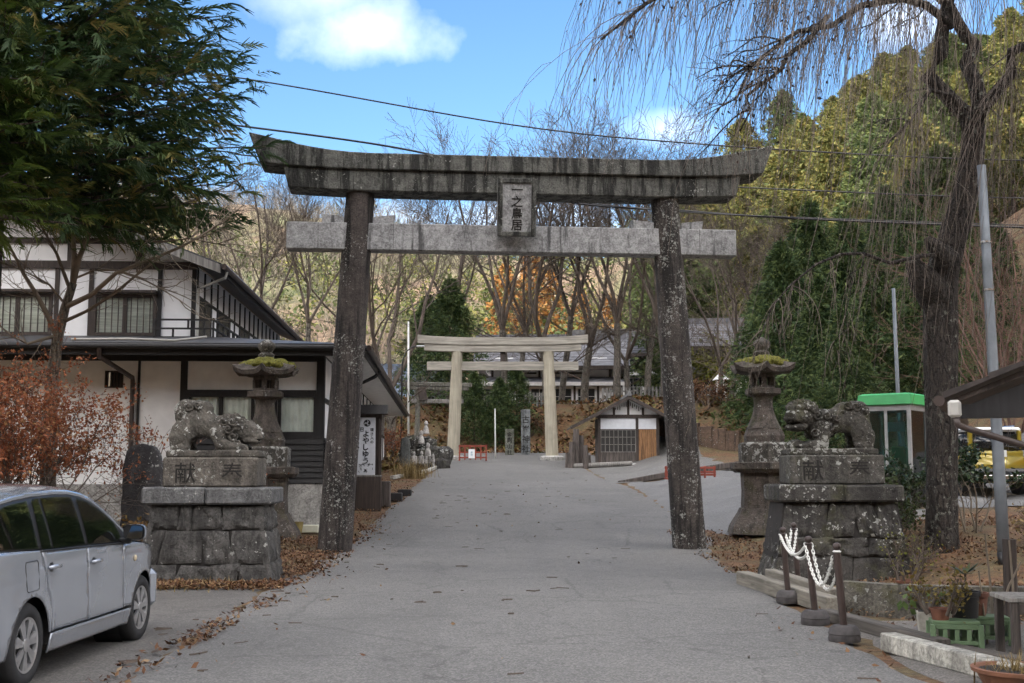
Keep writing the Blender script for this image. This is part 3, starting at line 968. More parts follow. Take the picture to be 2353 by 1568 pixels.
def lion_b():
    def fn(X, Y, Z):
        d = d_box(X, Y, Z, (-.70, -.34, 0), (.70, .34, .1), .03)
        b = d_cap(X, Y, Z, (.42, 0, .55), (-.1, 0, .50), .235, .22)
        b = smin(b, d_ell(X, Y, Z, (.46, 0, .70), (.2, .15, .17)), .05)            # tail
        b = smin(b, d_ell(X, Y, Z, (.28, 0, .74), (.18, .13, .11)), .05)
        for s in (-1, 1):
            b = smin(b, d_ell(X, Y, Z, (.48, s * .17, .36), (.17, .12, .26)), .05)
            b = smin(b, d_cap(X, Y, Z, (.58, s * .22, .3), (.56, s * .23, .14), .1, .085), .04)
            b = smin(b, d_ell(X, Y, Z, (.48, s * .23, .14), (.14, .085, .065)), .03)
            b = smin(b, d_cap(X, Y, Z, (-.12, s * .2, .4), (-.16, s * .23, .16), .12, .1), .05)
            b = smin(b, d_ell(X, Y, Z, (-.26, s * .23, .15), (.17, .1, .08)), .03)
            for k in (-1, 0, 1):
                b = smin(b, d_ell(X, Y, Z, (-.42, s * .23 + k * .05, .135), (.05, .028, .04)), .012)
        b = smin(b, d_ell(X, Y, Z, (-.16, 0, .48), (.24, .25, .26)), .06)
        b = smin(b, d_ell(X, Y, Z, (-.52, 0, .15), (.16, .2, .1)), .05)            # ball under the paw
        # big head turned half to the viewer
        ca, sa = math.cos(R(38)), math.sin(R(38))
        hx, hy, hz = -.44, -.1, .62
        A = (X - hx) * ca + (Y - hy) * sa; B = -(X - hx) * sa + (Y - hy) * ca; C = Z - hz
        h = d_ell(A, B, C, (0, 0, 0), (.25, .23, .22))
        h = smin(h, d_ell(A, B, C, (-.16, 0, -.04), (.14, .19, .1)), .05)
        h = smin(h, d_ell(A, B, C, (-.13, 0, -.18), (.16, .18, .07)), .03)
        h = smin(h, d_ell(A, B, C, (-.27, 0, .03), (.05, .09, .05)), .02)
        h = np.maximum(h, -d_ell(A, B, C, (-.26, 0, -.115), (.18, .15, .042)))
        for s in (-1, 1):
            h = smin(h, d_cap(A, B, C, (-.18, s * .06, .12), (-.08, s * .19, .13), .05, .05), .015)
            h = smin(h, d_ell(A, B, C, (-.2, s * .1, .055), (.04, .045, .035)), .008)
            h = smin(h, d_ell(A, B, C, (.04, s * .23, .1), (.1, .05, .07)), .02)
            h = smin(h, d_cap(A, B, C, (-.26, s * .03, .05), (-.24, s * .1, 0), .03, .03), .015)
            for k in range(4):
                h = smin(h, d_ell(A, B, C, (-.25 + .02 * k, s * (.02 + .035 * k), -.09), (.02, .015, .022)), .005)
        for k in range(5):
            t = (k - 2) / 2
            h = np.minimum(h, d_curl(A, B, C, (-.06, t * .17, .2 - .04 * t * t), .075, (-.4, t * .6, 1)))
            h = np.minimum(h, d_curl(A, B, C, (.08, t * .18, .2 - .05 * t * t), .075, (.1, t * .6, 1)))
        b = smin(b, h, .03)
        for s in (-1, 1):
            for cx, cz, r in ((-.22, .62, .085), (-.17, .47, .09), (-.25, .35, .08), (-.06, .62, .075), (-.04, .44, .075), (.08, .58, .06), (.42, .76, .08), (.28, .78, .07), (.54, .66, .075), (.36, .62, .07), (.2, .66, .06)):
                b = np.minimum(b, d_curl(X, Y, Z, (cx, s * (.23 if cx < .1 else .16), cz), r, (-.1, s, .15)))
        b = b + rough_noise(X, Y, Z, .006, 40) + rough_noise(X + .3, Y, Z, .004, 92)
        d = smin(d, b, .02)
        hole = d_ell(X, Y, Z, (.2, 0, .24), (.15, .6, .13))
        return np.maximum(d, -np.maximum(hole, .1 - Z))
    return surface_net(fn, (-.82, -.46, -.02), (.78, .42, .98), .011)
PEDL = (-4.72, 18.85, .02)
pedestal(PEDL, R(3), 'battered rubble pedestal with grey capstone behind the silver car', [(0, .3, [-1, -.42, .12, .5, 1]), (.3, .7, [-1, -.7, -.05, .4, 1]), (.7, 1, [-1, -.48, -.25, .27, 1])], RUBBLE, GRANITE, CARVED, lion_a, .9,
         'lichen spotted stone guardian lion crouching with its head low to the right', 1, 3)
PEDR = (5.08, 18.85, .06)
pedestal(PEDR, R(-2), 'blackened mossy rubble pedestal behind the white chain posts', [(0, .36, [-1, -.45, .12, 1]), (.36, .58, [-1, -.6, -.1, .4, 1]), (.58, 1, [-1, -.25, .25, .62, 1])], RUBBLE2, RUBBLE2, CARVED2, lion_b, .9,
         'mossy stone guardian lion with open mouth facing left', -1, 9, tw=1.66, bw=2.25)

# ------------------------------------------------------------------ stone lanterns
def lantern(loc, rz, label):
    L = empty('stone_lantern', loc, rz, label, 'lantern')
    h6 = R(30)
    def ring(prof, name, mat=LANTERN_M, n=6, auto=None):
        return MB().lathe(prof, n, rot=h6).build(name, mat, L, auto=auto)
    ring([(.95, -.1), (.9, .08), (.82, .2), (.7, .38), (.64, .5)], 'foot')
    ring([(.6, .5), (.58, .9), (.6, 1.33)], 'plinth')
    ring([(.74, 1.33), (.84, 1.42), (.84, 1.56), (.8, 1.58)], 'slab')
    ring([(.63, 1.58), (.64, 2.0), (.56, 2.05)], 'inscribed_block', CARVED)
    text_mesh('龍', .26, .004, .004).build('inscription', INK, L, (0.0, -.555, 1.8))
    ring([(.48, 2.05), (.5, 2.2), (.42, 2.38)], 'upper_base')
    prof = [(.40, 2.38)]
    for k in range(1, 12):
        t = k / 11
        prof.append((.20 + .2 * (1 - t) ** 2.2 + .07 * max(0, t - .75) * 4 * (t - .55), 2.38 + .76 * t))
    ring(prof, 'shaft', n=16, auto=40)
    ring([(.27, 3.14), (.43, 3.2), (.43, 3.32), (.38, 3.34)], 'platform')
    # fire box: six posts and sills round an opening
    fb = MB()
    fb.lathe([(.30, 3.34), (.30, 3.40)], 6, rot=h6)
    fb.lathe([(.30, 3.60), (.30, 3.68)], 6, rot=h6)
    for k in range(6):
        a = h6 + k * R(60)
        fb.lathe([(.075, 3.40), (.075, 3.60)], 4, Matrix.Translation((.235 * math.cos(a), .235 * math.sin(a), 0)), rot=a + R(45))
    fb.build('fire_box', LANTERN_M, L)
    # hexagonal roof with upturned corners
    vs, fs = [], []
    N = 48
    rows = [(.30, 3.69, 0), (.70, 3.70, .10), (.74, 3.80, .13), (.62, 3.88, .06), (.46, 3.97, .02), (.28, 4.06, 0), (.14, 4.12, 0)]
    for r, z, lift in rows:
        for k in range(N):
            a = 2 * math.pi * k / N
            q = ((a - h6) / R(60)) % 1.0
            e = abs(q - .5) * 2          # 1 at a corner, 0 mid side
            rr = r * (math.cos(R(30)) / math.cos((q - .5) * R(60)))
            rr *= 1 + .09 * e ** 6 * (r > .5)
            vs.append((rr * math.cos(a), rr * math.sin(a), z + lift * e ** 4))
    for i in range(len(rows) - 1):
        for k in range(N):
            fs.append((i * N + k, i * N + (k + 1) % N, (i + 1) * N + (k + 1) % N, (i + 1) * N + k))
    fs += [tuple(range(N))[::-1], tuple((len(rows) - 1) * N + k for k in range(N))]
    rf = MB().add(vs, fs).build('roof', LANTERN_M, L, auto=40)
    # moss cushion
    def mossf(X, Y, Z):
        d = d_ell(X, Y, Z, (.02, 0, 3.93), (.57, .55, .19)) + .03 * np.sin(X * 14) * np.sin(Y * 13 + 1) + .012 * np.sin(X * 41 + Z * 20) * np.sin(Y * 37) - .02 * np.sin(3 * np.arctan2(Y, X))
        return np.maximum(d, 3.84 - .05 * np.sin(X * 9) - Z)
    V, F = surface_net(mossf, (-.75, -.75, 3.75), (.75, .75, 4.2), .03)
    bulk('moss', V, F, MOSS, rf, smooth=True)
    MB().lathe([(.12, 4.08), (.17, 4.14), (.18, 4.2), (.12, 4.26), (.15, 4.3), (.2, 4.38), (.19, 4.46), (.1, 4.53), (.02, 4.58)], 14).build('finial', CARVED, L, auto=50)
    L.scale = (1, 1, .955)
    return L
lantern((-5.52, 26.3, gh(-5.52, 26.3)), R(4), 'tall brown stone lantern with yellow moss on its roof behind the crouching lion')
lantern((5.75, 26.9, gh(5.75, 26.9)), R(-4), 'tall dark stone lantern half hidden by hanging twigs, behind the open mouthed lion')

# upright memorial stone on the left
def slab(loc, rz, w_, d_, h_, mat, name, label, cat, lean=0.0, seed=0, top=.85):
    rg = random.Random(seed)
    n = 14
    pol = []
    for k in range(n + 1):
        t = k / n
        pol.append((-w_ / 2 + rg.uniform(-.015, .015), -.15 + (h_ * top + .15) * t) if k < n else (-w_ / 2 * .82, h_ * (top + .09)))
    pol += [(-w_ * .28, h_ * .985), (0, h_), (w_ * .28, h_ * .98)]
    for k in range(n, -1, -1):
        t = k / n
        pol.append((w_ / 2 + rg.uniform(-.015, .015), -.15 + (h_ * top + .15) * t) if k < n else (w_ / 2 * .82, h_ * (top + .07)))
    o = MB().prism(pol, 'y', -d_ / 2, d_ / 2).build(name, mat, None, loc, (lean, 0, rz))
    bv = o.modifiers.new('bevel', 'BEVEL'); bv.width = .03; bv.segments = 2; bv.limit_method = 'ANGLE'
    return tag(o, label, cat)
DARKST = stone('black memorial stone', (0.04, 0.038, 0.04), spots=0.55, streak=0.3, spot_scale=12)
slab((-6.42, 20.6, gh(-6.42, 20.6)), R(8), .66, .3, 2.05, DARKST, 'memorial_stone', 'upright black memorial stone with white lichen beside the left pedestal', 'memorial stone', seed=3)
# ------------------------------------------------------------------ shared building materials
PLASTER = plain('white plaster', (0.88, 0.88, 0.89), 0.85, 0.05, 1.5, src='World')
PLASTER2 = plain('aged cream plaster', (0.88, 0.875, 0.865), 0.85, 0.1, 1.2, src='World')
BLACKWOOD = wood('black stained timber', (0.012, 0.011, 0.012), 0.6, contrast=.4)
BROWNWOOD = wood('dark brown timber', (0.045, 0.032, 0.026), 0.65)
GREYWOOD = wood('silvered grey timber', (0.2, 0.19, 0.175), 0.85)
OLDWOOD = wood('dark weathered boards', (0.075, 0.062, 0.055), 0.85, contrast=.6)
ORANGEWOOD = wood('orange brown cedar boards', (0.24, 0.125, 0.055), 0.8, contrast=.7)
ROOFM = plain('dark roof sheet', (0.045, 0.045, 0.05), 0.55, 0.3, 3, src='World')
ROOFGREY = plain('grey slate roof', (0.16, 0.16, 0.175), 0.6, 0.3, 2, src='World')
TILE_BROWN = plain('brown corrugated roof', (0.035, 0.027, 0.024), 0.6, 0.4, 5, src='World')
SOFFIT = plain('pale soffit boards', (0.6, 0.59, 0.57), 0.8, 0.1, 4)
PIPE = plain('brown gutter plastic', (0.05, 0.035, 0.03), 0.45, 0.15)
PALEPIPE = plain('pale gutter plastic', (0.42, 0.41, 0.38), 0.45, 0.1)
def glassmat(name, tint, refl=0.25, rough=0.03):
    if name in MATS: return MATS[name]
    m = NT(name)
    m.t.nodes.remove(m.b)
    tr = m.n('ShaderNodeBsdfTransparent'); tr.inputs[0].default_value = (*tint, 1)
    gl = m.n('ShaderNodeBsdfGlossy'); gl.inputs['Roughness'].default_value = rough
    lw = m.n('ShaderNodeLayerWeight'); lw.inputs[0].default_value = refl
    mx = m.n('ShaderNodeMixShader')
    m.l(lw.outputs['Fresnel'], mx.inputs[0]); m.l(tr.outputs[0], mx.inputs[1]); m.l(gl.outputs[0], mx.inputs[2])
    m.l(mx.outputs[0], m.t.nodes['Material Output'].inputs[0])
    MATS[name] = m.mat
    return m.mat
GLASS = glassmat('window glass', (0.97, 0.98, 0.97), .15)
CURTAIN = plain('pale green curtain', (0.8, 0.85, 0.82), 0.9, 0.12, 3)
BLIND = wood('reed blind', (0.66, 0.68, 0.62), 0.8, 'x', .3)
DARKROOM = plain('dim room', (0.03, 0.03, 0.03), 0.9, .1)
def curtain(name, x0, x1, y, z0, z1, parent, seed=0, mat=None):
    rg = random.Random(seed)
    n = max(8, int((x1 - x0) / .018))
    vs, fs = [], []
    ph = rg.random() * 6
    for i in range(n + 1):
        x = x0 + (x1 - x0) * i / n
        d = .022 * math.sin(i * .85 + ph + .6 * math.sin(i * .23)) + .012 * math.sin(i * .31 + ph)
        vs += [(x, y + d * .6, z1), (x, y + d, (z0 + z1) / 2), (x + .01 * math.sin(i), y + d * 1.3, z0)]
        if i:
            o = (i - 1) * 3
            fs += [(o, o + 1, o + 4, o + 3), (o + 1, o + 2, o + 5, o + 4)]
    return MB().add(vs, fs).build(name, mat or CURTAIN, parent, smooth=True)
def window(parent, x0, x1, z0, z1, y, cols, frame, fw=.06, depth=.1, back='curtain', seed=0, rails=(), bars=None):
    """framed window in a wall facing -y"""
    wn_ = empty('window', (0, 0, 0)); wn_.parent = parent
    fr = MB()
    fr.box((x0, y - .03, z0), (x0 + fw, y + depth, z1)); fr.box((x1 - fw, y - .03, z0), (x1, y + depth, z1))
    fr.box((x0 + fw, y - .028, z0), (x1 - fw, y + depth, z0 + fw)); fr.box((x0 + fw, y - .028, z1 - fw), (x1 - fw, y + depth, z1))
    w_ = (x1 - x0 - 2 * fw) / cols
    for c in range(1, cols):
        xx = x0 + fw + c * w_
        fr.box((xx - fw * .6, y - .02 + (.02 if c % 2 else 0), z0 + fw), (xx + fw * .6, y + depth * .8, z1 - fw))
    for t in rails:
        zz = z0 + (z1 - z0) * t
        fr.box((x0 + fw, y + .005, zz - .02), (x1 - fw, y + .05, zz + .02))
    if bars:
        for c in range(bars):
            xx = x0 + fw + (x1 - x0 - 2 * fw) * (c + .5) / bars
            fr.box((xx - .012, y - .012, z0 + fw), (xx + .012, y + .02, z1 - fw))
    fr.build('frame', frame, wn_)
    for c in range(cols):
        xa = x0 + fw + c * w_
        MB().box((xa + .02, y + .03, z0 + fw - .01), (xa + w_ - .02, y + .036, z1 - fw + .01)).build('pane', GLASS, wn_)
    if back == 'curtain':
        for c in range(cols):
            xa = x0 + fw + c * w_
            curtain('curtain', xa, xa + w_, y + .075, z0, z1, wn_, seed + c)
    elif back == 'blind':
        MB().box((x0, y + .07, z0), (x1, y + .08, z1)).build('blind', BLIND, wn_)
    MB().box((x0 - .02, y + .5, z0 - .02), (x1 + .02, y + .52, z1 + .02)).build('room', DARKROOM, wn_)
    return wn_
def wall_with_holes(x0, x1, z0, z1, y, holes, th=.12):
    """wall slab facing -y with rectangular openings"""
    mb = MB()
    xs = sorted({x0, x1, *[h[0] for h in holes], *[h[1] for h in holes]})
    zs = sorted({z0, z1, *[h[2] for h in holes], *[h[3] for h in holes]})
    for a, b in zip(xs[:-1], xs[1:]):
        run = None
        for c, d in zip(zs[:-1], zs[1:]):
            mx_, mz_ = (a + b) / 2, (c + d) / 2
            if any(h[0] < mx_ < h[1] and h[2] < mz_ < h[3] for h in holes):
                if run: mb.box((a, y, run[0]), (b, y + th, run[1])); run = None
            else:
                run = (run[0], d) if run else (c, d)
        if run: mb.box((a, y, run[0]), (b, y + th, run[1]))
    return mb

# ------------------------------------------------------------------ the inn on the left
inn = empty('inn', (-4.5, 28.0, 0), R(3.3), 'white and black two storey timber inn on the left', 'house')
W1 = [(-3.2, -1.62, 2.6, 3.58), (-1.06, -.15, 2.6, 3.58), (-5.12, -4.7, 3.72, 4.12)]
wall_with_holes(-14, 0, .9, 4.5, 0, [(-3.2, -1.62, 1.48, 3.58), (-1.06, -.15, 1.48, 3.58), W1[2]]).build('wall', PLASTER2, inn)
MB().box((-.125, .125, .9), (-.005, 29, 4.5)).build('side_wall', PLASTER2, inn)
MB().box((-14, -.06, -.2), (.06, .3, 1.46)).build('foundation', CONC_M, inn)
for x, wd in ((-3.28, .16), (-.07, .18), (-4.33, .05), (-1.34, .5), (-8.5, .14), (-11, .14)):
    MB().box((x - wd / 2, -.05, 1.46 if wd < .4 else 2.6), (x + wd / 2, .02, 4.5)).build('post', BLACKWOOD, inn)
for z0, z1, x0, x1 in ((4.36, 4.5, -14, .02), (3.58, 3.68, -3.2, -.16), (2.52, 2.62, -3.2, -.0)):
    MB().box((x0, -.065, z0), (x1, .03, z1)).build('beam', BLACKWOOD, inn)
bd = MB().box((-3.3, -.04, 1.47), (0, -.005, 2.5)).build('board_backing', BLACKWOOD, inn)
for k in range(8):
    z = 1.48 + k * .131
    me = MB().prism([(-.09, z), (-.045, z + .155), (-.035, z + .155), (-.055, z)], 'x', -3.2, .03).build('clapboard', BLACKWOOD, inn)
for k in range(8):
    z = 1.48 + k * .131
    MB().prism([(.09, z), (.045, z + .155), (.035, z + .155), (.055, z)], 'y', .0, 3.0).build('clapboard', BLACKWOOD, inn)
window(inn, -3.2, -1.62, 2.62, 3.58, -.02, 2, BLACKWOOD, .07, seed=1)
window(inn, -1.06, -.15, 2.62, 3.58, -.02, 1, BLACKWOOD, .07, seed=5)
window(inn, -5.12, -4.7, 3.72, 4.12, -.02, 1, BROWNWOOD, .03, back=None, bars=5)
# posts and panels on the long side
for k in range(15):
    y = .1 + k * 1.95
    MB().box((-.1, y - .06, 1.0), (.03, y + .06, 4.5)).build('post', BLACKWOOD, inn)
MB().box((-.1, .2, 3.4), (.02, 29, 3.52)).build('beam', BLACKWOOD, inn)
MB().box((-.1, .2, 1.0), (.025, 29, 1.9)).build('side_boards', BLACKWOOD, inn)
# skirt roof: front and right side
def roofslab(name, quad, th, mat, parent):
    a, b, c, d = [Vector(p) for p in quad]
    n = (b - a).cross(d - a).normalized()
    if n.z < 0: n = -n
    vs = [a, b, c, d] + [p + n * th for p in (a, b, c, d)]
    return MB().add(vs, [(3, 2, 1, 0), (4, 5, 6, 7), (0, 1, 5, 4), (1, 2, 6, 5), (2, 3, 7, 6), (3, 0, 4, 7)]).build(name, mat, parent)
roofslab('lower_roof', [(-14.5, -1.05, 4.58), (1.0, -1.05, 4.58), (-3.6, 3.1, 5.22), (-14.5, 3.1, 5.22)], .1, ROOFM, inn)
roofslab('lower_roof', [(1.0, -1.05, 4.58), (1.0, 29, 4.58), (-3.6, 29, 5.22), (-3.6, 3.1, 5.22)], .1, ROOFM, inn)
MB().box((-14.5, -1.12, 4.4), (1.02, -1.05, 4.68)).build('fascia', BLACKWOOD, inn)
MB().box((1.003, -1.12, 4.42), (1.06, 29, 4.68)).build('fascia', BLACKWOOD, inn)
MB().box((-14.4, -1.04, 4.5), (.99, -.02, 4.53)).build('soffit', BLACKWOOD, inn)
MB().box((.04, -1.0, 4.5), (.99, 29, 4.53)).build('soffit', SOFFIT, inn)
MB().tube([(-14.5, -1.19, 4.62), (1.1, -1.19, 4.57)], .07, 10).build('gutter', BLACKWOOD, inn)
MB().tube([(1.14, -1.19, 4.58), (1.14, 29, 4.55)], .07, 8).build('gutter', PIPE, inn)
MB().tube([(-4.95, -1.19, 4.55), (-4.95, -1.15, 4.35), (-4.45, -.15, 3.95), (-4.45, -.1, 3.8), (-4.45, -.1, 1.0)], .055, 10).build('downpipe', PIPE, inn)
MB().tube([(1.1, 4.0, 4.5), (1.0, 4.0, 4.35), (.1, 4.0, 3.9), (.1, 4.0, 1.2)], .05, 8).build('downpipe', BLACKWOOD, inn)
MB().tube([(-5.6, -1.1, 4.74), (-4.4, -1.1, 4.76), (-3.3, -1.0, 4.74), (-2.6, -.9, 4.84)], .03, 8).build('roof_pipe', PALEPIPE, inn)
# upper storey
UY, UX = 3.0, -3.7
wall_with_holes(-14, UX, 5.1, 7.3, UY, [(-6.36, -4.7, 5.3, 6.41), (-9.2, -7.4, 5.3, 6.41)]).build('upper_wall', PLASTER, inn)
MB().box((UX - .12, UY + .125, 5.1), (UX - .003, 19, 7.2)).build('upper_side_wall', PLASTER, inn)
for x in (-3.75, -4.64, -6.42, -7.3, -9.3, -11.5):
    MB().box((x - .055, UY - .05, 5.1), (x + .055, UY + .02, 7.1)).build('post', BLACKWOOD if x > -5 else BROWNWOOD, inn)
MB().box((-14, UY - .08, 7.08), (UX + .03, UY + .03, 7.28)).build('beam', BROWNWOOD, inn)
for x0, x1 in ((-6.36, -4.7), (-9.2, -7.36)):
    MB().box((x0, UY - .2, 6.43), (x1, UY - .002, 6.5)).build('lintel', BROWNWOOD, inn)
window(inn, -6.36, -4.7, 5.3, 6.41, UY - .03, 2, BROWNWOOD, .09, back='blind', bars=9, seed=3)
window(inn, -9.2, -7.4, 5.3, 6.41, UY - .03, 2, BROWNWOOD, .09, back='blind', bars=9, seed=4)
for k in range(17):
    y = UY + .12 + k * .93
    MB().box((UX - .06, y - .04, 5.1), (UX + .035, y + .04, 7.15)).build('post', BLACKWOOD, inn)
for y0, y1 in ((3.3, 5.1), (6.1, 8.0), (9.6, 11.6)):
    MB().box((UX - .05, y0, 5.15), (UX + .025, y1, 6.35)).build('side_window', plain('dark side window', (.03, .03, .035), .25, .1), inn)
MB().box((UX - .06, UY + .2, 6.36), (UX + .04, 19, 6.43)).build('beam', BLACKWOOD, inn)
# gable
gable = [(-14.4, 7.25), (UX, 7.25), (-4.0, 7.35), (-9.0, 9.15), (-14.0, 7.35)]
MB().prism(gable[1:], 'y', UY + .01, UY + .11).build('gable', PLASTER, inn)
for x in (-5.2, -7.0, -9.0):
    MB().box((x - .07, UY - .04, 7.28), (x + .07, UY + .02, 7.35 + (1.75 if x < -8 else 1.0 if x < -6 else .35))).build('post', BROWNWOOD, inn)
MB().box((-13, UY - .05, 7.75), (-5.4, UY + .0, 7.9)).build('beam', BROWNWOOD, inn)
roofslab('upper_roof', [(-2.92, 1.9, 6.95), (-2.92, 19.5, 6.95), (-9.0, 19.5, 9.28), (-9.0, 1.9, 9.28)], .14, ROOFM, inn)
roofslab('upper_roof', [(-15.1, 1.9, 6.95), (-15.1, 19.5, 6.95), (-9.01, 19.5, 9.28), (-9.01, 1.9, 9.28)], .14, ROOFM, inn)
MB().prism([(-2.86, 6.8), (-2.86, 7.02), (-9.0, 9.38), (-9.0, 9.1)], 'y', 1.78, 1.895).build('barge_board', GREYWOOD, inn)
MB().box((-2.9, 1.8, 6.82), (-2.84, 19.5, 7.06)).build('fascia', BLACKWOOD, inn)
MB().tube([(-2.76, 1.8, 6.97), (-2.76, 19.5, 6.93)], .075, 8).build('gutter', PIPE, inn)
MB().tube([(-2.76, 2.2, 6.9), (-2.8, 2.25, 6.75), (-3.62, 2.9, 6.55), (-3.62, 2.9, 5.2)], .04, 8).build('downpipe', PALEPIPE, inn)
# corner balcony
bal = empty('balcony', (0, 0, 0)); bal.parent = inn
MB().box((-4.6, 2.25, 4.98), (-3.05, 2.95, 5.08)).build('floor', BLACKWOOD, bal)
MB().box((-3.65, 2.95, 4.98), (-3.05, 6.6, 5.08)).build('floor', BLACKWOOD, bal)
for z in (5.16, 5.4, 5.63):
    MB().box((-4.6, 2.25, z), (-3.05, 2.3, z + .045)).build('rail', BLACKWOOD, bal)
    MB().box((-3.1, 2.32, z), (-3.05, 6.6, z + .045)).build('rail', BLACKWOOD, bal)
for x, z0, z1 in ((-4.1, 5.2, 5.4), (-3.3, 5.2, 5.4), (-3.72, 5.44, 5.63), (-4.58, 5.05, 5.65), (-3.08, 5.05, 5.7)):
    MB().box((x - .025, 2.255, z0), (x + .025, 2.295, z1)).build('baluster', BLACKWOOD, bal)
for k in range(6):
    MB().box((-3.095, 2.9 + k * .7, 5.08), (-3.055, 2.95 + k * .7, 5.64)).build('baluster', BLACKWOOD, bal)

# ------------------------------------------------------------------ inn sign under the eaves
sg = empty('inn_signboard', (-4.12, 33.5, gh(-4.1, 33.5)), R(6), 'tall roofed white signboard with black brush writing beside the inn', 'signboard')
MB().bbox((-.42, -.2, -.05), (.42, .22, .95), .02).build('base', BROWNWOOD, sg)
for x in (-.42, .33):
    MB().bbox((x, -.16, .95), (x + .09, .16, 2.72), .01).build('post', BROWNWOOD, sg)
MB().box((-.33, -.1, .98), (.33, .1, 2.72)).build('frame_panel', BROWNWOOD, sg)
MB().bbox((-.31, -.135, 1.0), (.24, -.1, 2.62), .01).build('sign_panel', plain('sign white', (.62, .64, .68), .5, .06), sg)
MB().prism([(-.36, 2.72), (.36, 2.72), (.2, 2.98), (-.2, 2.98)], 'x', -.55, .58).build('roof', BLACKWOOD, sg)
MB().bbox((-.44, -.2, .95), (.44, .2, 1.0), .01).build('sill', GREYWOOD, sg)
sink = plain('sign ink', (.012, .012, .015), .6, .1)
# three-comma swirl emblem
em = MB()
for k in range(3):
    a0 = R(120 * k + 90)
    outer, inner = [], []
    for i in range(15):
        t = i / 14
        a = a0 + t * R(150)
        ro = .098
        ri = .098 - .075 * (1 - t) ** 1.2
        outer.append((ro * math.cos(a), ro * math.sin(a))); inner.append((ri * math.cos(a), ri * math.sin(a)))
    em.prism(outer + inner[::-1], 'y', -.139, -.1365)
    em.prism([(.055 * math.cos(a0 + .45) + .034 * math.cos(q * R(30)), .055 * math.sin(a0 + .45) + .034 * math.sin(q * R(30))) for q in range(12)], 'y', -.1395, -.137)
em.build('emblem', sink, sg, (-.0, 0, 2.46))
text_mesh('よやしゆう', .2, .002, .006, True, .95).build('writing', sink, sg, (-.03, -.139, 1.78))
text_mesh('巴', .13, .002, .004).build('writing', sink, sg, (-.14, -.139, 2.28))
text_mesh('環さ入の', .1, .002, .003, True, 1.15).build('writing', sink, sg, (.14, -.139, 2.1))
text_mesh('・・・', .16, .002, .01, True, .8).build('writing', sink, sg, (-.24, -.139, 1.9))
sc_ = MB(); rg = random.Random(5)
for k in range(24):
    x, z = rg.uniform(-.2, .18), rg.uniform(1.05, 1.3)
    sc_.tube([(x, -.138, z), (x + rg.uniform(-.04, .04), -.139, z + rg.uniform(.0, .06)), (x + rg.uniform(-.06, .06), -.138, z + rg.uniform(-.05, .05))], .006, 4)
sc_.build('ink_drawing', sink, sg)

# ------------------------------------------------------------------ ticket hut
HX, HY = 4.08, 56.0
hut = empty('timber_hut', (HX, HY, 2.06), 0, 'small gabled timber hut with lattice window beyond the right column', 'hut')
MB().box((0.05, .06, 0), (2.9, 2.6, 2.32)).build('walls', OLDWOOD, hut)
for x in (0, 1.80, 2.78):
    MB().box((x, -.03, 0), (x + .13, .058, 2.32)).build('post', BROWNWOOD, hut)
MB().box((-.1, -.04, 2.3), (3.05, .1, 2.46)).build('tie_beam', BROWNWOOD, hut)
for x0, x1 in ((.13, 1.8), (1.93, 2.78)):
    MB().box((x0, .02, 1.78), (x1, .05, 2.29)).build('white_panel', plain('white signboard panel', (.68, .7, .74), .5, .05), hut)
for k in range(7):
    rg = random.Random(k)
    MB().box((1.94 + k * .12, rg.uniform(0, .02), .12), (1.94 + k * .12 + .112, .055, 1.76)).build('cedar_board', ORANGEWOOD, hut)
MB().box((1.93, -.06, .04), (2.8, .05, .11)).build('sill', BROWNWOOD, hut)
for k in range(7):
    MB().box((.14 + k * .237, .0 + (k % 2) * .012, .02), (.14 + k * .237 + .228, .055, .68)).build('door_board', OLDWOOD, hut)
lat = empty('lattice', (0, 0, 0)); lat.parent = hut
MB().box((.13, .045, .7), (1.8, .057, 1.74)).build('backing', plain('dim shutter', (.03, .028, .026), .4, .2), lat)
for k in range(9):
    MB().box((.13 + k * .2056, -.012, .7), (.13 + k * .2056 + .026, .04, 1.74)).build('bar', GREYWOOD, lat)
for z in (.68, 1.03, 1.38, 1.72):
    MB().box((.13, -.02, z), (1.8, .035, z + .03)).build('bar', GREYWOOD, lat)
MB().prism([(-.05, 2.45), (2.97, 2.45), (1.46, 3.2)], 'y', .03, .08).build('gable', PLASTER, hut)
for x, h in ((1.40, .7), (.72, .3), (2.1, .3)):
    MB().box((x, -.01, 2.46), (x + .11, .028, 2.5 + h)).build('gable_post', BROWNWOOD, hut)
for k in range(13):
    x = .86 + k * .1
    if abs(x - 1.46) < .08: continue
    top = 3.2 - abs(x - 1.46) * .5
    MB().box((x - .018, .0, top - .2 - .06 * (k % 3)), (x + .018, .029, top - .1)).build('fretwork', BROWNWOOD, hut)
def rough_roof(parent, cx, ridge, half, drop, y0, y1, mat, courses=9, th=.06):
    for s in (-1, 1):
        sl = empty('roof_slope', (0, 0, 0)); sl.parent = parent
        for k in range(courses):
            t0, t1 = k / courses, (k + 1.15) / courses
            a = (cx + s * half * t1, ridge - drop * t1); b = (cx + s * half * t0, ridge - drop * t0)
            MB().prism([(a[0], a[1]), (b[0], b[1] + .015), (b[0], b[1] + th), (a[0], a[1] + th)], 'y', y0 + .02 * (k % 2), y1).build('shingle_course', mat, sl)
rough_roof(hut, 1.46, 3.3, 2.75, 1.46, -.55, 3.1, stone('mossy shingles', (.06, .055, .052), spots=.5, streak=.3, spot_scale=6), 10)
for s in (-1, 1):
    MB().prism([(1.46, 3.3), (1.46, 3.16), (1.46 + s * 2.78, 1.72), (1.46 + s * 2.78, 1.86)], 'y', -.6, -.56).build('barge_board', BROWNWOOD, hut)
MB().box((1.34, -.6, 3.3), (1.58, 3.1, 3.44)).build('ridge', stone('ridge stone', (.15, .15, .15), spots=.3), hut)
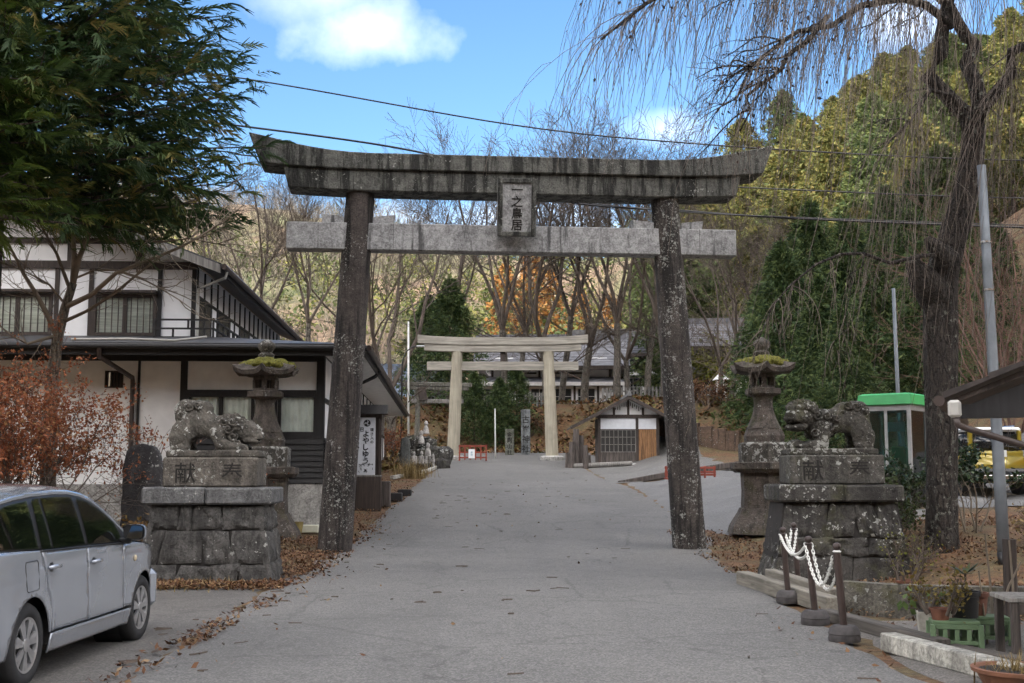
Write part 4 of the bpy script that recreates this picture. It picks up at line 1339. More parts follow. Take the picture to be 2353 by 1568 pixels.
MB().bbox((1.38, -.66, 3.3), (1.54, -.56, 3.52), .03).build('ridge_end_tile', MATS['ridge stone'], hut)
st = tag(MB().bbox((HX - .3, HY - .7, 1.95), (HX + 2.95, HY - .08, 2.2), .02).build('doorstep', plain('pale step', (.6, .6, .58), .7, .1)), 'long pale concrete step below the hut door', 'step')
tag(MB().tube([(HX - 1.25, HY - 1.4, gh(HX - 1, HY - 1.4) + .12), (HX + 1.5, HY - .95, gh(HX + 1.5, HY - .95) + .12)], .12, 10).build('kerb_log', GREYWOOD), 'weathered kerb log lying in front of the hut', 'log')

# ------------------------------------------------------------------ halls on the terrace
def hall(name, loc, rz, w_, d_, hs, eave, ridge_h, roofm, label, side_gable=True, wallm=None):
    """hall with roof ridge along x; hs = heights of the storeys"""
    h = empty(name, loc, rz, label, 'building')
    z = 0
    for i, sh in enumerate(hs):
        inset = 0 if i == 0 else .9
        x0, x1 = -w_ / 2 + inset, w_ / 2 - inset
        MB().box((x0, inset, z - (2 if i == 0 else 0)), (x1, d_ - inset, z + sh)).build('wall', wallm or PLASTER, h)
        n = int((x1 - x0) / 1.9)
        for k in range(n + 1):
            x = x0 + (x1 - x0) * k / n
            MB().box((x - .09, inset - .05, z), (x + .09, inset - .004, z + sh)).build('post', BROWNWOOD, h)
        MB().box((x0, inset - .07, z + sh - .3), (x1, inset - .006, z + sh)).build('beam', BROWNWOOD, h)
        for k in range(n):
            xa = x0 + (x1 - x0) * (k + .12) / n; xb = x0 + (x1 - x0) * (k + .88) / n
            if (k * 7 + i * 3) % 4 == 3:
                for q in range(6):
                    zz = z + .5 + q * .24
                    MB().prism([(inset - .05, zz), (inset - .02, zz + .23), (inset - .004, zz + .23), (inset - .004, zz)], 'x', xa, xb).build('clapboard', PLASTER, h)
                continue
            wi = empty('window', (0, 0, 0)); wi.parent = h
            z0, z1 = z + .55, z + sh - .5
            MB().box((xa, inset - .03, z0), (xb, inset - .005, z1)).build('pane', plain('dark window', (.025, .028, .03), .2, .1), wi)
            for xx in (xa, (xa + xb) / 2 - .03, xb - .06):
                MB().box((xx, inset - .06, z0), (xx + .06, inset - .032, z1)).build('frame', BROWNWOOD if i else SOFFIT, wi)
            MB().box((xa, inset - .058, (z0 + z1) / 2 - .02), (xb, inset - .03, (z0 + z1) / 2 + .02)).build('frame', BROWNWOOD if i else SOFFIT, wi)
        z += sh
        if i < len(hs) - 1:
            roofslab('skirt_roof', [(-w_ / 2 - eave, -eave, z - .15), (w_ / 2 + eave, -eave, z - .15), (w_ / 2 - .8, 1.0, z + .45), (-w_ / 2 + .8, 1.0, z + .45)], .15, roofm, h)
            MB().box((-w_ / 2 - eave, -eave - .05, z - .28), (w_ / 2 + eave, -eave, z + .02)).build('fascia', SOFFIT, h)
            z += .25
    e = eave
    n = 10
    for y0, y1, s in ((-e, d_ / 2, 1), (d_ + e, d_ / 2 + .01, -1)):
        rf = empty('roof', (0, 0, 0)); rf.parent = h
        for k in range(n):
            t0, t1 = k / n, (k + 1) / n
            f = lambda t: z - .25 + ridge_h * (t ** 1.25)
            ya, yb = y0 + (y1 - y0) * t0, y0 + (y1 - y0) * t1
            MB().prism([(ya, f(t0)), (yb, f(t1)), (yb, f(t1) + .14), (ya, f(t0) + .18)], 'x', -w_ / 2 - e, w_ / 2 + e).build('tile_course', roofm, rf)
        MB().box((-w_ / 2 - e, min(y0, y0 - .08 * s), z - .4), (w_ / 2 + e, max(y0, y0 - .08 * s), z - .12)).build('fascia', BROWNWOOD, rf)
    for s in (-1, 1):
        MB().prism([(.2, z - .2), (d_ - .2, z - .2), (d_ / 2, z + ridge_h - .45)], 'x', s * (w_ / 2 - .4), s * (w_ / 2 - .2)).build('gable', PLASTER2, h)
    MB().box((-w_ / 2 - e, d_ / 2 - .25, z + ridge_h - .3), (w_ / 2 + e, d_ / 2 + .25, z + ridge_h + .2)).build('ridge', roofm, h)
    return h
hall('pilgrim_hall', (3.2, 96, 6.85), R(-2), 11.5, 8, (2.3, 1.2), .7, 2.8, ROOFGREY, 'long two storey hall with grey roof behind the wooden torii')
hall('pilgrim_hall', (16.2, 86, 7.0), R(-6), 6.5, 6, (2.3, 1.6), .7, 2.2, ROOFGREY, 'white framed hall with grey roof on the right beyond the hut')
hall('pilgrim_hall', (-11.8, 100, 5.6), R(4), 9.5, 7, (2.6,), 1.3, 3.0, plain('blue grey metal roof', (.1, .13, .18), .4, .3, 3), 'low hall with blue grey roof left of the wooden torii', wallm=plain('brown wall', (.12, .085, .065), .9, .3))
hall('pilgrim_hall', (9.2, 110, 8.5), R(-12), 6.5, 7, (2.6, 1.6), 1.3, 2.6, ROOFM, 'dark roofed hall standing higher behind the long grey roofed hall')

# ------------------------------------------------------------------ the plain wooden torii
wt = empty('wooden_torii', (0, 0, 0), 0, 'plain unpainted wooden torii gate at the top of the road', 'torii gate')
PALEWOOD = wood('pale torii timber', (0.34, 0.31, 0.24), 0.75, 'z', .22, .6, 'World')
TW = wood('silver torii timber', (0.3, 0.28, 0.24), 0.8, 'x', .35, .5, 'World')
y0 = 62.0
zb = gh(0, y0)
xl, xr = -3.09, 2.11
for x, s in ((xl, 1), (xr, -1)):
    pts = [(x + s * .19 * t, y0, zb + .2 + 5.55 * t) for t in [i / 10 for i in range(11)]]
    MB().tube(pts, [.335 - .045 * i / 10 for i in range(11)], 24).build('column', PALEWOOD, wt, auto=40)
    MB().lathe([(.58, -.1), (.64, .02), (.64, .18), (.52, .25)], 24, Matrix.Translation((x, y0, zb))).build('base_stone', CONC_M, wt, auto=40)
cx = (xl + xr) / 2
def wbeam(name, hw, zb_, zt, d, up, mat, flare=0.0):
    n = 24; vs, fs = [], []
    for i in range(n + 1):
        x = -hw + 2 * hw * i / n
        e = max(0, (abs(x) / hw - .35) / .65) ** 2
        vs += [(cx + x, y0 - d, zb_ + up * e), (cx + x, y0 + d, zb_ + up * e), (cx + x, y0 + d, zt + up * e + flare * e), (cx + x, y0 - d, zt + up * e + flare * e)]
        if i:
            o = (i - 1) * 4
            for k in range(4): fs.append((o + k, o + (k + 1) % 4, o + 4 + (k + 1) % 4, o + 4 + k))
    fs += [(0, 1, 2, 3), (n * 4 + 3, n * 4 + 2, n * 4 + 1, n * 4)]
    MB().add(vs, fs).build(name, mat, wt)
wbeam('top_beam', 4.5, 6.33 + zb - .25, 6.72 + zb - .25, .32, .1, TW, .05)
wbeam('second_beam', 4.15, 5.97 + zb - .25, 6.328 + zb - .25, .26, .08, TW)
MB().box((cx - 4.0, y0 - .14, 4.77 + zb - .02), (cx + 4.0, y0 + .14, 5.22 + zb - .02)).build('tie_beam', TW, wt)
MB().box((cx - .13, y0 - .1, 5.2 + zb), (cx + .13, y0 + .1, 5.75 + zb)).build('centre_strut', BROWNWOOD, wt)
# ------------------------------------------------------------------ vehicles
def paint(name, c, metal=.55, rough=.32):
    if name in MATS: return MATS[name]
    m = NT(name)
    v = m.coord()
    f = m.noise(1.7, 5, .6, v)
    m.col(m.ramp(f, [(.3, tuple(x * .93 for x in c)), (.7, c)]))
    m.b.inputs['Metallic'].default_value = metal
    m.rough(rough)
    m.b.inputs['Coat Weight'].default_value = 1.0
    m.b.inputs['Coat Roughness'].default_value = .06
    MATS[name] = m.mat
    return m.mat
SILVER = paint('silver paint', (.4, .43, .48), .5, .25)
BLACKTRIM = plain('black trim', (.014, .014, .015), .45, .2)
RUBBER = plain('tyre rubber', (.02, .02, .021), .85, .25, 8)
CARGLASS = glassmat('tinted car glass', (.7, .78, .7), .6, .015)
CHROME = plain('bright plastic chrome', (.6, .6, .6), .18, .05, metal=1.0)
ALLOY = plain('wheel cover silver', (.5, .5, .51), .32, .08, metal=.75)
def interp(y, tab):
    return float(np.interp(y, [t[0] for t in tab], [t[1] for t in tab]))
EDGE = [(-2.36, .55), (-2.33, .75), (-2.27, .98), (-2.1, 1.2), (-1.95, 1.31), (-1.7, 1.375), (-1.3, 1.42), (-.8, 1.45), (-.3, 1.455), (.0, 1.435), (.25, 1.375), (.5, 1.27), (.75, 1.13), (.95, 1.0), (1.1, .955), (1.4, .925), (1.75, .86), (2.0, .76), (2.1, .66), (2.14, .5)]
def CW(y, z):
    """half width of the body"""
    w_ = .848 - .028 * ((z - .6) / .4) ** 2 if z < .95 else .848 - .028 * (.875) ** 2 - .30 * (z - .95) - .14 * (z - .95) ** 2
    if z < .36: w_ -= .25 * (.36 - z) ** 1.4
    if y > 1.15: w_ -= .24 * ((y - 1.15) / .99) ** 2.2
    if y < -1.5: w_ -= .11 * ((-y - 1.5) / .86) ** 2
    for hy in (-1.3, 1.3):      # swollen wheel arches
        r = math.hypot(y - hy, z - .31)
        w_ += .014 * math.exp(-((r - .37) / .07) ** 2)
    w_ += .006 * math.exp(-((z - .8) / .03) ** 2)    # waist crease
    return w_
def panel(poly, off=0.0, step=.05, inset=0.0):
    """polygon of the side view (y, z) filled and laid on the body side; returns verts, faces"""
    pts = [Vector(p) for p in poly]
    if inset:
        n = len(pts); area = sum(pts[i].x * pts[(i + 1) % n].y - pts[(i + 1) % n].x * pts[i].y for i in range(n))
        sg_ = 1 if area > 0 else -1
        new = []
        for i in range(n):
            a = (pts[i] - pts[i - 1]).normalized(); b = (pts[(i + 1) % n] - pts[i]).normalized()
            na = Vector((-a.y, a.x)) * sg_; nb = Vector((-b.y, b.x)) * sg_
            m_ = (na + nb); L = m_.length
            m_ = m_ / L if L > 1e-6 else na
            new.append(pts[i] + m_ * inset / max(.5, m_.dot(na)))
        pts = new
    dense = []
    n = len(pts)
    for i in range(n):
        a, b = pts[i], pts[(i + 1) % n]
        k = max(1, int((b - a).length / step))
        dense += [a + (b - a) * j / k for j in range(k)]
    nb_ = len(dense)
    ys = [p.x for p in dense]; zs = [p.y for p in dense]
    inner = []
    y = min(ys) + step / 2
    while y < max(ys):
        z = min(zs) + step / 2
        while z < max(zs):
            inside = False
            j = nb_ - 1
            for i in range(nb_):
                if (zs[i] > z) != (zs[j] > z) and y < (ys[j] - ys[i]) * (z - zs[i]) / (zs[j] - zs[i]) + ys[i]: inside = not inside
                j = i
            if inside and min((ys[i] - y) ** 2 + (zs[i] - z) ** 2 for i in range(nb_)) > (step * .45) ** 2:
                inner.append(Vector((y, z)))
            z += step
        y += step
    allp = dense + inner
    V, E_, F, *_ = delaunay_2d_cdt(allp, [], [list(range(nb_))], 1, 1e-6)
    vs = [(CW(p.x, p.y) + off, p.x, p.y) for p in V]
    return vs, [tuple(f) for f in F], nb_
def side_part(name, poly, mat, parent, off=0.0, inset=.004, step=.05, both=True, lip=.012):
    for s in ((1, -1) if both else (1,)):
        vs, fs, nb_ = panel(poly, off, step, inset)
        vs = [(s * x, y, z) for x, y, z in vs]
        o = MB().add(vs, fs).build(name, mat, parent, smooth=True)
        if lip:
            so = o.modifiers.new('thickness', 'SOLIDIFY'); so.thickness = lip; so.offset = -1
    return o
def arc(cy, cz, r, a0, a1, n=14):
    return [(cy + r * math.cos(R(a0 + (a1 - a0) * i / n)), cz + r * math.sin(R(a0 + (a1 - a0) * i / n))) for i in range(n + 1)]
def wheel(parent, x, y, r, side, mats, spokes=7, width=.19):
    wv = empty('wheel', (x, y, r)); wv.parent = parent
    M = Matrix.Rotation(R(90) * side, 4, 'Y')
    h = width / 2
    MB().lathe([(r * .64, -h * .9), (r * .78, -h), (r * .93, -h * .92), (r, -h * .55), (r, h * .55), (r * .93, h * .92), (r * .78, h), (r * .655, h * .86), (r * .64, h * .7)], 40, M, cap=False).build('tyre', RUBBER, wv, smooth=True)
    rim = MB()
    rim.lathe([(r * .66, h * .5), (r * .655, h * .9), (r * .60, h * .84), (r * .585, h * .55)], 40, M, cap=False)
    for k in range(spokes):
        a = 2 * math.pi * k / spokes
        for da in (-.13, .13):
            Rm = M @ Matrix.Rotation(a + da, 4, 'Z')
            rim.prism([(r * .12, -r * .035), (r * .62, -r * .072), (r * .62, r * .072), (r * .12, r * .035)], 'z', h * .62, h * .84, Rm)
    rim.lathe([(r * .17, h * .5), (r * .17, h * .9), (r * .1, h * .98), (.004, h)], 24, M)
    rim.build('wheel_cover', mats[0], wv, auto=40)
    MB().lathe([(r * .62, h * .3), (r * .62, h * .5)], 32, M).build('brake_disc', plain('dark hub', (.03, .03, .03), .5, .2, metal=.5), wv)
    return wv
car = empty('silver_estate_car', (-4.6, 10.72, 0.032), R(-1.2), 'silver estate car parked at the left with its side to the road', 'car')
A1, A2 = (1.3, .31), (-1.3, .31)
ar = .352
fend = [(.735, .945), (.73, .7), (.77, .37)] + [p for p in arc(1.3, .31, ar, 170, 0)] + [(1.66, .24), (2.02, .26), (2.13, .42), (2.12, .6), (2.06, .7), (1.9, .805), (1.6, .885), (1.3, .93), (.98, .955)]
side_part('front_fender', fend, SILVER, car, step=.045)
fd = [(-.09, .36), (.77, .362), (.73, .7), (.735, .945), (.3, .958), (-.13, .972), (-.145, .7)]
side_part('front_door', fd, SILVER, car)
rd = [(-.09, .36), (-.145, .7), (-.13, .972), (-.6, .985), (-1.075, 1.0), (-1.03, .86), (-.98, .72), (-.915, .6), (-.885, .48), (-.88, .362)]
side_part('rear_door', rd, SILVER, car)
q = [(-1.075, 1.0), (-1.6, 1.02), (-2.27, 1.04), (-2.33, .8), (-2.35, .5), (-2.3, .24), (-1.66, .24)] + arc(-1.3, .31, ar, 190 - 360 + 170, 8)[::1] + [(-.885, .42), (-.885, .48), (-.915, .6), (-.98, .72), (-1.03, .86)]
q = [(-1.075, 1.0), (-1.6, 1.02), (-2.27, 1.04), (-2.33, .8), (-2.35, .5), (-2.3, .24), (-1.66, .24)] + arc(-1.3, .31, ar, 180, 8) + [(-.9, .36), (-.885, .48), (-.915, .6), (-.98, .72), (-1.03, .86)]
side_part('quarter_panel', q, SILVER, car, step=.045)
side_part('sill', [(-.93, .2), (.93, .2), (.93, .352), (-.93, .352)], SILVER, car, off=.012)
side_part('seam_backing', [(-2.2, .4), (-1.72, .4), (-1.6, .7), (-1.0, .7), (-.86, .36), (.86, .36), (.93, .7), (1.6, .72), (1.75, .4), (2.0, .4), (2.0, .7), (1.5, .88), (.9, .95), (-1.0, .99), (-2.2, 1.0)], BLACKTRIM, car, off=-.022, lip=0)
U = lambda y: interp(y, EDGE) - .035
top = [(y, U(y)) for y in (-1.98, -1.7, -1.3, -.9, -.5, -.2, .05, .25, .45, .65, .82)]
side_part('window_surround', [(.985, .962), (-2.12, 1.03)] + top, BLACKTRIM, car, off=-.004, inset=0)
ed = [(y, interp(y, EDGE)) for y in (-2.2, -1.98, -1.7, -1.3, -.9, -.5, -.2, .05, .25, .45, .65, .82, 1.02)]
side_part('roof_rail', [(1.03, .962), (.985, .964)] + [p for p in top[::-1]] + [(-2.14, 1.04), (-2.28, 1.0)] + ed, SILVER, car, inset=0, step=.03)
U2 = lambda y: U(y) - .022
side_part('front_window', [(-.1, .992), (.74, .972)] + [(y, U2(y)) for y in (.64, .5, .35, .2, .05, -.06)], CARGLASS, car, off=.002, inset=0, lip=0)
side_part('rear_window', [(-.17, .994), (-.16, U2(-.16)), (-.5, U2(-.5)), (-.8, U2(-.8)), (-.83, 1.0)], CARGLASS, car, off=.002, inset=0, lip=0)
side_part('rear_window', [(-.87, 1.002), (-.845, U2(-.85)), (-.98, U2(-.98)), (-1.06, 1.006)], CARGLASS, car, off=.002, inset=0, lip=0)
side_part('quarter_window', [(-1.12, 1.012), (-1.08, U2(-1.08)), (-1.4, U2(-1.4)), (-1.75, U2(-1.75)), (-1.98, 1.05)], CARGLASS, car, off=.002, inset=0, lip=0)
side_part('waist_strip', [(-1.09, .985), (.96, .944), (.96, .958), (-1.09, 1.001)], BLACKTRIM, car, off=.006, inset=0)
def topskin(name, y0, y1, mat, crown, n=14, m_=12, dz=0.0):
    vs, fs = [], []
    for i in range(n + 1):
        y = y0 + (y1 - y0) * i / n
        e = interp(y, EDGE); w_ = CW(y, e)
        for k in range(m_ + 1):
            f = -1 + 2 * k / m_
            vs.append((f * w_, y + (crown * .6 if y > .9 else -crown * .4 if y < -1.9 else 0) * (1 - f * f), e + crown * (1 - f ** 4) + dz))
    for i in range(n):
        for k in range(m_):
            o = i * (m_ + 1) + k
            fs.append((o, o + 1, o + m_ + 2, o + m_ + 1))
    return MB().add(vs, fs).build(name, mat, car, smooth=True)
topskin('bonnet', 1.02, 2.14, SILVER, .06)
topskin('windscreen', .2, 1.02, CARGLASS, .05)
topskin('roof', -1.95, .2, SILVER, .05, 20)
topskin('tailgate', -2.36, -1.95, SILVER, .05)
MB().box((-.66, -2.2, .22), (.66, 2.0, .5)).build('floor_pan', BLACKTRIM, car)
MB().box((-.7, -2.1, .5), (.7, .9, .74)).build('cabin_trim', plain('dark cabin', (.02, .02, .02), .9, .2), car)
for y in (.05, -.85):
    for x in (-.36, .36):
        MB().bbox((x - .22, y - .12, .9), (x + .22, y + .02, 1.2), .05).build('seat_back', plain('grey seat cloth', (.06, .06, .065), .9, .2), car)
        MB().bbox((x - .12, y - .1, 1.22), (x + .12, y, 1.38), .04).build('head_rest', MATS['grey seat cloth'], car)
MB().bbox((-.72, 2.02, .24), (.72, 2.15, .62), .05).build('front_bumper', SILVER, car)
MB().bbox((-.74, -2.4, .24), (.74, -2.3, .7), .05).build('rear_bumper', SILVER, car)
for s in (-1, 1):
    for y in (-1.3, 1.3):
        wheel(car, s * .742, y, .312, s, (ALLOY,))
        MB().lathe([(.345, -.2), (.345, .06)], 28, Matrix.Translation((s * .66, y, .31)) @ Matrix.Rotation(R(90) * s, 4, 'Y'), cap=False).build('wheel_well', BLACKTRIM, car)
        MB().box((s * .66 - .19, y - .33, .3), (s * .66 - .17, y + .33, .66)).build('wheel_well_back', BLACKTRIM, car)
    # mirror
    mr = empty('wing_mirror', (s * .955, .70, 1.055)); mr.parent = car
    oval = [(.105 * math.copysign(abs(math.cos(a)) ** .55, math.cos(a)), .072 * math.copysign(abs(math.sin(a)) ** .55, math.sin(a))) for a in [2 * math.pi * k / 28 for k in range(28)]]
    vs, fs = [], []
    rows = [(-.045, .97), (-.03, 1.0), (.01, .98), (.05, .82), (.085, .5), (.1, .15)]
    for yy, k in rows:
        vs += [(p[0] * k, yy, p[1] * k) for p in oval]
    for i in range(len(rows) - 1):
        for k in range(28): fs.append((i * 28 + k, i * 28 + (k + 1) % 28, (i + 1) * 28 + (k + 1) % 28, (i + 1) * 28 + k))
    fs.append(tuple((len(rows) - 1) * 28 + k for k in range(28)))
    MB().add(vs, fs).build('housing', SILVER, mr, smooth=True)
    MB().prism([(p[0] * .93, p[1] * .91) for p in oval], 'y', -.038, -.03).build('rim', BLACKTRIM, mr)
    MB().prism([(p[0] * .86, p[1] * .82) for p in oval], 'y', -.012, -.0085).build('mirror_glass', plain('mirror', (.55, .58, .6), .03, .02, metal=1.0), mr, (0, -.034, 0), (R(-4), 0, R(-9) * s))
    MB().bbox((-.11 * s - .05, -.02, -.1), (-.11 * s + .07, .05, -.05), .015).build('stalk', BLACKTRIM, mr)
    for y in (-.02, -.93):
        hd = empty('door_handle', (s * (CW(y, .84) + .02), y, .84 + (.02 if y < -.5 else 0))); hd.parent = car
        MB().tube([(0, -.1, .0), (s * .022, -.075, .004), (s * .026, 0, .006), (s * .022, .075, .004), (0, .1, 0)], [.012, .017, .018, .017, .012], 10).build('grip', SILVER, hd, smooth=True)
        MB().lathe([(.035, -.012), (.038, -.004)], 14, Matrix.Translation((-s * .012, 0, 0)) @ Matrix.Rotation(R(90) * s, 4, 'Y')).build('recess', BLACKTRIM, hd)
    MB().lathe([(.03, 0), (.027, .012), (.015, .018)], 16, Matrix.Translation((s * CW(1.02, .8), 1.02, .8)) @ Matrix.Rotation(R(90) * s, 4, 'Y')).build('side_lamp', plain('side lamp lens', (.6, .5, .35), .15, .1), car, smooth=True)
fl = [(-1.42, .93), (-1.14, .93), (-1.14, .70), (-1.40, .70)]
pts = [(CW(y, z) + .001, y, z) for y, z in [(-1.40, .90), (-1.39, .925), (-1.19, .93), (-1.165, .91), (-1.17, .73), (-1.19, .71), (-1.38, .705), (-1.4, .72), (-1.4, .9)]]
MB().tube(pts, .0035, 4).build('fuel_lid_seam', BLACKTRIM, car)

car.scale = (1.02, 1.02, 1.045)
# yellow compact car seen from behind
YELLOW = paint('yellow paint', (.32, .24, .02), .3, .3)
yc = empty('yellow_compact_car', (11.75, 30.2, gh(11.75, 29.5) + .03), R(4), 'yellow compact car with white roof parked beyond the shrubs', 'car')
body = MB(); 
bm = bmesh.new(); bmesh.ops.create_cube(bm, size=1)
for v_ in bm.verts: v_.co = Vector((v_.co.x * 1.66, v_.co.y * 3.6 + .3, .66 + v_.co.z * .78))
bmesh.ops.bevel(bm, geom=list(bm.edges), offset=.16, segments=4, affect='EDGES')
body.bm(bm); body.build('body', YELLOW, yc, smooth=True)
bm = bmesh.new(); bmesh.ops.create_cube(bm, size=1)
for v_ in bm.verts:
    k = .86 if v_.co.z > 0 else 1.0
    v_.co = Vector((v_.co.x * 1.58 * k, v_.co.y * 2.6 * (.9 if v_.co.z > 0 else 1) - .05, 1.27 + v_.co.z * .6))
bmesh.ops.bevel(bm, geom=list(bm.edges), offset=.1, segments=3, affect='EDGES')
MB().bm(bm).build('cabin_glass', plain('dark car window', (.012, .014, .016), .06, .1), yc, smooth=True)
MB().bbox((-.7, -1.28, 1.52), (.7, 1.12, 1.63), .05).build('roof', paint('white paint', (.75, .76, .78), .1, .3), yc)
for x in (-.66, .58):
    MB().bbox((x, -1.32, 1.0), (x + .09, -1.2, 1.55), .02).build('pillar', YELLOW, yc)
    MB().tube([(x + .04, -1.1, 1.67), (x + .04, .9, 1.67)], .02, 6).build('roof_bar', CHROME, yc)
MB().bbox((-.84, -1.62, .3), (.84, -1.3, .62), .07).build('bumper', BLACKTRIM, yc)
MB().bbox((-.5, -1.65, .36), (.5, -1.6, .46), .01).build('skid_plate', CHROME, yc)
for x in (-.78, .62):
    MB().bbox((x, -1.53, .72), (x + .16, -1.46, .95), .03).build('tail_lamp', plain('red lamp', (.4, .02, .015), .2, .1), yc)
MB().bbox((-.165, -1.53, .9), (.165, -1.505, 1.065), .005).build('number_plate', plain('plate white', (.7, .7, .68), .5, .05), yc)
text_mesh('10', .14, .002, .003).build('plate_number', plain('plate green', (.02, .06, .03), .5, .1), yc, (.02, -1.533, .965))
MB().tube([(-.1, -1.36, 1.18), (.5, -1.37, 1.14)], .012, 6).build('wiper', BLACKTRIM, yc)
for s in (-1, 1):
    for y in (-.95, 1.5):
        wheel(yc, s * .74, y, .31, s, (ALLOY,), 5)
        MB().lathe([(.37, -.1), (.37, .1)], 20, Matrix.Translation((s * .745, y, .33)) @ Matrix.Rotation(R(90) * s, 4, 'Y')).build('arch_trim', BLACKTRIM, yc)
# ------------------------------------------------------------------ vegetation helpers
def tubes_np(pts, rad, n=4):
    """many polylines at once: pts (N,K,3), rad (N,K) -> verts, quads"""
    pts = np.asarray(pts, float); rad = np.asarray(rad, float)
    N, K = pts.shape[:2]
    t = np.empty_like(pts)
    t[:, 1:-1] = pts[:, 2:] - pts[:, :-2]; t[:, 0] = pts[:, 1] - pts[:, 0]; t[:, -1] = pts[:, -1] - pts[:, -2]
    t /= np.maximum(np.linalg.norm(t, axis=-1, keepdims=True), 1e-9)
    ref = np.where(np.abs(t[:, :1, 2:3]) > .8, np.array([1.0, 0.13, 0]), np.array([0.1, 0.05, 1.0]))
    a = np.cross(t, np.broadcast_to(ref, t.shape)); a /= np.maximum(np.linalg.norm(a, axis=-1, keepdims=True), 1e-9)
    b = np.cross(t, a)
    q = 2 * np.pi * np.arange(n) / n
    V = pts[:, :, None] + rad[:, :, None, None] * (a[:, :, None] * np.cos(q)[:, None] + b[:, :, None] * np.sin(q)[:, None])
    idx = np.arange(N * K * n).reshape(N, K, n)
    F = np.stack([idx[:, :-1], np.roll(idx, -1, 2)[:, :-1], np.roll(idx, -1, 2)[:, 1:], idx[:, 1:]], -1)
    return V.reshape(-1, 3), F.reshape(-1, 4)
class Limbs:
    """collects branches as polylines of K points"""
    K = 7
    def __init__(s): s.p, s.r = [], []
    def add(s, pts, r0, r1):
        pts = np.asarray(pts, float)
        L = np.concatenate([[0], np.cumsum(np.linalg.norm(np.diff(pts, axis=0), axis=1))])
        u = np.linspace(0, L[-1], s.K)
        q = np.stack([np.interp(u, L, pts[:, i]) for i in range(3)], -1)
        s.p.append(q); s.r.append(np.linspace(r0, r1, s.K))
        return q
    def build(s, name, mat, parent, split=0.03):
        P_ = np.array(s.p); R_ = np.array(s.r)
        thick = R_[:, 0] > split
        vs, fs, o = [], [], 0
        for sel, n in ((thick, 7), (~thick, 3)):
            if sel.any():
                V, F = tubes_np(P_[sel], R_[sel], n)
                vs.append(V); fs.append(F + o); o += len(V)
        return bulk(name, np.concatenate(vs), np.concatenate(fs), mat, parent, smooth=True)
def wander(rg, p, d, L, k, wig, trop):
    """a crooked branch path; trop pulls it up (+) or down (-)"""
    p = np.array(p, float); d = np.array(d, float); d /= np.linalg.norm(d)
    out = [p.copy()]
    for i in range(k):
        d = d + rg.normal(0, wig, 3) + np.array([0, 0, trop])
        d /= np.linalg.norm(d)
        p = p + d * L / k
        out.append(p.copy())
    return np.array(out), d
def ramify(rg, lb, p, d, L, r, lev, wig=.16, trop=.06, nk=(5, 6, 6, 4), spread=.75, shrink=.62, rmin=.006):
    pts, _ = wander(rg, p, d, L, 6, wig, trop)
    r1 = max(rmin, r * (.35 if lev else .5))
    q = lb.add(pts, r, r1)
    if lev <= 0: return
    n = nk[min(lev, len(nk) - 1)]
    for i in range(n):
        t = .3 + .7 * (i + rg.random() * .8) / n
        j = min(int(t * (lb.K - 1)), lb.K - 2)
        base = q[j] + (q[j + 1] - q[j]) * (t * (lb.K - 1) - j) if t < 1 else q[-1]
        tan = q[j + 1] - q[j]; tan /= np.linalg.norm(tan) + 1e-9
        s = rg.normal(0, 1, 3); s -= tan * (s @ tan); s /= np.linalg.norm(s) + 1e-9
        dd = tan * (1 - spread * .5) + s * spread
        ramify(rg, lb, base, dd, L * shrink * rg.uniform(.75, 1.15) * (1.05 - .35 * t), max(rmin, (r + (r1 - r) * t) * .5), lev - 1, wig, trop, nk, spread, shrink, rmin)
def leaf_quads(c, d, up, L, W):
    """leaf blades: centre base c, along d, width across; all (N,3); returns verts, faces"""
    s = np.cross(d, up); s /= np.maximum(np.linalg.norm(s, axis=-1, keepdims=True), 1e-9)
    L = np.asarray(L)[:, None]; W = np.asarray(W)[:, None]
    v = np.stack([c, c + d * L * .45 + s * W, c + d * L, c + d * L * .45 - s * W], 1)
    return v.reshape(-1, 3), np.arange(len(c) * 4).reshape(-1, 4)
def unit(v):
    return v / np.maximum(np.linalg.norm(v, axis=-1, keepdims=True), 1e-9)

BARK = bark('grey brown bark', (0.08, 0.06, 0.046), (.13, .105, .085), .8, .4)
BARKPALE = bark('pale lichened bark', (0.13, 0.11, 0.09), (.22, .2, .17), .5, .9)
BARKTAN = bark('tan young bark', (0.17, 0.135, 0.1), (.25, .21, .16), .6, .3)
BARKDARK = bark('dark cherry bark', (0.034, 0.026, 0.021), (.075, .062, .052), 1.0, .6)
TWIG = plain('twig bark', (0.085, 0.066, 0.052), .85, .3, 2, src='World')
TWIGDARK = plain('dark twig bark', (0.05, 0.04, 0.038), .85, .3, 2, src='World')
TWIGPALE = plain('pale dry twig bark', (0.2, 0.165, 0.125), .85, .3, 2, src='World')
TWIGRED = plain('reddish twig bark', (0.13, 0.075, 0.055), .85, .3, 2, src='World')
CEDAR = leafmat('dark cedar sprays', [(0, (.032, .058, .025)), (.4, (.058, .1, .036)), (.7, (.1, .14, .045)), (.88, (.17, .17, .05)), (1, (.26, .2, .065))], trans=.3)
CEDARLIGHT = leafmat('fresh green cedar sprays', [(0, (.035, .065, .015)), (.5, (.08, .13, .024)), (1, (.16, .2, .04))], trans=.25)
FIR = leafmat('dark fir foliage', [(0, (.026, .05, .024)), (.5, (.06, .098, .036)), (1, (.13, .165, .055))], trans=.25)
CYPRESS = leafmat('yellow green cypress foliage', [(0, (.065, .085, .028)), (.45, (.14, .145, .046)), (.8, (.195, .18, .058)), (1, (.24, .19, .064))], trans=.2)
CYPRESS2 = leafmat('green cypress foliage', [(0, (.035, .06, .024)), (.5, (.08, .11, .04)), (1, (.14, .16, .055))], trans=.2)
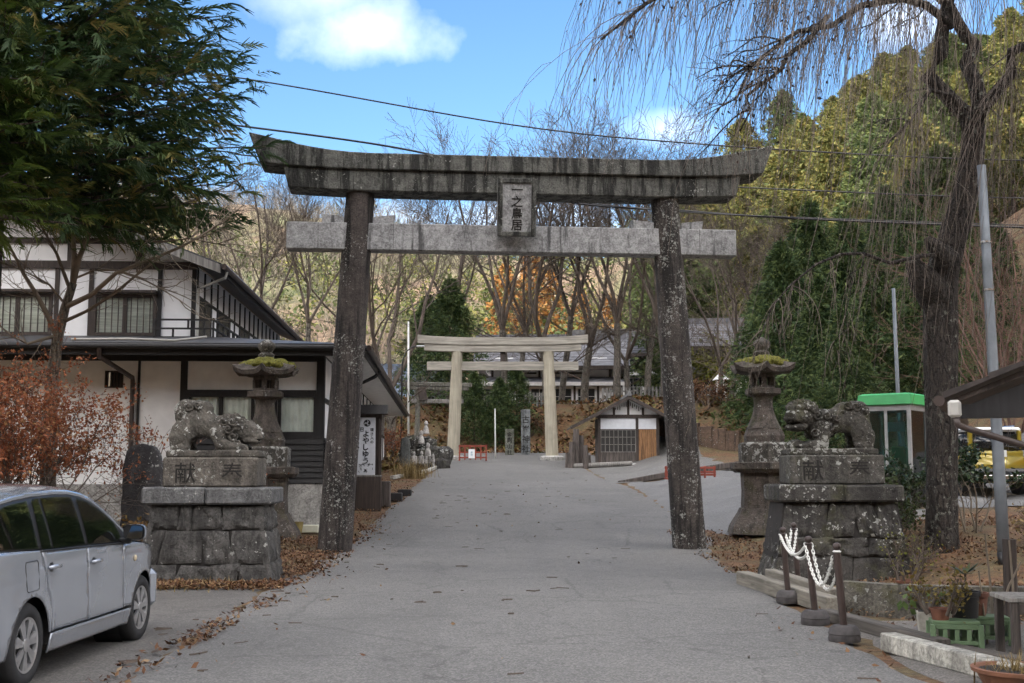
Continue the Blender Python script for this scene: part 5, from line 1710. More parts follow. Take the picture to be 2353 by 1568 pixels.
LARCH = leafmat('orange larch foliage', [(0, (.2, .08, .025)), (.5, (.32, .15, .045)), (1, (.42, .25, .09))], trans=.3)
MAPLE = leafmat('rusty maple leaves', [(0, (.13, .042, .022)), (.4, (.26, .085, .04)), (.75, (.35, .14, .065)), (1, (.4, .24, .11))], trans=.3)
GREENLEAF = leafmat('dark glossy leaves', [(0, (.01, .022, .01)), (.6, (.025, .05, .018)), (1, (.06, .09, .03))], rough=.35, trans=.1)
YELLOWGREEN = leafmat('yellow green shrub leaves', [(0, (.09, .1, .02)), (.6, (.16, .17, .03)), (1, (.26, .24, .05))], trans=.25)
DRYGRASS = leafmat('dry grass blades', [(0, (.12, .08, .035)), (.5, (.24, .17, .07)), (1, (.36, .27, .13))], trans=.2)

# ------------------------------------------------------------------ tall cedars on the left
def spray_template(rg, n=15, L=.5, droop=.5):
    """one drooping cedar spray: a curved stem with rope-like side shoots"""
    V, F = [], []
    def ropev(p0, d, ln, wd):
        d = np.array(d) / np.linalg.norm(d)
        s = np.cross(d, (0, 0, 1.0)); s /= np.linalg.norm(s) + 1e-9
        up = np.cross(s, d)
        o = len(V)
        pts = [p0]
        dd = d.copy()
        for k in range(2):
            dd = dd + np.array([0, 0, -.22 * droop]); dd /= np.linalg.norm(dd)
            pts.append(pts[-1] + dd * ln / 2)
        for k, p in enumerate(pts):
            wk = wd * (1.0, .85, .15)[k]
            V.extend([p + (s * .8 + up * .5) * wk, p - (s * .8 + up * .5) * wk])
        for k in range(2):
            a = o + 2 * k
            F.append((a, a + 1, a + 3, a + 2))
    x = 0
    for i in range(n):
        t = (i + .3) / n
        p = np.array([L * t * .85, 0, .12 * L * math.sin(t * 2.2) - droop * .4 * L * t * t])
        for sgn in ((-1, 1) if i % 2 else (1, -1)):
            az = sgn * rg.uniform(.35, .95) * (1 - .5 * t)
            ropev(p, (math.cos(az), math.sin(az), rg.uniform(-.35, .25) - droop * .3 * t), L * rg.uniform(.28, .5) * (1 - .3 * t), L * .026)
            if sgn == 1 and i % 3: break
    return np.array(V), np.array(F)
def cedar(name, loc, H, z0, rad, nb, mat, label, seed, spl=(.38, .7), per=13, lowdroop=.3, cut=None, hollow=.35):
    rg = np.random.default_rng(seed)
    tree = empty(name, loc, 0, label, 'tree')
    lb = Limbs()
    tr = [(rg.normal(0, .03), rg.normal(0, .03), -.3 + (H + .3) * k / 8) for k in range(9)]
    MB().tube(tr, [.34 * (1 - .9 * k / 8) + .02 for k in range(9)], 10).build('trunk', BARK, tree, smooth=True)
    tmpl = [spray_template(rg, 11, 1.0, dr) for dr in (.2, .5, .9, 1.3)]
    bases, dirs, scl = [], [], []
    for b in range(nb):
        t = (b + rg.random()) / nb
        z = z0 + (H - z0) * t ** 1.15
        a = b * 2.399 + rg.normal(0, .25)
        R_ = rad(t) * rg.uniform(.72, 1.12)
        d = np.array([math.cos(a), math.sin(a), .25 - .35 * (1 - t)])
        pts, dl = wander(rg, (0, 0, z), d, R_, 6, .07, .035)
        if cut is not None and cut(np.array(loc) + pts[-1]): continue
        q = lb.add(pts, .05 * (1.2 - t), .008)
        for k in range(per):
            f = hollow + (1.03 - hollow) * (k + rg.random()) / per
            f = min(f, 1)
            j = min(int(f * (lb.K - 1)), lb.K - 2)
            p = q[j] + (q[j + 1] - q[j]) * (f * (lb.K - 1) - j)
            tan = unit(q[j + 1] - q[j])
            side = rg.normal(0, .75); 
            dd = unit(tan + np.array([-tan[1], tan[0], 0]) * side + np.array([0, 0, rg.normal(-.08, .42)]))
            off = np.array([-tan[1], tan[0], 0]) * rg.normal(0, .16) + np.array([0, 0, rg.normal(-.05, .14)])
            bases.append(p + off); dirs.append(dd); scl.append(rg.uniform(*spl))
    lb.build('branches', BARK, tree)
    bases = np.array(bases); dirs = np.array(dirs); scl = np.array(scl)
    s = unit(np.cross(np.array([0, 0, 1.0]), dirs)); u = np.cross(dirs, s)
    roll = rg.normal(0, .5, len(bases))[:, None]
    s2 = s * np.cos(roll) + u * np.sin(roll); u2 = np.cross(dirs, s2)
    vs, fs, ti, o = [], [], [], 0
    which = rg.integers(0, len(tmpl), len(bases))
    tint0 = rg.random(len(bases)) ** 1.4
    for w_, (tv, tf) in enumerate(tmpl):
        m_ = which == w_
        n = m_.sum()
        if not n: continue
        V = bases[m_][:, None] + scl[m_][:, None, None] * (dirs[m_][:, None] * tv[None, :, 0:1] + s2[m_][:, None] * tv[None, :, 1:2] + u2[m_][:, None] * tv[None, :, 2:3])
        F = tf[None] + (np.arange(n) * len(tv))[:, None, None]
        vs.append(V.reshape(-1, 3)); fs.append(F.reshape(-1, 4) + o); o += n * len(tv)
        ti.append(np.clip(np.repeat(tint0[m_], len(tf)) + rg.normal(0, .06, n * len(tf)), 0, 1))
    bulk('crown', np.concatenate(vs), np.concatenate(fs), mat, tree, tint=np.concatenate(ti))
    return tree
cz = gh(-9.6, 21)
cedar('cedar_tree', (-9.7, 21.4, cz), 18, 6.0, lambda t: 4.9 * (1 - t * .42) * (.8 + .2 * min(1, t * 6)), 760, CEDAR, 'tall dark green cedar towering in front of the white inn', 11, spl=(.38, .7), per=36, hollow=.3,
      cut=lambda p: p[0] < -11 or p[1] > 23.6)
cedar('cedar_tree', (-9.0, 18.0, cz), 12.5, 5.4, lambda t: 2.1 * (1 - t * .6), 200, CEDARLIGHT, 'light green cedar at the far left edge', 12, spl=(.34, .6), per=14, hollow=.25, cut=lambda p: p[0] < -10.2)

# ------------------------------------------------------------------ weeping cherry
cherry = empty('weeping_cherry', (P(2165, 1290, 19).x, 19, gh(7, 19)), 0, 'big weeping cherry tree with dark trunk and bare hanging twigs on the right', 'tree')
CO = np.array(cherry.location)
def cp(u, v, y=19.0):
    return np.array(P(u, v, y)) - CO
trunk = [(2167, 1330, 66), (2166, 1290, 54), (2165, 1220, 47), (2163, 1100, 45), (2162, 980, 45), (2160, 860, 46), (2157, 760, 48), (2156, 690, 50), (2160, 640, 50), (2172, 590, 47), (2192, 530, 42), (2212, 460, 38), (2230, 380, 34), (2236, 310, 33), (2228, 250, 35)]
tb = MB()
rgc = np.random.default_rng(31)
pts = [cp(u, v) for u, v, w_ in trunk]
rr = [w_ / 2700 * 19 * .74 for u, v, w_ in trunk]
# fluted, lumpy trunk
vs, fs, n = [], [], 28
for i, (p, r) in enumerate(zip(pts, rr)):
    for k in range(n):
        a = 2 * math.pi * k / n
        f = 1 + .09 * math.sin(3 * a + i * .35) + .06 * math.sin(7 * a - i * .6) + .03 * math.sin(11 * a + i) + rgc.normal(0, .04) + (.22 * max(0, math.sin(3 * a + .5)) if i < 2 else 0)
        vs.append(p + np.array([math.cos(a) * r * f, math.sin(a) * r * f, 0]))
for i in range(len(pts) - 1):
    for k in range(n):
        fs.append((i * n + k, i * n + (k + 1) % n, (i + 1) * n + (k + 1) % n, (i + 1) * n + k))
tb.add(vs, fs)
tb.tube([cp(2150, 680), cp(2120, 640, 18.8), cp(2096, 600, 18.7), cp(2110, 585, 18.7)], [.3, .24, .12, .03], 12)   # old pruning burl
tb.tube([cp(2180, 600, 18.7), cp(2140, 560, 18.6), cp(2128, 545, 18.6)], [.2, .12, .05], 10)
tb.build('trunk', BARKDARK, cherry, auto=60)
lb = Limbs(); Limbs.K = 9
def bough(pix, r0, r1):
    q = lb.add([cp(*q) for q in pix], r0, r1)
    q[1:-1] += rgc.normal(0, .07, (len(q) - 2, 3)) * np.array([1, .6, 1])
    return q
BO = {}
BO['fork1'] = bough([(2226, 268), (2190, 215), (2160, 165), (2150, 110), (2158, 40), (2185, -40), (2200, -140)], .14, .09)
BO['fork2'] = bough([(2236, 275), (2244, 200), (2230, 120), (2206, 50), (2170, 0), (2130, -30)], .15, .08)
BO['A'] = bough([(2190, 60, 19), (2120, 8, 18.8), (2030, 8, 18.5), (1930, 32, 18.2), (1850, 62, 18), (1790, 105, 17.8), (1730, 160, 17.6), (1690, 230, 17.5)], .075, .015)
BO['B'] = bough([(2140, -20, 19), (2000, -60, 18.6), (1850, -75, 18.2), (1700, -60, 17.8), (1560, -30, 17.4), (1450, 20, 17), (1380, 90, 16.9)], .11, .018)
BO['C'] = bough([(2190, -100, 19), (2000, -190, 19.6), (1800, -230, 20.2), (1600, -220, 20.8), (1450, -160, 21.2), (1380, -80, 21.4)], .12, .018)
BO['D'] = bough([(1900, 38, 18.1), (1865, 85, 17.9), (1800, 140, 17.8), (1740, 215, 17.6), (1700, 300, 17.5)], .05, .012)
BO['E'] = bough([(2228, 262, 19), (2150, 195, 18.6), (2105, 222, 18.4), (2075, 262, 18.2), (2040, 330, 18.1)], .045, .01)
BO['F'] = bough([(2236, 290, 19), (2270, 215, 18.8), (2330, 150, 18.4), (2420, 60, 18), (2520, 0, 17.6)], .12, .05)
BO['G'] = bough([(2200, -100, 19), (2300, -180, 18.4), (2430, -220, 17.8), (2560, -200, 17.2)], .1, .03)
BO['H'] = bough([(2190, -60, 19), (2140, -200, 17.8), (2060, -260, 16.6), (1960, -250, 15.6), (1880, -180, 14.8)], .1, .02)
BO['J'] = bough([(2200, -120, 19), (2150, -260, 20.5), (2000, -300, 22), (1850, -260, 23), (1740, -160, 23.5)], .1, .02)
BO['I'] = bough([(2150, 585, 18.6), (2090, 600, 18.3), (2042, 591, 18.1), (1979, 579, 17.9), (1897, 594, 17.7), (1834, 654, 17.6), (1766, 717, 17.5), (1738, 790, 17.5)], .035, .008)
BO['I2'] = bough([(1985, 580, 17.9), (1955, 640, 17.8), (1948, 720, 17.8), (1935, 820, 17.8)], .012, .006)
for key, nb_ in (('A', 12), ('D', 8), ('B', 12), ('C', 8), ('E', 4), ('F', 6)):
    q = BO[key]
    for k in range(nb_):
        j = rgc.integers(1, len(q) - 1)
        ramify(rgc, lb, q[j], np.array([-.8, rgc.normal(0, .5), rgc.uniform(-.9, .35)]), rgc.uniform(.6, 1.6), .02, 1, .3, -.08, (4, 5), .7, .6, .005)
lb.build('boughs', BARKDARK, cherry)
wl = Limbs()
def whips(src, n, L, out, r=.0066, side=3, rng=rgc, lean=(-.10, 0, 0)):
    """hanging shoots along a bough, each with a few finer shoots"""
    q = BO[src]
    for i in range(n):
        t = rng.uniform(.12, 1.0)
        j = min(int(t * (len(q) - 1)), len(q) - 2)
        p = q[j] + (q[j + 1] - q[j]) * (t * (len(q) - 1) - j)
        ln = rng.uniform(*L)
        o = np.array(out) * rng.uniform(.2, 1.3) + rng.normal(0, .5, 3) * np.array([1, 1, .3])
        def path(p0, o_, l_):
            k = np.linspace(0, 1, 9)[:, None]
            fall = np.array([0, 0, -1.0]) * l_ * (k ** 1.5)
            swing = o_ * l_ * .35 * (1 - (1 - k) ** 2)
            wob = np.cumsum(rng.normal(0, .03 * l_ ** .5, (9, 3)), 0) * k
            return p0 + fall + swing + wob + np.array(lean) * l_ * k ** 2
        pp = path(p, o, ln)
        wl.add(pp, r * rng.uniform(.6, 1.5), .003)
        for s in range(rng.integers(1, side + 1)):
            a = rng.integers(1, 6)
            wl.add(path(pp[a], rng.normal(0, .45, 3) * np.array([1, 1, .2]), ln * rng.uniform(.25, .6)), r * .55, .003)
whips('B', 150, (.9, 2.6), (-.7, -.1, .1))
whips('C', 150, (1.2, 3.6), (-.7, .1, .1))
whips('A', 75, (.7, 2.6), (-.6, -.2, .15))
whips('D', 26, (.5, 1.8), (-.5, 0, .1))
whips('E', 26, (1.0, 3.6), (-.4, 0, .1))
whips('H', 75, (2.0, 6.0), (-.3, -.3, .1))
whips('J', 60, (2.5, 6.0), (-.4, .2, .1))
whips('F', 55, (1.5, 6.0), (.1, -.2, .1))
whips('G', 50, (2.2, 6.5), (.1, -.2, .1))
whips('fork1', 26, (2.0, 6.0), (-.3, -.3, .1))
whips('I', 34, (.3, 1.3), (-.5, 0, -.1), r=.007)
whips('I2', 9, (.3, .9), (-.2, 0, -.2), r=.006)
wl.build('hanging_twigs', plain('cherry twig bark', (.15, .122, .1), .8, .45, 1.2, src='World'), cherry, .02)
# a few withered leaves still on the upper boughs
n = 420
qq = np.concatenate([BO['A'], BO['D'], BO['B']])
c = qq[rgc.integers(0, len(qq), n)] + rgc.normal(0, .32, (n, 3))
d = unit(rgc.normal(0, 1, (n, 3)) + np.array([0, 0, -.8]))
V, F = leaf_quads(c, d, unit(rgc.normal(0, 1, (n, 3))), rgc.uniform(.05, .1, n), rgc.uniform(.012, .03, n))
bulk('withered_leaves', V, F, leafmat('withered dark leaves', [(0, (.02, .012, .01)), (1, (.07, .04, .03))], trans=.1), cherry, tint=rgc.random(n))
Limbs.K = 7

# ------------------------------------------------------------------ bare tree in front of the inn, maple thicket
bt = empty('bare_tree', tuple(P(120, 800, 22.0).xy) + (gh(-8.6, 22),), 0, 'leafless forked tree with long thin branches in front of the inn', 'tree')
BOx = np.array(bt.location)
def bp(u, v, y=22.0): return np.array(P(u, v, y)) - BOx
rgb = np.random.default_rng(5)
lb = Limbs()
MB().tube([bp(108, 1180), bp(112, 1000), bp(120, 880), bp(132, 776), bp(150, 705), bp(168, 650)], [.15, .14, .12, .1, .085, .075], 12).build('trunk', BARKTAN, bt, smooth=True)
limbs = [([(168, 650), (190, 560), (230, 500), (300, 440), (370, 370)], .06), ([(168, 650), (172, 560), (160, 470), (175, 380), (210, 290)], .06), ([(150, 705), (200, 690), (240, 640), (300, 610), (380, 585), (470, 540), (560, 470)], .055),
         ([(140, 740), (190, 720), (230, 690), (290, 660), (340, 600), (420, 560), (530, 520)], .045), ([(132, 776), (100, 700), (60, 640), (20, 560), (-30, 480)], .06), ([(160, 660), (130, 580), (90, 510), (60, 430)], .045),
         ([(190, 560), (260, 540), (340, 560), (430, 545), (500, 560), (560, 540)], .035), ([(168, 640), (240, 610), (330, 640), (400, 680), (455, 720)], .03), ([(230, 500), (330, 480), (420, 470), (520, 430), (570, 390)], .03),
         ([(132, 770), (60, 790), (10, 760), (-40, 700)], .04), ([(150, 700), (110, 650), (50, 620), (0, 600)], .03)]
for pix, r in limbs:
    q = lb.add([bp(u, v, 22 - .25 * i) for i, (u, v) in enumerate(pix)], r, .008)
    for k in range(8):
        j = rgb.integers(1, 6)
        tan = unit(q[j + 1] - q[j]); s = unit(rgb.normal(0, 1, 3))
        ramify(rgb, lb, q[j], tan * .8 + s * .7 + np.array([0, 0, .1]), rgb.uniform(.5, 1.3), .012, 1, .16, .03, (4, 4), .7, .6, .004)
lb.build('branches', TWIGPALE, bt, .05)
def bush(name, loc, spreadr, h, label, leafm, twigm, seed, nst=12, nleaf=2500, lsz=(.04, .08), lev=2, leafzone=(.35, 1.0), cat='shrub', trop=.03, flat=None):
    rg = np.random.default_rng(seed)
    b = empty(name, loc, 0, label, cat)
    lb = Limbs()
    for k in range(nst):
        a = k * 2.399 + rg.normal(0, .3)
        d = np.array([math.cos(a) * spreadr / h * .9, math.sin(a) * spreadr / h * .9, 1.0])
        ramify(rg, lb, (math.cos(a) * .12, math.sin(a) * .12, -.05), d, math.hypot(spreadr, h) * rg.uniform(.5, .75), .02, lev, .14, trop, (5, 5, 5), .7, .6, .004)
    lb.build('twigs', twigm, b, .015)
    if nleaf:
        P_ = np.array(lb.p)[:, 3:].reshape(-1, 3)
        P_ = P_[(P_[:, 2] > leafzone[0] * h * .8)]
        c = P_[rg.integers(0, len(P_), nleaf)] + rg.normal(0, .05, (nleaf, 3))
        d = unit(rg.normal(0, 1, (nleaf, 3)) + np.array([0, 0, -.2]))
        L = rg.uniform(*lsz, nleaf)
        V, F = leaf_quads(c, d, unit(rg.normal(0, .6, (nleaf, 3)) + np.array([0, 0, 1.0])), L, L * .32)
        bulk('foliage', V, F, leafm, b, tint=np.clip(rg.normal(.5, .25, nleaf), 0, 1))
    return b
bush('maple_shrub', (-7.9, 18.9, gh(-7.9, 18.9)), 1.4, 3.9, 'rusty red leaved maple thicket behind the silver car', MAPLE, TWIG, 21, nst=20, nleaf=13000, lsz=(.035, .08), leafzone=(.5, 1), lev=2)
bush('maple_shrub', (-8.9, 19.4, gh(-8.9, 19.4)), 1.6, 4.1, 'rusty red leaved maple thicket cut by the left edge', MAPLE, TWIG, 26, nst=18, nleaf=12000, lsz=(.035, .08), leafzone=(.5, 1), lev=2)
bush('maple_shrub', (-6.5, 21.6, gh(-6.5, 21.6)), 1.4, 2.7, 'half bare maple shrub with scattered red leaves against the white wall', MAPLE, TWIG, 22, nst=11, nleaf=420, lsz=(.03, .06), leafzone=(.2, 1), lev=2)
bush('azalea_shrub', (-7.3, 16.8, gh(-7.3, 16.8)), .8, 1.3, 'low orange azalea shrub just above the car roof', leafmat('orange azalea leaves', [(0, (.16, .04, .012)), (.5, (.3, .08, .02)), (1, (.4, .16, .04))]), TWIG, 23, nst=14, nleaf=4200, lsz=(.03, .05), leafzone=(.3, 1))
bush('leafy_shrub', (-5.9, 19.6, gh(-5.9, 19.6)), .6, 1.0, 'brown and yellow leaved shrub between the car and the memorial stone', leafmat('tan leaves', [(0, (.1, .06, .02)), (.5, (.22, .12, .04)), (1, (.3, .22, .07))]), TWIG, 24, nst=10, nleaf=900, lsz=(.06, .14), leafzone=(.1, 1))
def grass(name, loc, n, spread, h, label, seed, mat=None, bend=.5, cat='grass'):
    rg = np.random.default_rng(seed)
    x = rg.normal(0, spread, n); y = rg.normal(0, spread, n)
    b = np.stack([x, y, gz(loc[0] + x, loc[1] + y) - loc[2]], -1)
    a = rg.random(n) * 6.28; ln = h * rg.uniform(.5, 1.1, n); lean = rg.uniform(.1, bend, n)
    o = np.stack([np.cos(a) * lean, np.sin(a) * lean, np.sqrt(np.maximum(0, 1 - lean ** 2))], -1)
    s = np.stack([-np.sin(a), np.cos(a), a * 0], -1)
    wd = .006 + .004 * rg.random(n)
    m1 = b + o * (ln * .55)[:, None]
    t = m1 + unit(o + np.stack([np.cos(a) * lean, np.sin(a) * lean, -lean], -1)) * (ln * .5)[:, None]
    V = np.stack([b - s * wd[:, None], b + s * wd[:, None], m1 + s * (wd * .8)[:, None], m1 - s * (wd * .8)[:, None], t], 1).reshape(-1, 3)
    i = np.arange(n) * 5
    F = np.concatenate([np.stack([i, i + 1, i + 2, i + 3], -1), np.stack([i + 3, i + 2, i + 4, i + 4], -1)])
    F3 = np.concatenate([np.stack([i, i + 1, i + 2], -1), np.stack([i, i + 2, i + 3], -1), np.stack([i + 3, i + 2, i + 4], -1)])
    tt = rg.random(n)
    g = bulk(name, V, F3, mat or DRYGRASS, tint=np.concatenate([tt, tt, tt]))
    g.location = loc
    return tag(g, label, cat)
grass('dry_grass_tuft', (-5.95, 19.0, gh(-5.95, 19)), 420, .26, .75, 'pale dry grass tuft beside the left pedestal', 31)
grass('dry_grass_tuft', (-4.7, 17.75, gh(-4.7, 17.75)), 500, .42, .14, 'short yellow grass along the foot of the left pedestal', 33, bend=.9)
grass('dry_grass_tuft', (-4.1, 47.5, gh(-4.1, 47.5)), 420, .35, .9, 'ochre dry grass tuft on the left verge below the rock garden', 32)

# ------------------------------------------------------------------ leafless trees on the terrace
def bare_variant(seed, H, r, lev, fork, spread, nk):
    rg = np.random.default_rng(seed)
    lb = Limbs(); tr = Limbs()
    pts, d = wander(rg, (0, 0, -.6), (rg.normal(0, .05), rg.normal(0, .05), 1), H * fork, 6, .04, .05)
    q = tr.add(pts, r, r * .78)
    n0 = rg.integers(3, 5)
    for k in range(n0):
        a = k * 6.28 / n0 + rg.normal(0, .3)
        dd = np.array([math.cos(a) * spread, math.sin(a) * spread, 1.0])
        ramify(rg, lb, q[-1] - np.array([0, 0, .1]), dd, H * (1 - fork) * rg.uniform(.75, 1.0), r * .5, lev, .11, .05, nk, .62, .57, .011)
    for k in range(4):
        j = rg.integers(3, 7)
        a = rg.random() * 6.28
        ramify(rg, lb, q[j], (math.cos(a), math.sin(a), .5), H * .28, r * .2, 2, .12, .06, nk, .6, .55, .011)
    tree = empty('bare_tree', (0, 0, 0))
    tr.build('trunk', BARKPALE, tree, .001)
    lb.build('branches', TWIG, tree, .06)
    return tree
variants = [bare_variant(101, 19, .30, 3, .32, .34, (4, 6, 7, 7)), bare_variant(102, 20, .34, 3, .25, .42, (4, 6, 7, 7)), bare_variant(103, 17, .24, 3, .4, .3, (4, 6, 7, 7)), bare_variant(104, 15, .2, 3, .2, .6, (4, 6, 7, 7))]
used = [False] * 4
spots = [(-6.9, 66, 1, .82, 'bare multi stemmed tree just right of the great left column'), (-12.8, 71, 2, .8, 'slender bare tree rising behind the inn roof beside the left beam end'), (-15.6, 73, 0, .75, 'bare leaning tree behind the inn roof, nearest the cedar'),
         (-.5, 84, 0, 1.0, 'bare tree behind the centre of the wooden torii'), (2.4, 83, 1, 1.02, 'thick bare tree above the right post of the wooden torii'), (3.6, 86, 2, 1.1, 'straight bare tree just right of the wooden torii right post'), (5.2, 84, 1, .95, 'bare spreading tree left of the hut roof'),
         (7.2, 80, 0, .95, 'pale bare tree behind the hut roof peak'), (8.2, 82, 3, 1.2, 'low forked bare tree behind the hut'), (9.4, 81, 2, 1.05, 'bare tree behind the hut, close to the right column'), (10.3, 79, 0, .9, 'bare tree partly covered by the right column'),
         (11.4, 64, 3, .75, 'thin bare tree on the orange slope right of the column'), (12.3, 66, 2, .6, 'second thin bare tree on the orange slope'), (-9.6, 80, 3, .95, 'bare spreading tree over the blue grey roofed hall'), (-3.6, 88, 2, 1.0, 'bare tree behind the left post of the wooden torii'),
         (14.6, 70, 3, .95, 'twiggy bare tree between the right column and the dark firs'), (-18.5, 78, 1, .75, 'bare tree rising above the inn ridge'), (1.0, 93, 2, 1.05, 'bare tree above the long hall roof')]
for i, (x, y, k, s, lab) in enumerate(spots):
    if not used[k]: o = variants[k]; used[k] = True
    else: o = copy_tree(variants[k])
    o.location = (x, y, gh(x, y)); o.rotation_euler = (0, 0, i * 1.7); o.scale = (s, s, s)
    tag(o, lab, 'tree', 'leafless trees around the shrine terrace')

# ------------------------------------------------------------------ conifers
def conifer_mesh(seed, H, Rb, mat, n=1500, clump=.42, shape=.8, low=.12, droop=.35, tint=(.45, .25), wr=(.16, .3), lump=.25):
    rg = np.random.default_rng(seed)
    lb = Limbs()
    t = rg.random(n) ** .8
    whorl = rg.normal(0, .012, n) + np.round(t * 22) / 22
    z = H * (low + (1 - low) * np.clip(whorl, 0, 1))
    a = rg.random(n) * 6.283
    R_ = Rb * (1 - np.clip(whorl, 0, 1)) ** shape * (1 + lump * np.sin(a * 3 + whorl * 25 + seed) + .12 * np.sin(a * 7 - whorl * 40)) + .12
    f = rg.random(n) ** .45
    c = np.stack([np.cos(a) * R_ * f, np.sin(a) * R_ * f, z - droop * R_ * f * .5], -1)
    d = unit(np.stack([np.cos(a), np.sin(a), rg.normal(-droop * .6, .35, n)], -1) + rg.normal(0, .35, (n, 3)))
    up = unit(rg.normal(0, .5, (n, 3)) + np.array([0, 0, 1.0]))
    L = clump * rg.uniform(.45, 1.5, n)
    # each clump: three crossed blades
    vs, fs, ti = [], [], []
    o = 0
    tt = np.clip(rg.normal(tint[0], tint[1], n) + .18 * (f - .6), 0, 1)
    for k in range(3):
        dd = unit(d + rg.normal(0, .45, (n, 3)))
        uu = unit(up + rg.normal(0, .6, (n, 3)))
        V, F = leaf_quads(c, dd, uu, L * rg.uniform(.7, 1.1, n), L * rg.uniform(*wr, n))
        vs.append(V); fs.append(F + o); o += len(V); ti.append(np.clip(tt + rg.normal(0, .08, n), 0, 1))
    tv, tf = tubes_np(np.array([[(0, 0, -1 + (H + .5) * k / 6) for k in range(7)]]), np.array([[.02 + .014 * H * (1 - k / 6) for k in range(7)]]), 6)
    V = np.concatenate(vs + [tv]); F = np.concatenate(fs + [tf + o])
    ob = bulk('conifer', V, F, [mat, BARK], tint=np.concatenate(ti + [np.full(len(tf), .5)]), mi=np.concatenate([np.zeros(3 * n, int), np.ones(len(tf), int)]))
    me = ob.data
    bpy.data.objects.remove(ob)
    return me
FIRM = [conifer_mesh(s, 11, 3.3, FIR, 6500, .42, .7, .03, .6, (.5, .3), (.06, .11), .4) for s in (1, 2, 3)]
firs = [(1795, 560, 58, 0), (1862, 470, 61, 1), (1945, 505, 57, 2), (2030, 430, 62, 0), (2105, 395, 60, 1), (2010, 600, 52, 2), (1880, 640, 53, 1), (2110, 560, 50, 0), (2200, 470, 54, 2), (2290, 520, 47, 1), (1745, 660, 60, 2), (1935, 700, 48, 0)]
labs = ['dark fir nearest the right column', 'tall dark fir with its top against the pale thicket', 'dark fir behind the stone lantern', 'tall dark fir left of the cherry trunk', 'tallest dark fir, behind the cherry trunk', 'low dark fir in front of the tall firs', 'bushy dark fir above the open mouthed lion', 'dark fir above the phone booth', 'dark fir right of the cherry trunk', 'dark fir at the right edge behind the grey pole', 'small dark fir at the foot of the pale thicket', 'small dark fir behind the lion']
for (u, v, y, k), lab in zip(firs, labs):
    top = P(u, v, y)
    o = link('fir_tree', FIRM[k])
    g = gh(top.x, y)
    s = max(.5, (top.z - g) / 11)
    o.location = (top.x, y, g); o.scale = (s * .95, s * .95, s); o.rotation_euler = (0, 0, u)
    tag(o, lab, 'tree', 'dark firs on the right slope')
for x, y, h, lab in ((-4.2, 79, 8.6, 'dark conifer above the left post of the wooden torii'), (-2.4, 75, 4.3, 'low dark conifer by the left post of the wooden torii'), (.3, 76, 4.4, 'drooping dark conifer seen through the wooden torii'), (-.8, 74.5, 4.2, 'small dark conifer beside the tall inscribed pillar'), (-6.2, 86, 8, 'dark conifer over the blue grey roof')):
    o = link('fir_tree', FIRM[int(h) % 3]); s = h / 11
    o.location = (x, y, gh(x, y)); o.scale = (s * 1.1, s * 1.1, s); o.rotation_euler = (0, 0, x)
    tag(o, lab, 'tree', 'dark conifers around the wooden torii')
CYP = [conifer_mesh(s, 12, 3.5, m_, 5600, .4, .5, .08, .3, (.45, .32), (.1, .22), .42) for s, m_ in ((11, CYPRESS), (12, CYPRESS), (13, CYPRESS2), (14, CYPRESS), (15, CYPRESS2))]
rgh = np.random.default_rng(77)
pts = []
tries = 0
while len(pts) < 190 and tries < 20000:
    tries += 1
    y = rgh.uniform(84, 190); x = rgh.uniform(15, 78)
    if x < 15 + max(0, 100 - y) * .5 : continue
    if x / y > .47 or x / y < .115: continue
    if any((x - a) ** 2 + (y - b) ** 2 < (3.3 + .012 * y) ** 2 for a, b in pts): continue
    pts.append((x, y))
for i, (x, y) in enumerate(pts):
    k = rgh.integers(0, 5)
    if x / y < .2 and rgh.random() < .35: k = 2
    o = link('cypress_tree', CYP[k])
    s = rgh.uniform(.65, 1.2)
    o.location = (x, y, gh(x, y)); o.scale = (s * rgh.uniform(.9, 1.2), s * rgh.uniform(.9, 1.2), s); o.rotation_euler = (0, 0, rgh.random() * 6)
    band = 'on the crest' if y > 150 else 'on the middle slope' if y > 112 else 'along the lower edge'
    tag(o, ('deep green cypress ' if k in (2, 4) else 'yellow green cypress ') + band + ' of the sunlit right hillside wood', 'tree', 'sunlit cypresses on the right hillside')
LAR = [conifer_mesh(s, 12, 2.4, LARCH, 520, .5, .6, .15, .1) for s in (21, 22)]
for i, (x, y, s, lab) in enumerate(((-.8, 128, 1.0, 'orange larch left of the plaque, beyond the bare trees'), (2.2, 132, 1.15, 'tall bright orange larch under the plaque'), (4.6, 138, .95, 'orange larch right of the plaque'), (-5.5, 122, .5, 'small orange larch above the dark conifer'), (11.5, 136, .8, 'orange larch seen left of the right column'), (20.5, 118, .7, 'orange larch right of the right column'), (8.2, 142, .8, 'pale orange larch between the bare trunks'))):
    o = link('larch_tree', LAR[i % 2]); o.location = (x, y, gh(x, y)); o.scale = (s, s, s); o.rotation_euler = (0, 0, i)
    tag(o, lab, 'tree', 'orange larches on the slope behind the halls')
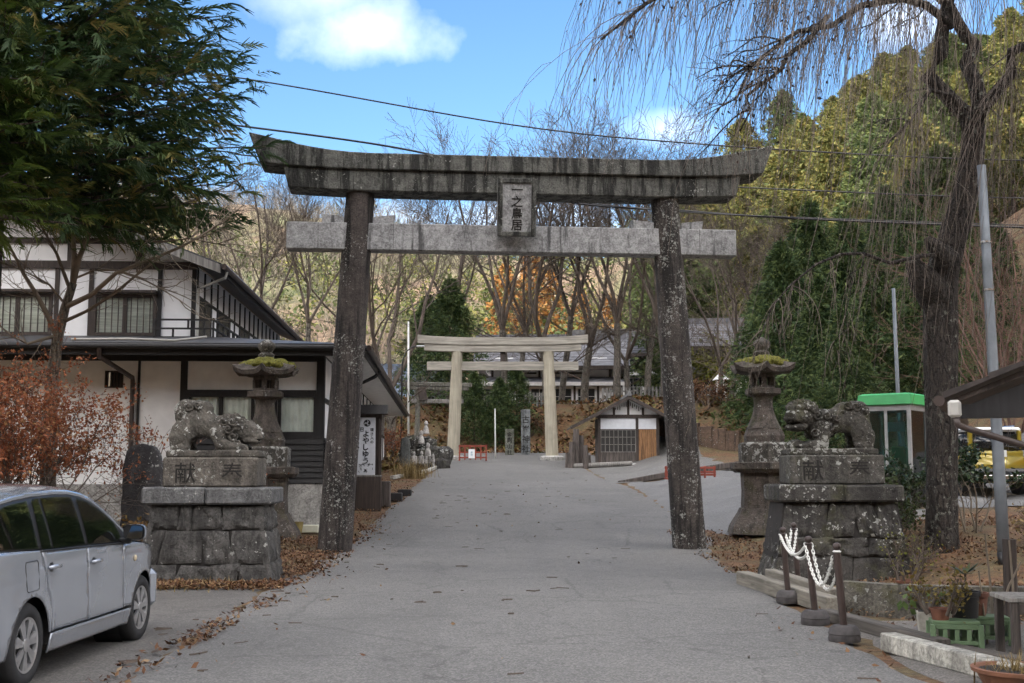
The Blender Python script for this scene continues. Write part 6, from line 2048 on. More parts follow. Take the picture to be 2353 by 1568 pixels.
# wooded mountainsides too far to tell the trees apart
def wood_mass(name, n, region, mats, label, seed, hgt=(4, 7.5), keepf=None, bare=.5):
    rg = np.random.default_rng(seed)
    x = rg.uniform(region[0], region[1], n); y = rg.uniform(region[2], region[3], n)
    if keepf is not None:
        k = keepf(x, y); x, y = x[k], y[k]
    n = len(x)
    z = gz(x, y)
    patch = np.sin(x * .05 + 1) + np.sin(y * .045 + x * .02) + rg.normal(0, .7, n)
    isb = patch < np.quantile(patch, bare)
    H = rg.uniform(*hgt, n)
    vs, fs, mi, ti, o = [], [], [], [], 0
    m = 50
    for grp, idx in ((0, np.where(~isb)[0]), (1, np.where(isb)[0])):
        N = len(idx)
        if not N: continue
        t = rg.random((N, m)); a = rg.random((N, m)) * 6.283
        h = H[idx][:, None]
        if grp == 0:
            R_ = h * .26 * (1 - t) ** .6 * rg.random((N, m)) ** .4
            c = np.stack([x[idx][:, None] + np.cos(a) * R_, y[idx][:, None] + np.sin(a) * R_, z[idx][:, None] + h * (.1 + .9 * t)], -1).reshape(-1, 3)
            d = unit(np.stack([np.cos(a), np.sin(a), a * 0 - .3], -1).reshape(-1, 3) + rg.normal(0, .5, (N * m, 3)))
            L = rg.uniform(.35, .8, N * m); W = L * .3
            tn = np.repeat(rg.random(N), m)
        else:
            sp = rg.random((N, m)) ** .6
            d0 = np.stack([np.cos(a) * sp * .55, np.sin(a) * sp * .55, np.ones_like(a)], -1)
            base = np.stack([x[idx][:, None] + a * 0, y[idx][:, None] + a * 0, z[idx][:, None] + h * t * .35], -1)
            c = (base + d0 * h[..., None] * (.1 + .3 * t[..., None])).reshape(-1, 3)
            d = unit(d0.reshape(-1, 3) + rg.normal(0, .18, (N * m, 3)))
            L = np.repeat(H[idx], m) * rg.uniform(.25, .5, N * m); W = np.full(N * m, .028)
            tn = np.repeat(rg.random(N), m)
        V, F = leaf_quads(c, d, unit(rg.normal(0, 1, (len(c), 3))), L, W)
        vs.append(V); fs.append(F + o); o += len(V); mi.append(np.full(len(F), grp)); ti.append(np.clip(tn + rg.normal(0, .1, len(tn)), 0, 1))
    ob = bulk(name, np.concatenate(vs), np.concatenate(fs), mats, tint=np.concatenate(ti), mi=np.concatenate(mi))
    return tag(ob, label, 'wood', kind='stuff')
HILLGREEN = leafmat('hill evergreen', [(0, (.04, .06, .02)), (.5, (.09, .11, .035)), (1, (.2, .19, .06))], trans=.2)
HILLBARE = leafmat('hill bare twigs', [(0, (.085, .075, .062)), (.5, (.15, .13, .105)), (1, (.22, .185, .15))], trans=0)
wood_mass('distant_wood', 2600, (-110, 14, 112, 330), [HILLGREEN, HILLBARE], 'sunlit mixed wood covering the mountainside on the left and centre', 41, keepf=lambda x, y: x / y > -.42)
wood_mass('distant_wood', 600, (14, 110, 190, 330), [HILLGREEN, HILLBARE], 'sunlit wood on the far right shoulder of the mountain', 42, (7, 11), bare=.25)
# thickets of bare shrubs
TH = [bush('bare_thicket', (0, 0, -50), 2.0, 4.2, None, None, m_, 60 + i, nst=14, nleaf=0, lev=2) for i, m_ in enumerate((TWIG, TWIGPALE, TWIGRED))]
thick = [(-11.5, 62, 0, 1.1, 'brown leafless thicket behind the inn eaves'), (-14.5, 63, 0, 1.2, 'brown leafless thicket behind the inn roof slope'), (-9.0, 64, 0, 1.0, 'brown leafless thicket beside the left column'), (15.5, 74, 1, 2.2, 'pale tangled thicket between the firs and the beam end'), (18.5, 80, 1, 2.3, 'pale tangled thicket above the dark firs'), (21.5, 76, 1, 2.0, 'pale tangled thicket left of the cherry trunk'),
         (16.6, 39, 2, 1.7, 'reddish bare thicket at the right edge behind the grey pole'), (18.5, 44, 2, 2.2, 'tall reddish bare thicket on the right slope'), (17.6, 36, 2, 1.3, 'reddish bare thicket above the yellow car'), (13.6, 60, 1, 1.1, 'tangle of thin bare stems on the slope beside the small white lantern'), (-7.6, 60, 0, .8, 'low brown thicket behind the rock garden')]
first = [True] * 3
for i, (x, y, k, s, lab) in enumerate(thick):
    if first[k]: o = TH[k]; first[k] = False
    else: o = copy_tree(TH[k])
    o.location = (x, y, gh(x, y)); o.scale = (s, s, s); o.rotation_euler = (0, 0, i * 1.3)
    tag(o, lab, 'shrub', 'leafless thickets')
bush('yellow_shrub', (-12.2, 68, gh(-12.2, 68)), 2.2, 3.8, 'yellow green shrub behind the inn roof', YELLOWGREEN, TWIG, 71, nst=12, nleaf=2600, lsz=(.15, .3), leafzone=(.1, 1))
bush('yellow_shrub', (14.5, 86, gh(14.5, 86)), 3, 5, 'yellow green bush under the right end of the top beam', YELLOWGREEN, TWIG, 72, nst=12, nleaf=2600, lsz=(.2, .4), leafzone=(.1, 1))
# red and orange shrubs of the rock garden slope
bush('orange_shrub', (-6.0, 57.5, gh(-6, 57.5)), 1.1, 1.9, 'rust coloured shrub over the rock garden', MAPLE, TWIG, 73, nst=10, nleaf=1500, lsz=(.06, .12), leafzone=(.3, 1))
bush('orange_shrub', (1.1, 75.5, gh(1.1, 75.5)), 1.2, 1.6, 'orange brown shrub beside the tall inscribed pillar', DRY, TWIG, 74, nst=10, nleaf=1500, lsz=(.08, .16), leafzone=(.1, 1))
bush('orange_shrub', (10.3, 62, gh(10.3, 62)), 1.4, 1.5, 'orange brown shrub on the slope behind the brown wall', DRY, TWIG, 75, nst=10, nleaf=1800, lsz=(.08, .16), leafzone=(.1, 1))
# evergreen shrubs in front of the phone booth and the yellow car
bush('evergreen_shrub', (6.35, 20.2, gh(6.35, 20.2)), .65, 1.35, 'green leaved shrub in front of the phone booth', leafmat('mid green leaves', [(0, (.02, .035, .012)), (.6, (.05, .07, .02)), (1, (.1, .11, .035))]), TWIG, 81, nst=10, nleaf=1500, lsz=(.05, .1), leafzone=(.15, 1))
bush('evergreen_shrub', (7.0, 21.4, gh(7, 21.4)), .5, 1.45, 'dark glossy shrub hard against the phone booth and cherry trunk', GREENLEAF, TWIG, 82, nst=9, nleaf=1500, lsz=(.06, .11), leafzone=(.5, 1))
bush('evergreen_shrub', (7.85, 20.3, gh(7.85, 20.3)), .62, 1.75, 'small dark leaved tree in front of the yellow car', GREENLEAF, TWIGPALE, 83, nst=5, nleaf=1500, lsz=(.06, .11), leafzone=(.6, 1))
bush('dry_shrub', (8.4, 18.5, gh(8.4, 18.5)), .7, .9, 'dry brown weeds beside the grey pole', DRYGRASS, TWIG, 84, nst=14, nleaf=500, lsz=(.04, .1), leafzone=(.1, 1))
bush('dry_shrub', (6.0, 18.0, gh(6, 18)), .35, .8, 'thin dry weeds right of the mossy pedestal', YELLOWGREEN, TWIG, 85, nst=8, nleaf=160, lsz=(.03, .06), leafzone=(.1, 1))
# ------------------------------------------------------------------ phone booth
STEEL = plain('grey painted steel', (.42, .43, .44), .45, .1, metal=.4)
bx, by = P(2062, 1180, 23.6).x, 23.6
pb = empty('phone_booth', (bx, by, gh(bx, by) + .02), R(-38), 'glass phone booth with bright green roof behind the cherry tree', 'phone booth')
bw_ = .46
MB().bbox((-bw_, -bw_, 0), (bw_, bw_, .1), .01).build('base', CONC_M, pb)
for x in (-1, 1):
    for y in (-1, 1):
        MB().bbox((x * bw_ - .035, y * bw_ - .035, .1), (x * bw_ + .035, y * bw_ + .035, 2.24), .008).build('corner_post', STEEL, pb)
bg_ = glassmat('booth glass', (.58, .78, .79), .35)
for k in range(4):
    M = Matrix.Rotation(R(90) * k, 4, 'Z')
    MB().box((-bw_ + .035, -bw_ - .004, .25), (bw_ - .035, -bw_ + .004, 2.16), M).build('glass_pane', bg_, pb)
    for z in (.1, 2.14):
        MB().box((-bw_ + .035, -bw_ - .02, z), (bw_ - .035, -bw_ + .02, z + .1), M).build('rail', STEEL, pb)
    if k % 2 == 0:
        f = MB(); f.box((-.03, -bw_ - .015, .2), (.03, -bw_ + .015, 2.14), M); f.build('mullion', STEEL, pb)
GREEN = plain('bright green roof plastic', (.05, .4, .12), .35, .08)
MB().lathe([(.70, 2.24), (.78, 2.26), (.74, 2.45), (.66, 2.48)], 4, rot=R(45)).build('roof', GREEN, pb)
MB().bbox((-.2, .1, .95), (.2, .38, 1.0), .01).build('shelf', STEEL, pb)
MB().bbox((-.15, .12, 1.0), (.15, .36, 1.45), .03).build('telephone', plain('phone green', (.04, .16, .08), .4, .1), pb)
MB().box((-.32, .3, 1.75), (.1, .31, 1.95)).build('notice', plain('pale blue notice', (.4, .55, .58), .5, .1), pb)

# ------------------------------------------------------------------ poles and wires
def ground_pt(u, v, y):
    p = P(u, v, y); return Vector((p.x, y, gh(p.x, y)))
a = P(2306, 1262, 17.5); b = P(2254, 380, 17.9)
POLE = plain('blue grey steel pole', (.16, .18, .2), .5, .15, 3, metal=.3)
up_ = empty('utility_pole', (a.x, a.y, gh(a.x, a.y)), 0, 'leaning blue grey steel pole right of the cherry trunk', 'pole')
A_ = Vector((0, 0, -.2)); B_ = b - up_.location
MB().tube([A_ + (B_ - A_) * t for t in (0, .25, .5, .75, 1)], [.088, .084, .078, .072, .066], 16).build('shaft', POLE, up_, smooth=True)
MB().tube([A_ + (B_ - A_) * t for t in (0.02, .055)], [.095, .094], 16).build('dark_foot_band', BLACKTRIM, up_, smooth=True)
for t in (.46, .68, .8):
    MB().tube([A_ + (B_ - A_) * t, A_ + (B_ - A_) * (t + .006)], [.085, .085], 14).build('clamp', CHROME, up_)
MB().bbox((-.12, -.12, 2.05), (-.02, -.06, 2.25), .01, Matrix.Translation((B_ - A_) * .36 - Vector((.0, 0, 2.1)))).build('tag_plate', STEEL, up_)
def pole(name, u0, v0, u1, v1, y, r, mat, label, base=True):
    a = P(u0, v0, y); b = P(u1, v1, y)
    g = gh(a.x, y)
    a = Vector((a.x, y, min(a.z, g - .1) if base else a.z))
    o = MB().tube([Vector((0, 0, 0)), (b - a) * .5, b - a], [r, r * .95, r * .85], 10).build(name, mat, None, a, smooth=True)
    return tag(o, label, 'pole')
pole('thin_pole', 2064, 900, 2052, 662, 25.5, .045, POLE, 'thin grey pole rising behind the phone booth')
pole('flag_pole', 940, 860, 938, 738, 64, .06, plain('white pole paint', (.6, .6, .58), .5, .1), 'white pole left of the wooden torii')
pole('flag_pole', 1138, 1050, 1137, 938, 63.5, .045, MATS['white pole paint'], 'white pole standing inside the wooden torii')
sl = empty('street_lamp', (P(922, 960, 60).x, 60, gh(-5.6, 60)), 0, 'thin dark street lamp with curved arm left of the wooden torii', 'street lamp')
MB().tube([(0, 0, -.2), (0, 0, 4.5), (.03, 0, 5.1), (.2, 0, 5.5), (.5, 0, 5.75), (.85, 0, 5.82)], [.05, .045, .04, .035, .03, .03], 8).build('post', BLACKTRIM, sl, smooth=True)
MB().bbox((.75, -.1, 5.74), (1.15, .1, 5.84), .03).build('lamp_head', STEEL, sl)
WIRE = plain('black cable', (.012, .012, .014), .5, .1)
def wire(pts, r, label):
    q = [P(*p) for p in pts]
    ms = []
    for i in range(len(q) - 1):
        for k in range(8):
            t = k / 8
            p0, p1, p2, p3 = q[max(i - 1, 0)], q[i], q[i + 1], q[min(i + 2, len(q) - 1)]
            ms.append(.5 * ((2 * p1) + (p2 - p0) * t + (2 * p0 - 5 * p1 + 4 * p2 - p3) * t * t + (3 * p1 - p0 - 3 * p2 + p3) * t ** 3))
    ms.append(q[-1])
    o = ms[0].copy()
    return tag(MB().tube([p - o for p in ms], r, 5).build('overhead_wire', WIRE, None, o), label, 'cable')
wire([(-300, 60, 31), (540, 177, 31), (1180, 287, 31), (1600, 330, 31), (2100, 360, 31), (2500, 372, 31)], .022, 'topmost overhead cable crossing the sky above the great torii')
wire([(-300, 190, 29), (520, 285, 29), (1000, 357, 29), (1280, 458, 28.6), (1570, 484, 28.3), (1860, 503, 28), (2500, 528, 28)], .028, 'thick overhead cable passing under the top beam to the right')
wire([(-300, 270, 30), (470, 343, 30), (580, 358, 30), (1100, 402, 30), (1700, 430, 30), (2170, 450, 30), (2500, 458, 30)], .02, 'overhead cable running behind the top beam')
wire([(1250, 455, 27.5), (1570, 487, 27.5), (2000, 505, 27.5), (2500, 522, 27.5)], .014, 'thin cable just below the thick cable at the right')

# ------------------------------------------------------------------ chain posts
POSTM = plain('brown post paint', (.045, .03, .026), .45, .2, 5)
RUBB = plain('dark rubber base', (.05, .045, .045), .8, .3, 12)
CHAINM = plain('white plastic chain', (.72, .72, .68), .5, .08)
heads = []
ps = [(4.02, 16.75, .02, 'hindmost brown chain post close to the mossy pedestal'), (3.545, 15.35, .01, 'second brown chain post from the pedestal'), (3.325, 13.15, -.02, 'third brown chain post from the pedestal'), (3.28, 11.85, -.015, 'nearest brown chain post with a white collar')]
for i, (x, y, ln, lab) in enumerate(ps):
    p = empty('chain_post', (x, y, gh(x, y) + .035), 0, lab, 'post', 'brown posts carrying the white chain')
    MB().lathe([(.15, 0), (.158, .03), (.15, .07), (.158, .075), (.14, .13), (.11, .155), (.05, .16)], 28).build('base', RUBB, p, auto=35)
    t = Vector((-.05, 0, .86))
    MB().tube([(0, 0, .1), t * .5, t], .038, 16).build('shaft', POSTM, p, auto=40)
    MB().lathe([(.03, 0), (.045, .012), (.03, .025)], 14, Matrix.Translation(t)).build('collar', CHAINM if i == 3 else POSTM, p)
    MB().lathe([(.012, .02), (.032, .035), (.042, .06), (.034, .088), (.012, .1)], 16, Matrix.Translation(t)).build('ball_cap', POSTM, p, smooth=True)
    heads.append(Vector((x, y, gh(x, y) + .035)) + t)
def link_mesh():
    mb = MB()
    pts = [(.018 * math.copysign(1, math.cos(a)) + .012 * math.cos(a), .014 * math.sin(a), 0) for a in [2 * math.pi * (k + .5) / 10 for k in range(10)]]
    vs, fs = [], []
    n, m_ = 10, 5
    for i, p in enumerate(pts):
        q0, q1 = Vector(pts[i - 1]), Vector(pts[(i + 1) % n])
        t = (q1 - q0).normalized(); s = t.cross(Vector((0, 0, 1)))
        for k in range(m_):
            a = 2 * math.pi * k / m_
            vs.append(Vector(p) + (s * math.cos(a) + Vector((0, 0, 1)) * math.sin(a)) * .0058)
    for i in range(n):
        for k in range(m_):
            fs.append((i * m_ + k, i * m_ + (k + 1) % m_, ((i + 1) % n) * m_ + (k + 1) % m_, ((i + 1) % n) * m_ + k))
    return vs, fs
LV, LF = link_mesh()
def chain(p0, p1, sag, label):
    n = 60
    path = [p0 + (p1 - p0) * (k / n) - Vector((0, 0, sag * 4 * (k / n) * (1 - k / n))) for k in range(n + 1)]
    L = sum((path[k + 1] - path[k]).length for k in range(n))
    cnt = int(L / .046)
    mb = MB()
    acc, tgt, idx = 0, 0, 0
    for k in range(n):
        d = (path[k + 1] - path[k]); l_ = d.length
        while acc + l_ >= tgt and idx < cnt:
            c = path[k] + d * ((tgt - acc) / l_)
            X_ = d.normalized(); Y_ = X_.orthogonal().normalized(); 
            Y_ = Vector((0, 0, 1)).cross(X_).normalized(); Z_ = X_.cross(Y_)
            if idx % 2: Y_, Z_ = Z_, -Y_
            M = Matrix((X_, Y_, Z_)).transposed()
            mb.add([M @ v_ + c - p0 for v_ in LV], LF)
            idx += 1; tgt += .046
        acc += l_
    return tag(mb.build('white_chain', CHAINM, None, p0, smooth=True), label, 'chain', 'white chains between the posts')
for i, (sg, lab) in enumerate(((.3, 'white plastic chain hanging between the two hindmost posts'), (.22, 'white plastic chain between the second and third posts'), (.42, 'white plastic chain sagging to the nearest post'))):
    for k in (0, 1):
        off = Vector((.035 * (1 - 2 * k), 0, 0))
        chain(heads[i] + off, heads[i + 1] + off, sg - .05 * k, lab + (', outer strand' if k else ', inner strand'))

# ------------------------------------------------------------------ timbers, kerbs, retaining wall at the right
def beam3(name, p0, p1, w_, h_, mat, label, cat, roll=0.0):
    d = (p1 - p0); L = d.length
    X_ = d.normalized(); Y_ = Vector((0, 0, 1)).cross(X_).normalized(); Z_ = X_.cross(Y_)
    M = Matrix((X_, Y_, Z_)).transposed().to_4x4()
    o = MB().bbox((0, -w_ / 2, 0), (L, w_ / 2, h_), .012).build(name, mat, None)
    o.matrix_world = Matrix.Translation(p0) @ M @ Matrix.Rotation(roll, 4, 'X')
    return tag(o, label, cat)
def gp(u, v, y, dz=.02):
    p = P(u, v, y); return Vector((p.x, y, gh(p.x, y) + dz))
SLEEPER = wood('grey weathered sleeper', (.19, .175, .145), .9, 'x', .4)
beam3('timber_sleeper', gp(1706, 1330, 18.0), Vector((3.82, 14.2, gh(3.82, 14.2) + .02)), .2, .2, SLEEPER, 'thick grey timber sleeper lying behind the second chain post', 'timber')
beam3('timber_sleeper', Vector((3.95, 14.6, gh(3.95, 14.6) + .02)), Vector((3.72, 17.2, gh(3.72, 17.2) + .06)), .16, .26, SLEEPER, 'short upper sleeper beside the mossy pedestal foot', 'timber')
beam3('timber_sleeper', Vector((3.58, 13.7, .03)), Vector((4.02, 11.2, .03)), .16, .13, wood('dark wet sleeper', (.09, .08, .07), .9, 'x', .4), 'dark timber sleeper behind the nearest chain post', 'timber')
beam3('timber_sleeper', Vector((4.12, 11.3, .03)), Vector((4.7, 9.9, .03)), .16, .07, MATS['dark wet sleeper'], 'flat dark plank continuing the sleeper line', 'timber')
beam3('stone_kerb', Vector((3.55, 11.35, .03)), Vector((3.98, 9.45, .03)), .17, .17, stone('pale kerb concrete', (.36, .35, .31), spots=0, streak=.4, bump=.3), 'pale concrete kerb bar lying beside the nearest chain post', 'kerb')
gr = empty('drain_grate', (4.35, 9.6, .03), R(-18), 'rusty steel drain grating in the yard at the right', 'grate')
for k in range(6):
    MB().box((-.16 + k * .055, -1.0, 0), (-.16 + k * .055 + .03, 1.0, .035)).build('bar', plain('rusty steel', (.06, .045, .04), .7, .4, 9, metal=.3), gr)
rw = empty('retaining_wall', (0, 0, 0), 0, 'low dark concrete retaining wall below the leafy bank', 'wall')
path = [(3.95, 14.45), (4.5, 13.95), (5.6, 13.65), (6.7, 13.75)]
for (x0, y0), (x1, y1) in zip(path[:-1], path[1:]):
    d = Vector((x1 - x0, y1 - y0, 0)); n_ = Vector((d.y, -d.x, 0)).normalized() * .1
    vs = []
    for z in (-.2, .40):
        vs += [(x0, y0, z), (x1, y1, z), (x1 - n_.x * 2, y1 - n_.y * 2, z), (x0 - n_.x * 2, y0 - n_.y * 2, z)]
    MB().add(vs, [(3, 2, 1, 0), (4, 5, 6, 7), (0, 1, 5, 4), (1, 2, 6, 5), (2, 3, 7, 6), (3, 0, 4, 7)]).build('wall_length', DKCONC_M, rw)
# stacked stone wall behind the pots
sw = empty('stone_wall', (6.7, 13.2, 0), R(-8), 'dark stacked stone wall behind the potted plants', 'wall')
rg = random.Random(8)
for row in range(3):
    x = 0
    while x < 2.6:
        L = rg.uniform(.35, .7)
        MB().bbox((x, rg.uniform(-.03, .03), -.05 + row * .17), (x + L - .015, .3, -.05 + row * .17 + .155), .02).build('block', RUBBLE2, sw)
        x += L
# soil that fills the bed behind the low wall
bed = strip('planting_bed', [(13.9, 4.7, 6.9), (14.4, 4.2, 9.5), (16.2, 4.4, 10)], 14, .0, GROUND_M, seed=9)
me = bed.data
co = np.empty(len(me.vertices) * 3, np.float32); me.vertices.foreach_get('co', co); co = co.reshape(-1, 3)
t = np.clip((co[:, 1] - 13.6) / 2.6, 0, 1)
co[:, 2] = (1 - t) * .36 + t * (gz(co[:, 0], co[:, 1]) + .02) + .015 * np.sin(co[:, 0] * 5) * np.sin(co[:, 1] * 7)
me.vertices.foreach_set('co', co.ravel()); me.update()
rgl = np.random.default_rng(99)
n = 3200
lx = rgl.uniform(4.3, 9.5, n); ly = rgl.uniform(13.95, 16.3, n)
tt = np.clip((ly - 13.6) / 2.6, 0, 1)
lz = (1 - tt) * .38 + tt * (gz(lx, ly) + .03) + rgl.random(n) * .04
k_ = (lx > 4.3 + np.maximum(0, 14.5 - ly) * 1.2)
c = np.stack([lx, ly, lz], -1)[k_]
V, F = leaf_quads(c, unit(rgl.normal(0, 1, c.shape) * np.array([1, 1, .35])), unit(rgl.normal(0, .4, c.shape) + np.array([0, 0, 1.])), rgl.uniform(.06, .12, len(c)), rgl.uniform(.02, .04, len(c)))
tag(bulk('fallen_leaves', V, F, DRY, tint=rgl.random(len(c))), 'brown fallen leaves on top of the low retaining wall bed', 'leaves', kind='stuff')

# ------------------------------------------------------------------ pots, crates, bench
TERRA = plain('terracotta', (.15, .06, .036), .75, .3, 6)
def pot(loc, r, h, mat, label, soil=True, flare=1.25, name='flower_pot', cat='flower pot'):
    e = empty(name, loc, 0, label, cat)
    MB().lathe([(r, 0), (r * flare, h * .82), (r * flare * 1.1, h * .83), (r * flare * 1.12, h), (r * flare * .98, h), (r * flare * .95, h * .85)], 26, cap=False).build('bowl', mat, e, auto=40)
    MB().lathe([(.001, h * .86), (r * flare * .96, h * .86)], 20, cap=False).build('soil', MATS['dark joint'], e)
    return e
def potplant(loc, h, spread, mat, n, lsz, seed, label, name='potted_plant'):
    return bush(name, loc, spread, h, label, mat, TWIG, seed, nst=7, nleaf=n, lsz=lsz, lev=1, leafzone=(.1, 1), cat='plant')
CRATE = plain('green plastic crate', (.13, .2, .11), .5, .12, 6)
def crate(loc, rz, label, w_=.43, d_=.3, h_=.27):
    c = empty('plastic_crate', loc, rz, label, 'crate', 'green plastic crates at the right')
    MB().bbox((-w_ / 2, -d_ / 2, h_ - .03), (w_ / 2, d_ / 2, h_), .005).build('top_panel', CRATE, c)
    for x in (-1, 1):
        for y in (-1, 1):
            MB().bbox((x * w_ / 2 - .025, y * d_ / 2 - .025, 0), (x * w_ / 2 + .025, y * d_ / 2 + .025, h_ - .03), .006).build('leg', CRATE, c)
    for y in (-1, 1):
        MB().bbox((-w_ / 2 + .025, y * d_ / 2 - .012, .055), (w_ / 2 - .025, y * d_ / 2 + .012, .09), .004).build('rail', CRATE, c)
        MB().bbox((-w_ / 2 + .025, y * d_ / 2 - .014, h_ - .075), (w_ / 2 - .025, y * d_ / 2 + .014, h_ - .03), .004).build('rail', CRATE, c)
        for k in range(3):
            x = -w_ / 2 + w_ * (k + 1) / 4
            MB().box((x - .02, y * d_ / 2 - .01, .09), (x + .02, y * d_ / 2 + .01, h_ - .075)).build('slat', CRATE, c)
    for x in (-1, 1):
        MB().bbox((x * w_ / 2 - .012, -d_ / 2 + .025, .055), (x * w_ / 2 + .012, d_ / 2 - .025, .09), .004).build('rail', CRATE, c)
        for k in range(2):
            y = -d_ / 2 + d_ * (k + 1) / 3
            MB().box((x * w_ / 2 - .01, y - .02, .09), (x * w_ / 2 + .01, y + .02, h_ - .03)).build('slat', CRATE, c)
    return c
g0 = .03
cx_, cy_ = P(2203, 1487, 11.4).x, 11.4
crate((cx_, cy_ + .1, g0), R(-12), 'pale green plastic crate used as a plant stand at the front')
crate((cx_ + .42, cy_ + .45, g0), R(-10), 'second green plastic crate behind the black bucket')
pot((cx_ - .13, cy_ + .1, g0 + .27), .075, .11, TERRA, 'small terracotta pot on the green crate')
potplant((cx_ - .13, cy_ + .1, g0 + .37), .42, .22, leafmat('ochre pot leaves', [(0, (.06, .05, .015)), (.6, (.16, .12, .03)), (1, (.24, .18, .05))]), 420, (.03, .06), 91, 'ochre leaved plant in the small terracotta pot')
bk = pot((cx_ + .18, cy_ + .28, g0 + .27), .115, .25, BLACKTRIM, 'black plastic bucket pot on the green crates', name='black_bucket', cat='bucket', flare=1.15)
e = pot((cx_ + .36, cy_ + .5, g0 + .27), .1, .22, TERRA, 'dark terracotta pot behind the black bucket')
bl = empty('spiky_plant', (cx_ + .2, cy_ + .3, g0 + .5), 0, 'spiky long leaved plant in the black bucket', 'plant')
n = 16; a = np.arange(n) * 2.4
d = unit(np.stack([np.cos(a), np.sin(a), rgl.uniform(.1, .8, n)], -1))
V, F = leaf_quads(np.zeros((n, 3)) + np.array([0, 0, .18]), d, np.tile(np.array([[0, 0, 1.]]), (n, 1)), np.full(n, .22), np.full(n, .02))
bulk('blades', V, F, GREENLEAF, bl, tint=rgl.random(n)); MB().tube([(0, 0, -.05), (0, 0, .2)], .012, 6).build('stem', TWIG, bl)
x_, y_ = P(2146, 1460, 11.9).x, 11.9
wp = empty('white_planter', (x_, y_, g0), R(-15), 'dirty white tapered planter beside the green crate', 'planter')
MB().box((-.13, -.13, 0), (.13, .13, .31), taper=-.25).build('tub', plain('dirty white plastic', (.45, .43, .38), .7, .3, 8), wp)
MB().box((-.15, -.15, .305), (.15, .15, .312)).build('soil', MATS['dark joint'], wp)
potplant((x_, y_, g0 + .3), .28, .14, leafmat('fresh broad leaves', [(0, (.05, .09, .02)), (1, (.16, .22, .07))]), 40, (.08, .13), 92, 'broad green leaves growing from the white planter')
x_, y_ = P(2086, 1310, 16.2).x, 16.2
zt = .36 * (1 - 1.0) + gh(x_, y_)
pot((x_, y_, zt + .02), .12, .2, TERRA, 'terracotta pot standing on the leafy bank by the cherry trunk')
potplant((x_, y_, zt + .2), .7, .12, YELLOWGREEN, 60, (.03, .06), 93, 'thin upright sapling in the pot on the bank')
x_, y_ = P(2340, 1560, 9.3).x, 9.3
pot((x_, y_, g0), .24, .17, plain('orange brown clay', (.17, .075, .042), .7, .2, 6), 'wide terracotta bowl at the bottom right corner', flare=1.3)
grass('dry_potted_grass', (x_, y_, g0 + .15), 240, .11, .3, 'dry straw coloured plant in the wide bowl', 94, cat='plant')
mh = empty('manhole_cover', (4.05, 8.85, .03), 0, 'round pale cover set in the yard at the bottom right', 'manhole cover')
MB().lathe([(.32, 0), (.32, .012), (.3, .016)], 36).build('cover', MATS['pale concrete'], mh)
MB().lathe([(.05, 0), (.05, .01)], 12, Matrix.Translation((0, 0, .017))).build('handle', MATS['rusty steel'], mh)
bn = empty('work_bench', (P(2440, 1400, 10.6).x, 10.9, g0), R(-6), 'weathered wooden bench at the right edge', 'bench')
for k in range(4):
    MB().bbox((-.42, -.3 + k * .15, .52), (.8, -.3 + k * .15 + .14, .56), .006).build('plank', GREYWOOD, bn)
for x in (-.36, .7):
    for y in (-.25, .22):
        MB().bbox((x - .035, y - .035, 0), (x + .035, y + .035, .52), .006).build('leg', OLDWOOD, bn)
MB().bbox((-.36, -.27, .42), (.7, -.24, .5), .005).build('apron', OLDWOOD, bn)
rg = random.Random(12)
for i, (u0, v0, u1, v1, y) in enumerate(((2270, 1490, 2248, 1310, 11.8), (2282, 1450, 2262, 1225, 12.2), (2330, 1440, 2318, 1240, 12), (2300, 1400, 2345, 1290, 12.1), (2235, 1480, 2215, 1380, 11.9))):
    a, b = P(u0, v0, y), P(u1, v1, y)
    tag(MB().tube([Vector((0, 0, 0)), (b - a) * .5 + Vector((rg.uniform(-.03, .03), 0, 0)), b - a], [.014, .012, .008], 6).build('garden_cane', TWIGPALE, None, a), ['leaning cane in front of the stacked stone wall', 'tallest cane by the dark post at the right', 'cane at the far right by the bench', 'slanting cane crossing the dark post', 'short cane next to the spiky plant'][i], 'cane')
a = P(2322, 1440, 12.6); b = P(2318, 1238, 12.6)
tag(MB().tube([Vector((0, 0, -.3)), b - a], .07, 10).build('wooden_stake', BROWNWOOD, None, a), 'dark wooden stake at the right behind the canes', 'stake')

# ------------------------------------------------------------------ shed roof corner at the right
shed = empty('shed', (0, 0, 0), 0, 'shed with brown corrugated roof reaching in from the right edge', 'shed')
y0, y1 = 9.6, 13.2
ex, ez = P(2166, 915, y0).x, P(2166, 915, y0).z
rx = ex + 3.2; slope = .40
rf = empty('roof', (0, 0, 0)); rf.parent = shed
nstep = 9
for k in range(nstep):
    t0 = k / nstep; t1 = (k + 1.12) / nstep
    xa, xb = ex + 3.2 * t0, ex + 3.2 * t1
    MB().prism([(xa, ez + slope * (xa - ex)), (xb, ez + slope * (xb - ex)), (xb, ez + slope * (xb - ex) + .03), (xa, ez + slope * (xa - ex) + .055)], 'y', y0 - .03 * (k % 2), y1).build('roof_sheet', TILE_BROWN, rf)
MB().prism([(ex + .02, ez - .02), (rx, ez + slope * 3.2 - .02), (rx, ez + slope * 3.2 - .12), (ex + .02, ez - .06)], 'y', y0 + .06, y0 + .1).build('barge_board', BROWNWOOD, shed)
MB().box((ex + .12, y0 + .11, ez - .16), (rx, y0 + .2, ez - .045)).build('tie_beam', BLACKWOOD, shed)
MB().prism([(ex + .2, ez - .045), (rx, ez - .045), (rx, ez + slope * 3.1 - .1)], 'y', y0 + .12, y0 + .19).build('gable_panel', BLACKWOOD, shed)
MB().tube([(ex - .03, y0 - .02, ez - .02), (ex - .03, y1, ez - .05)], .045, 10).build('gutter', PIPE, shed)
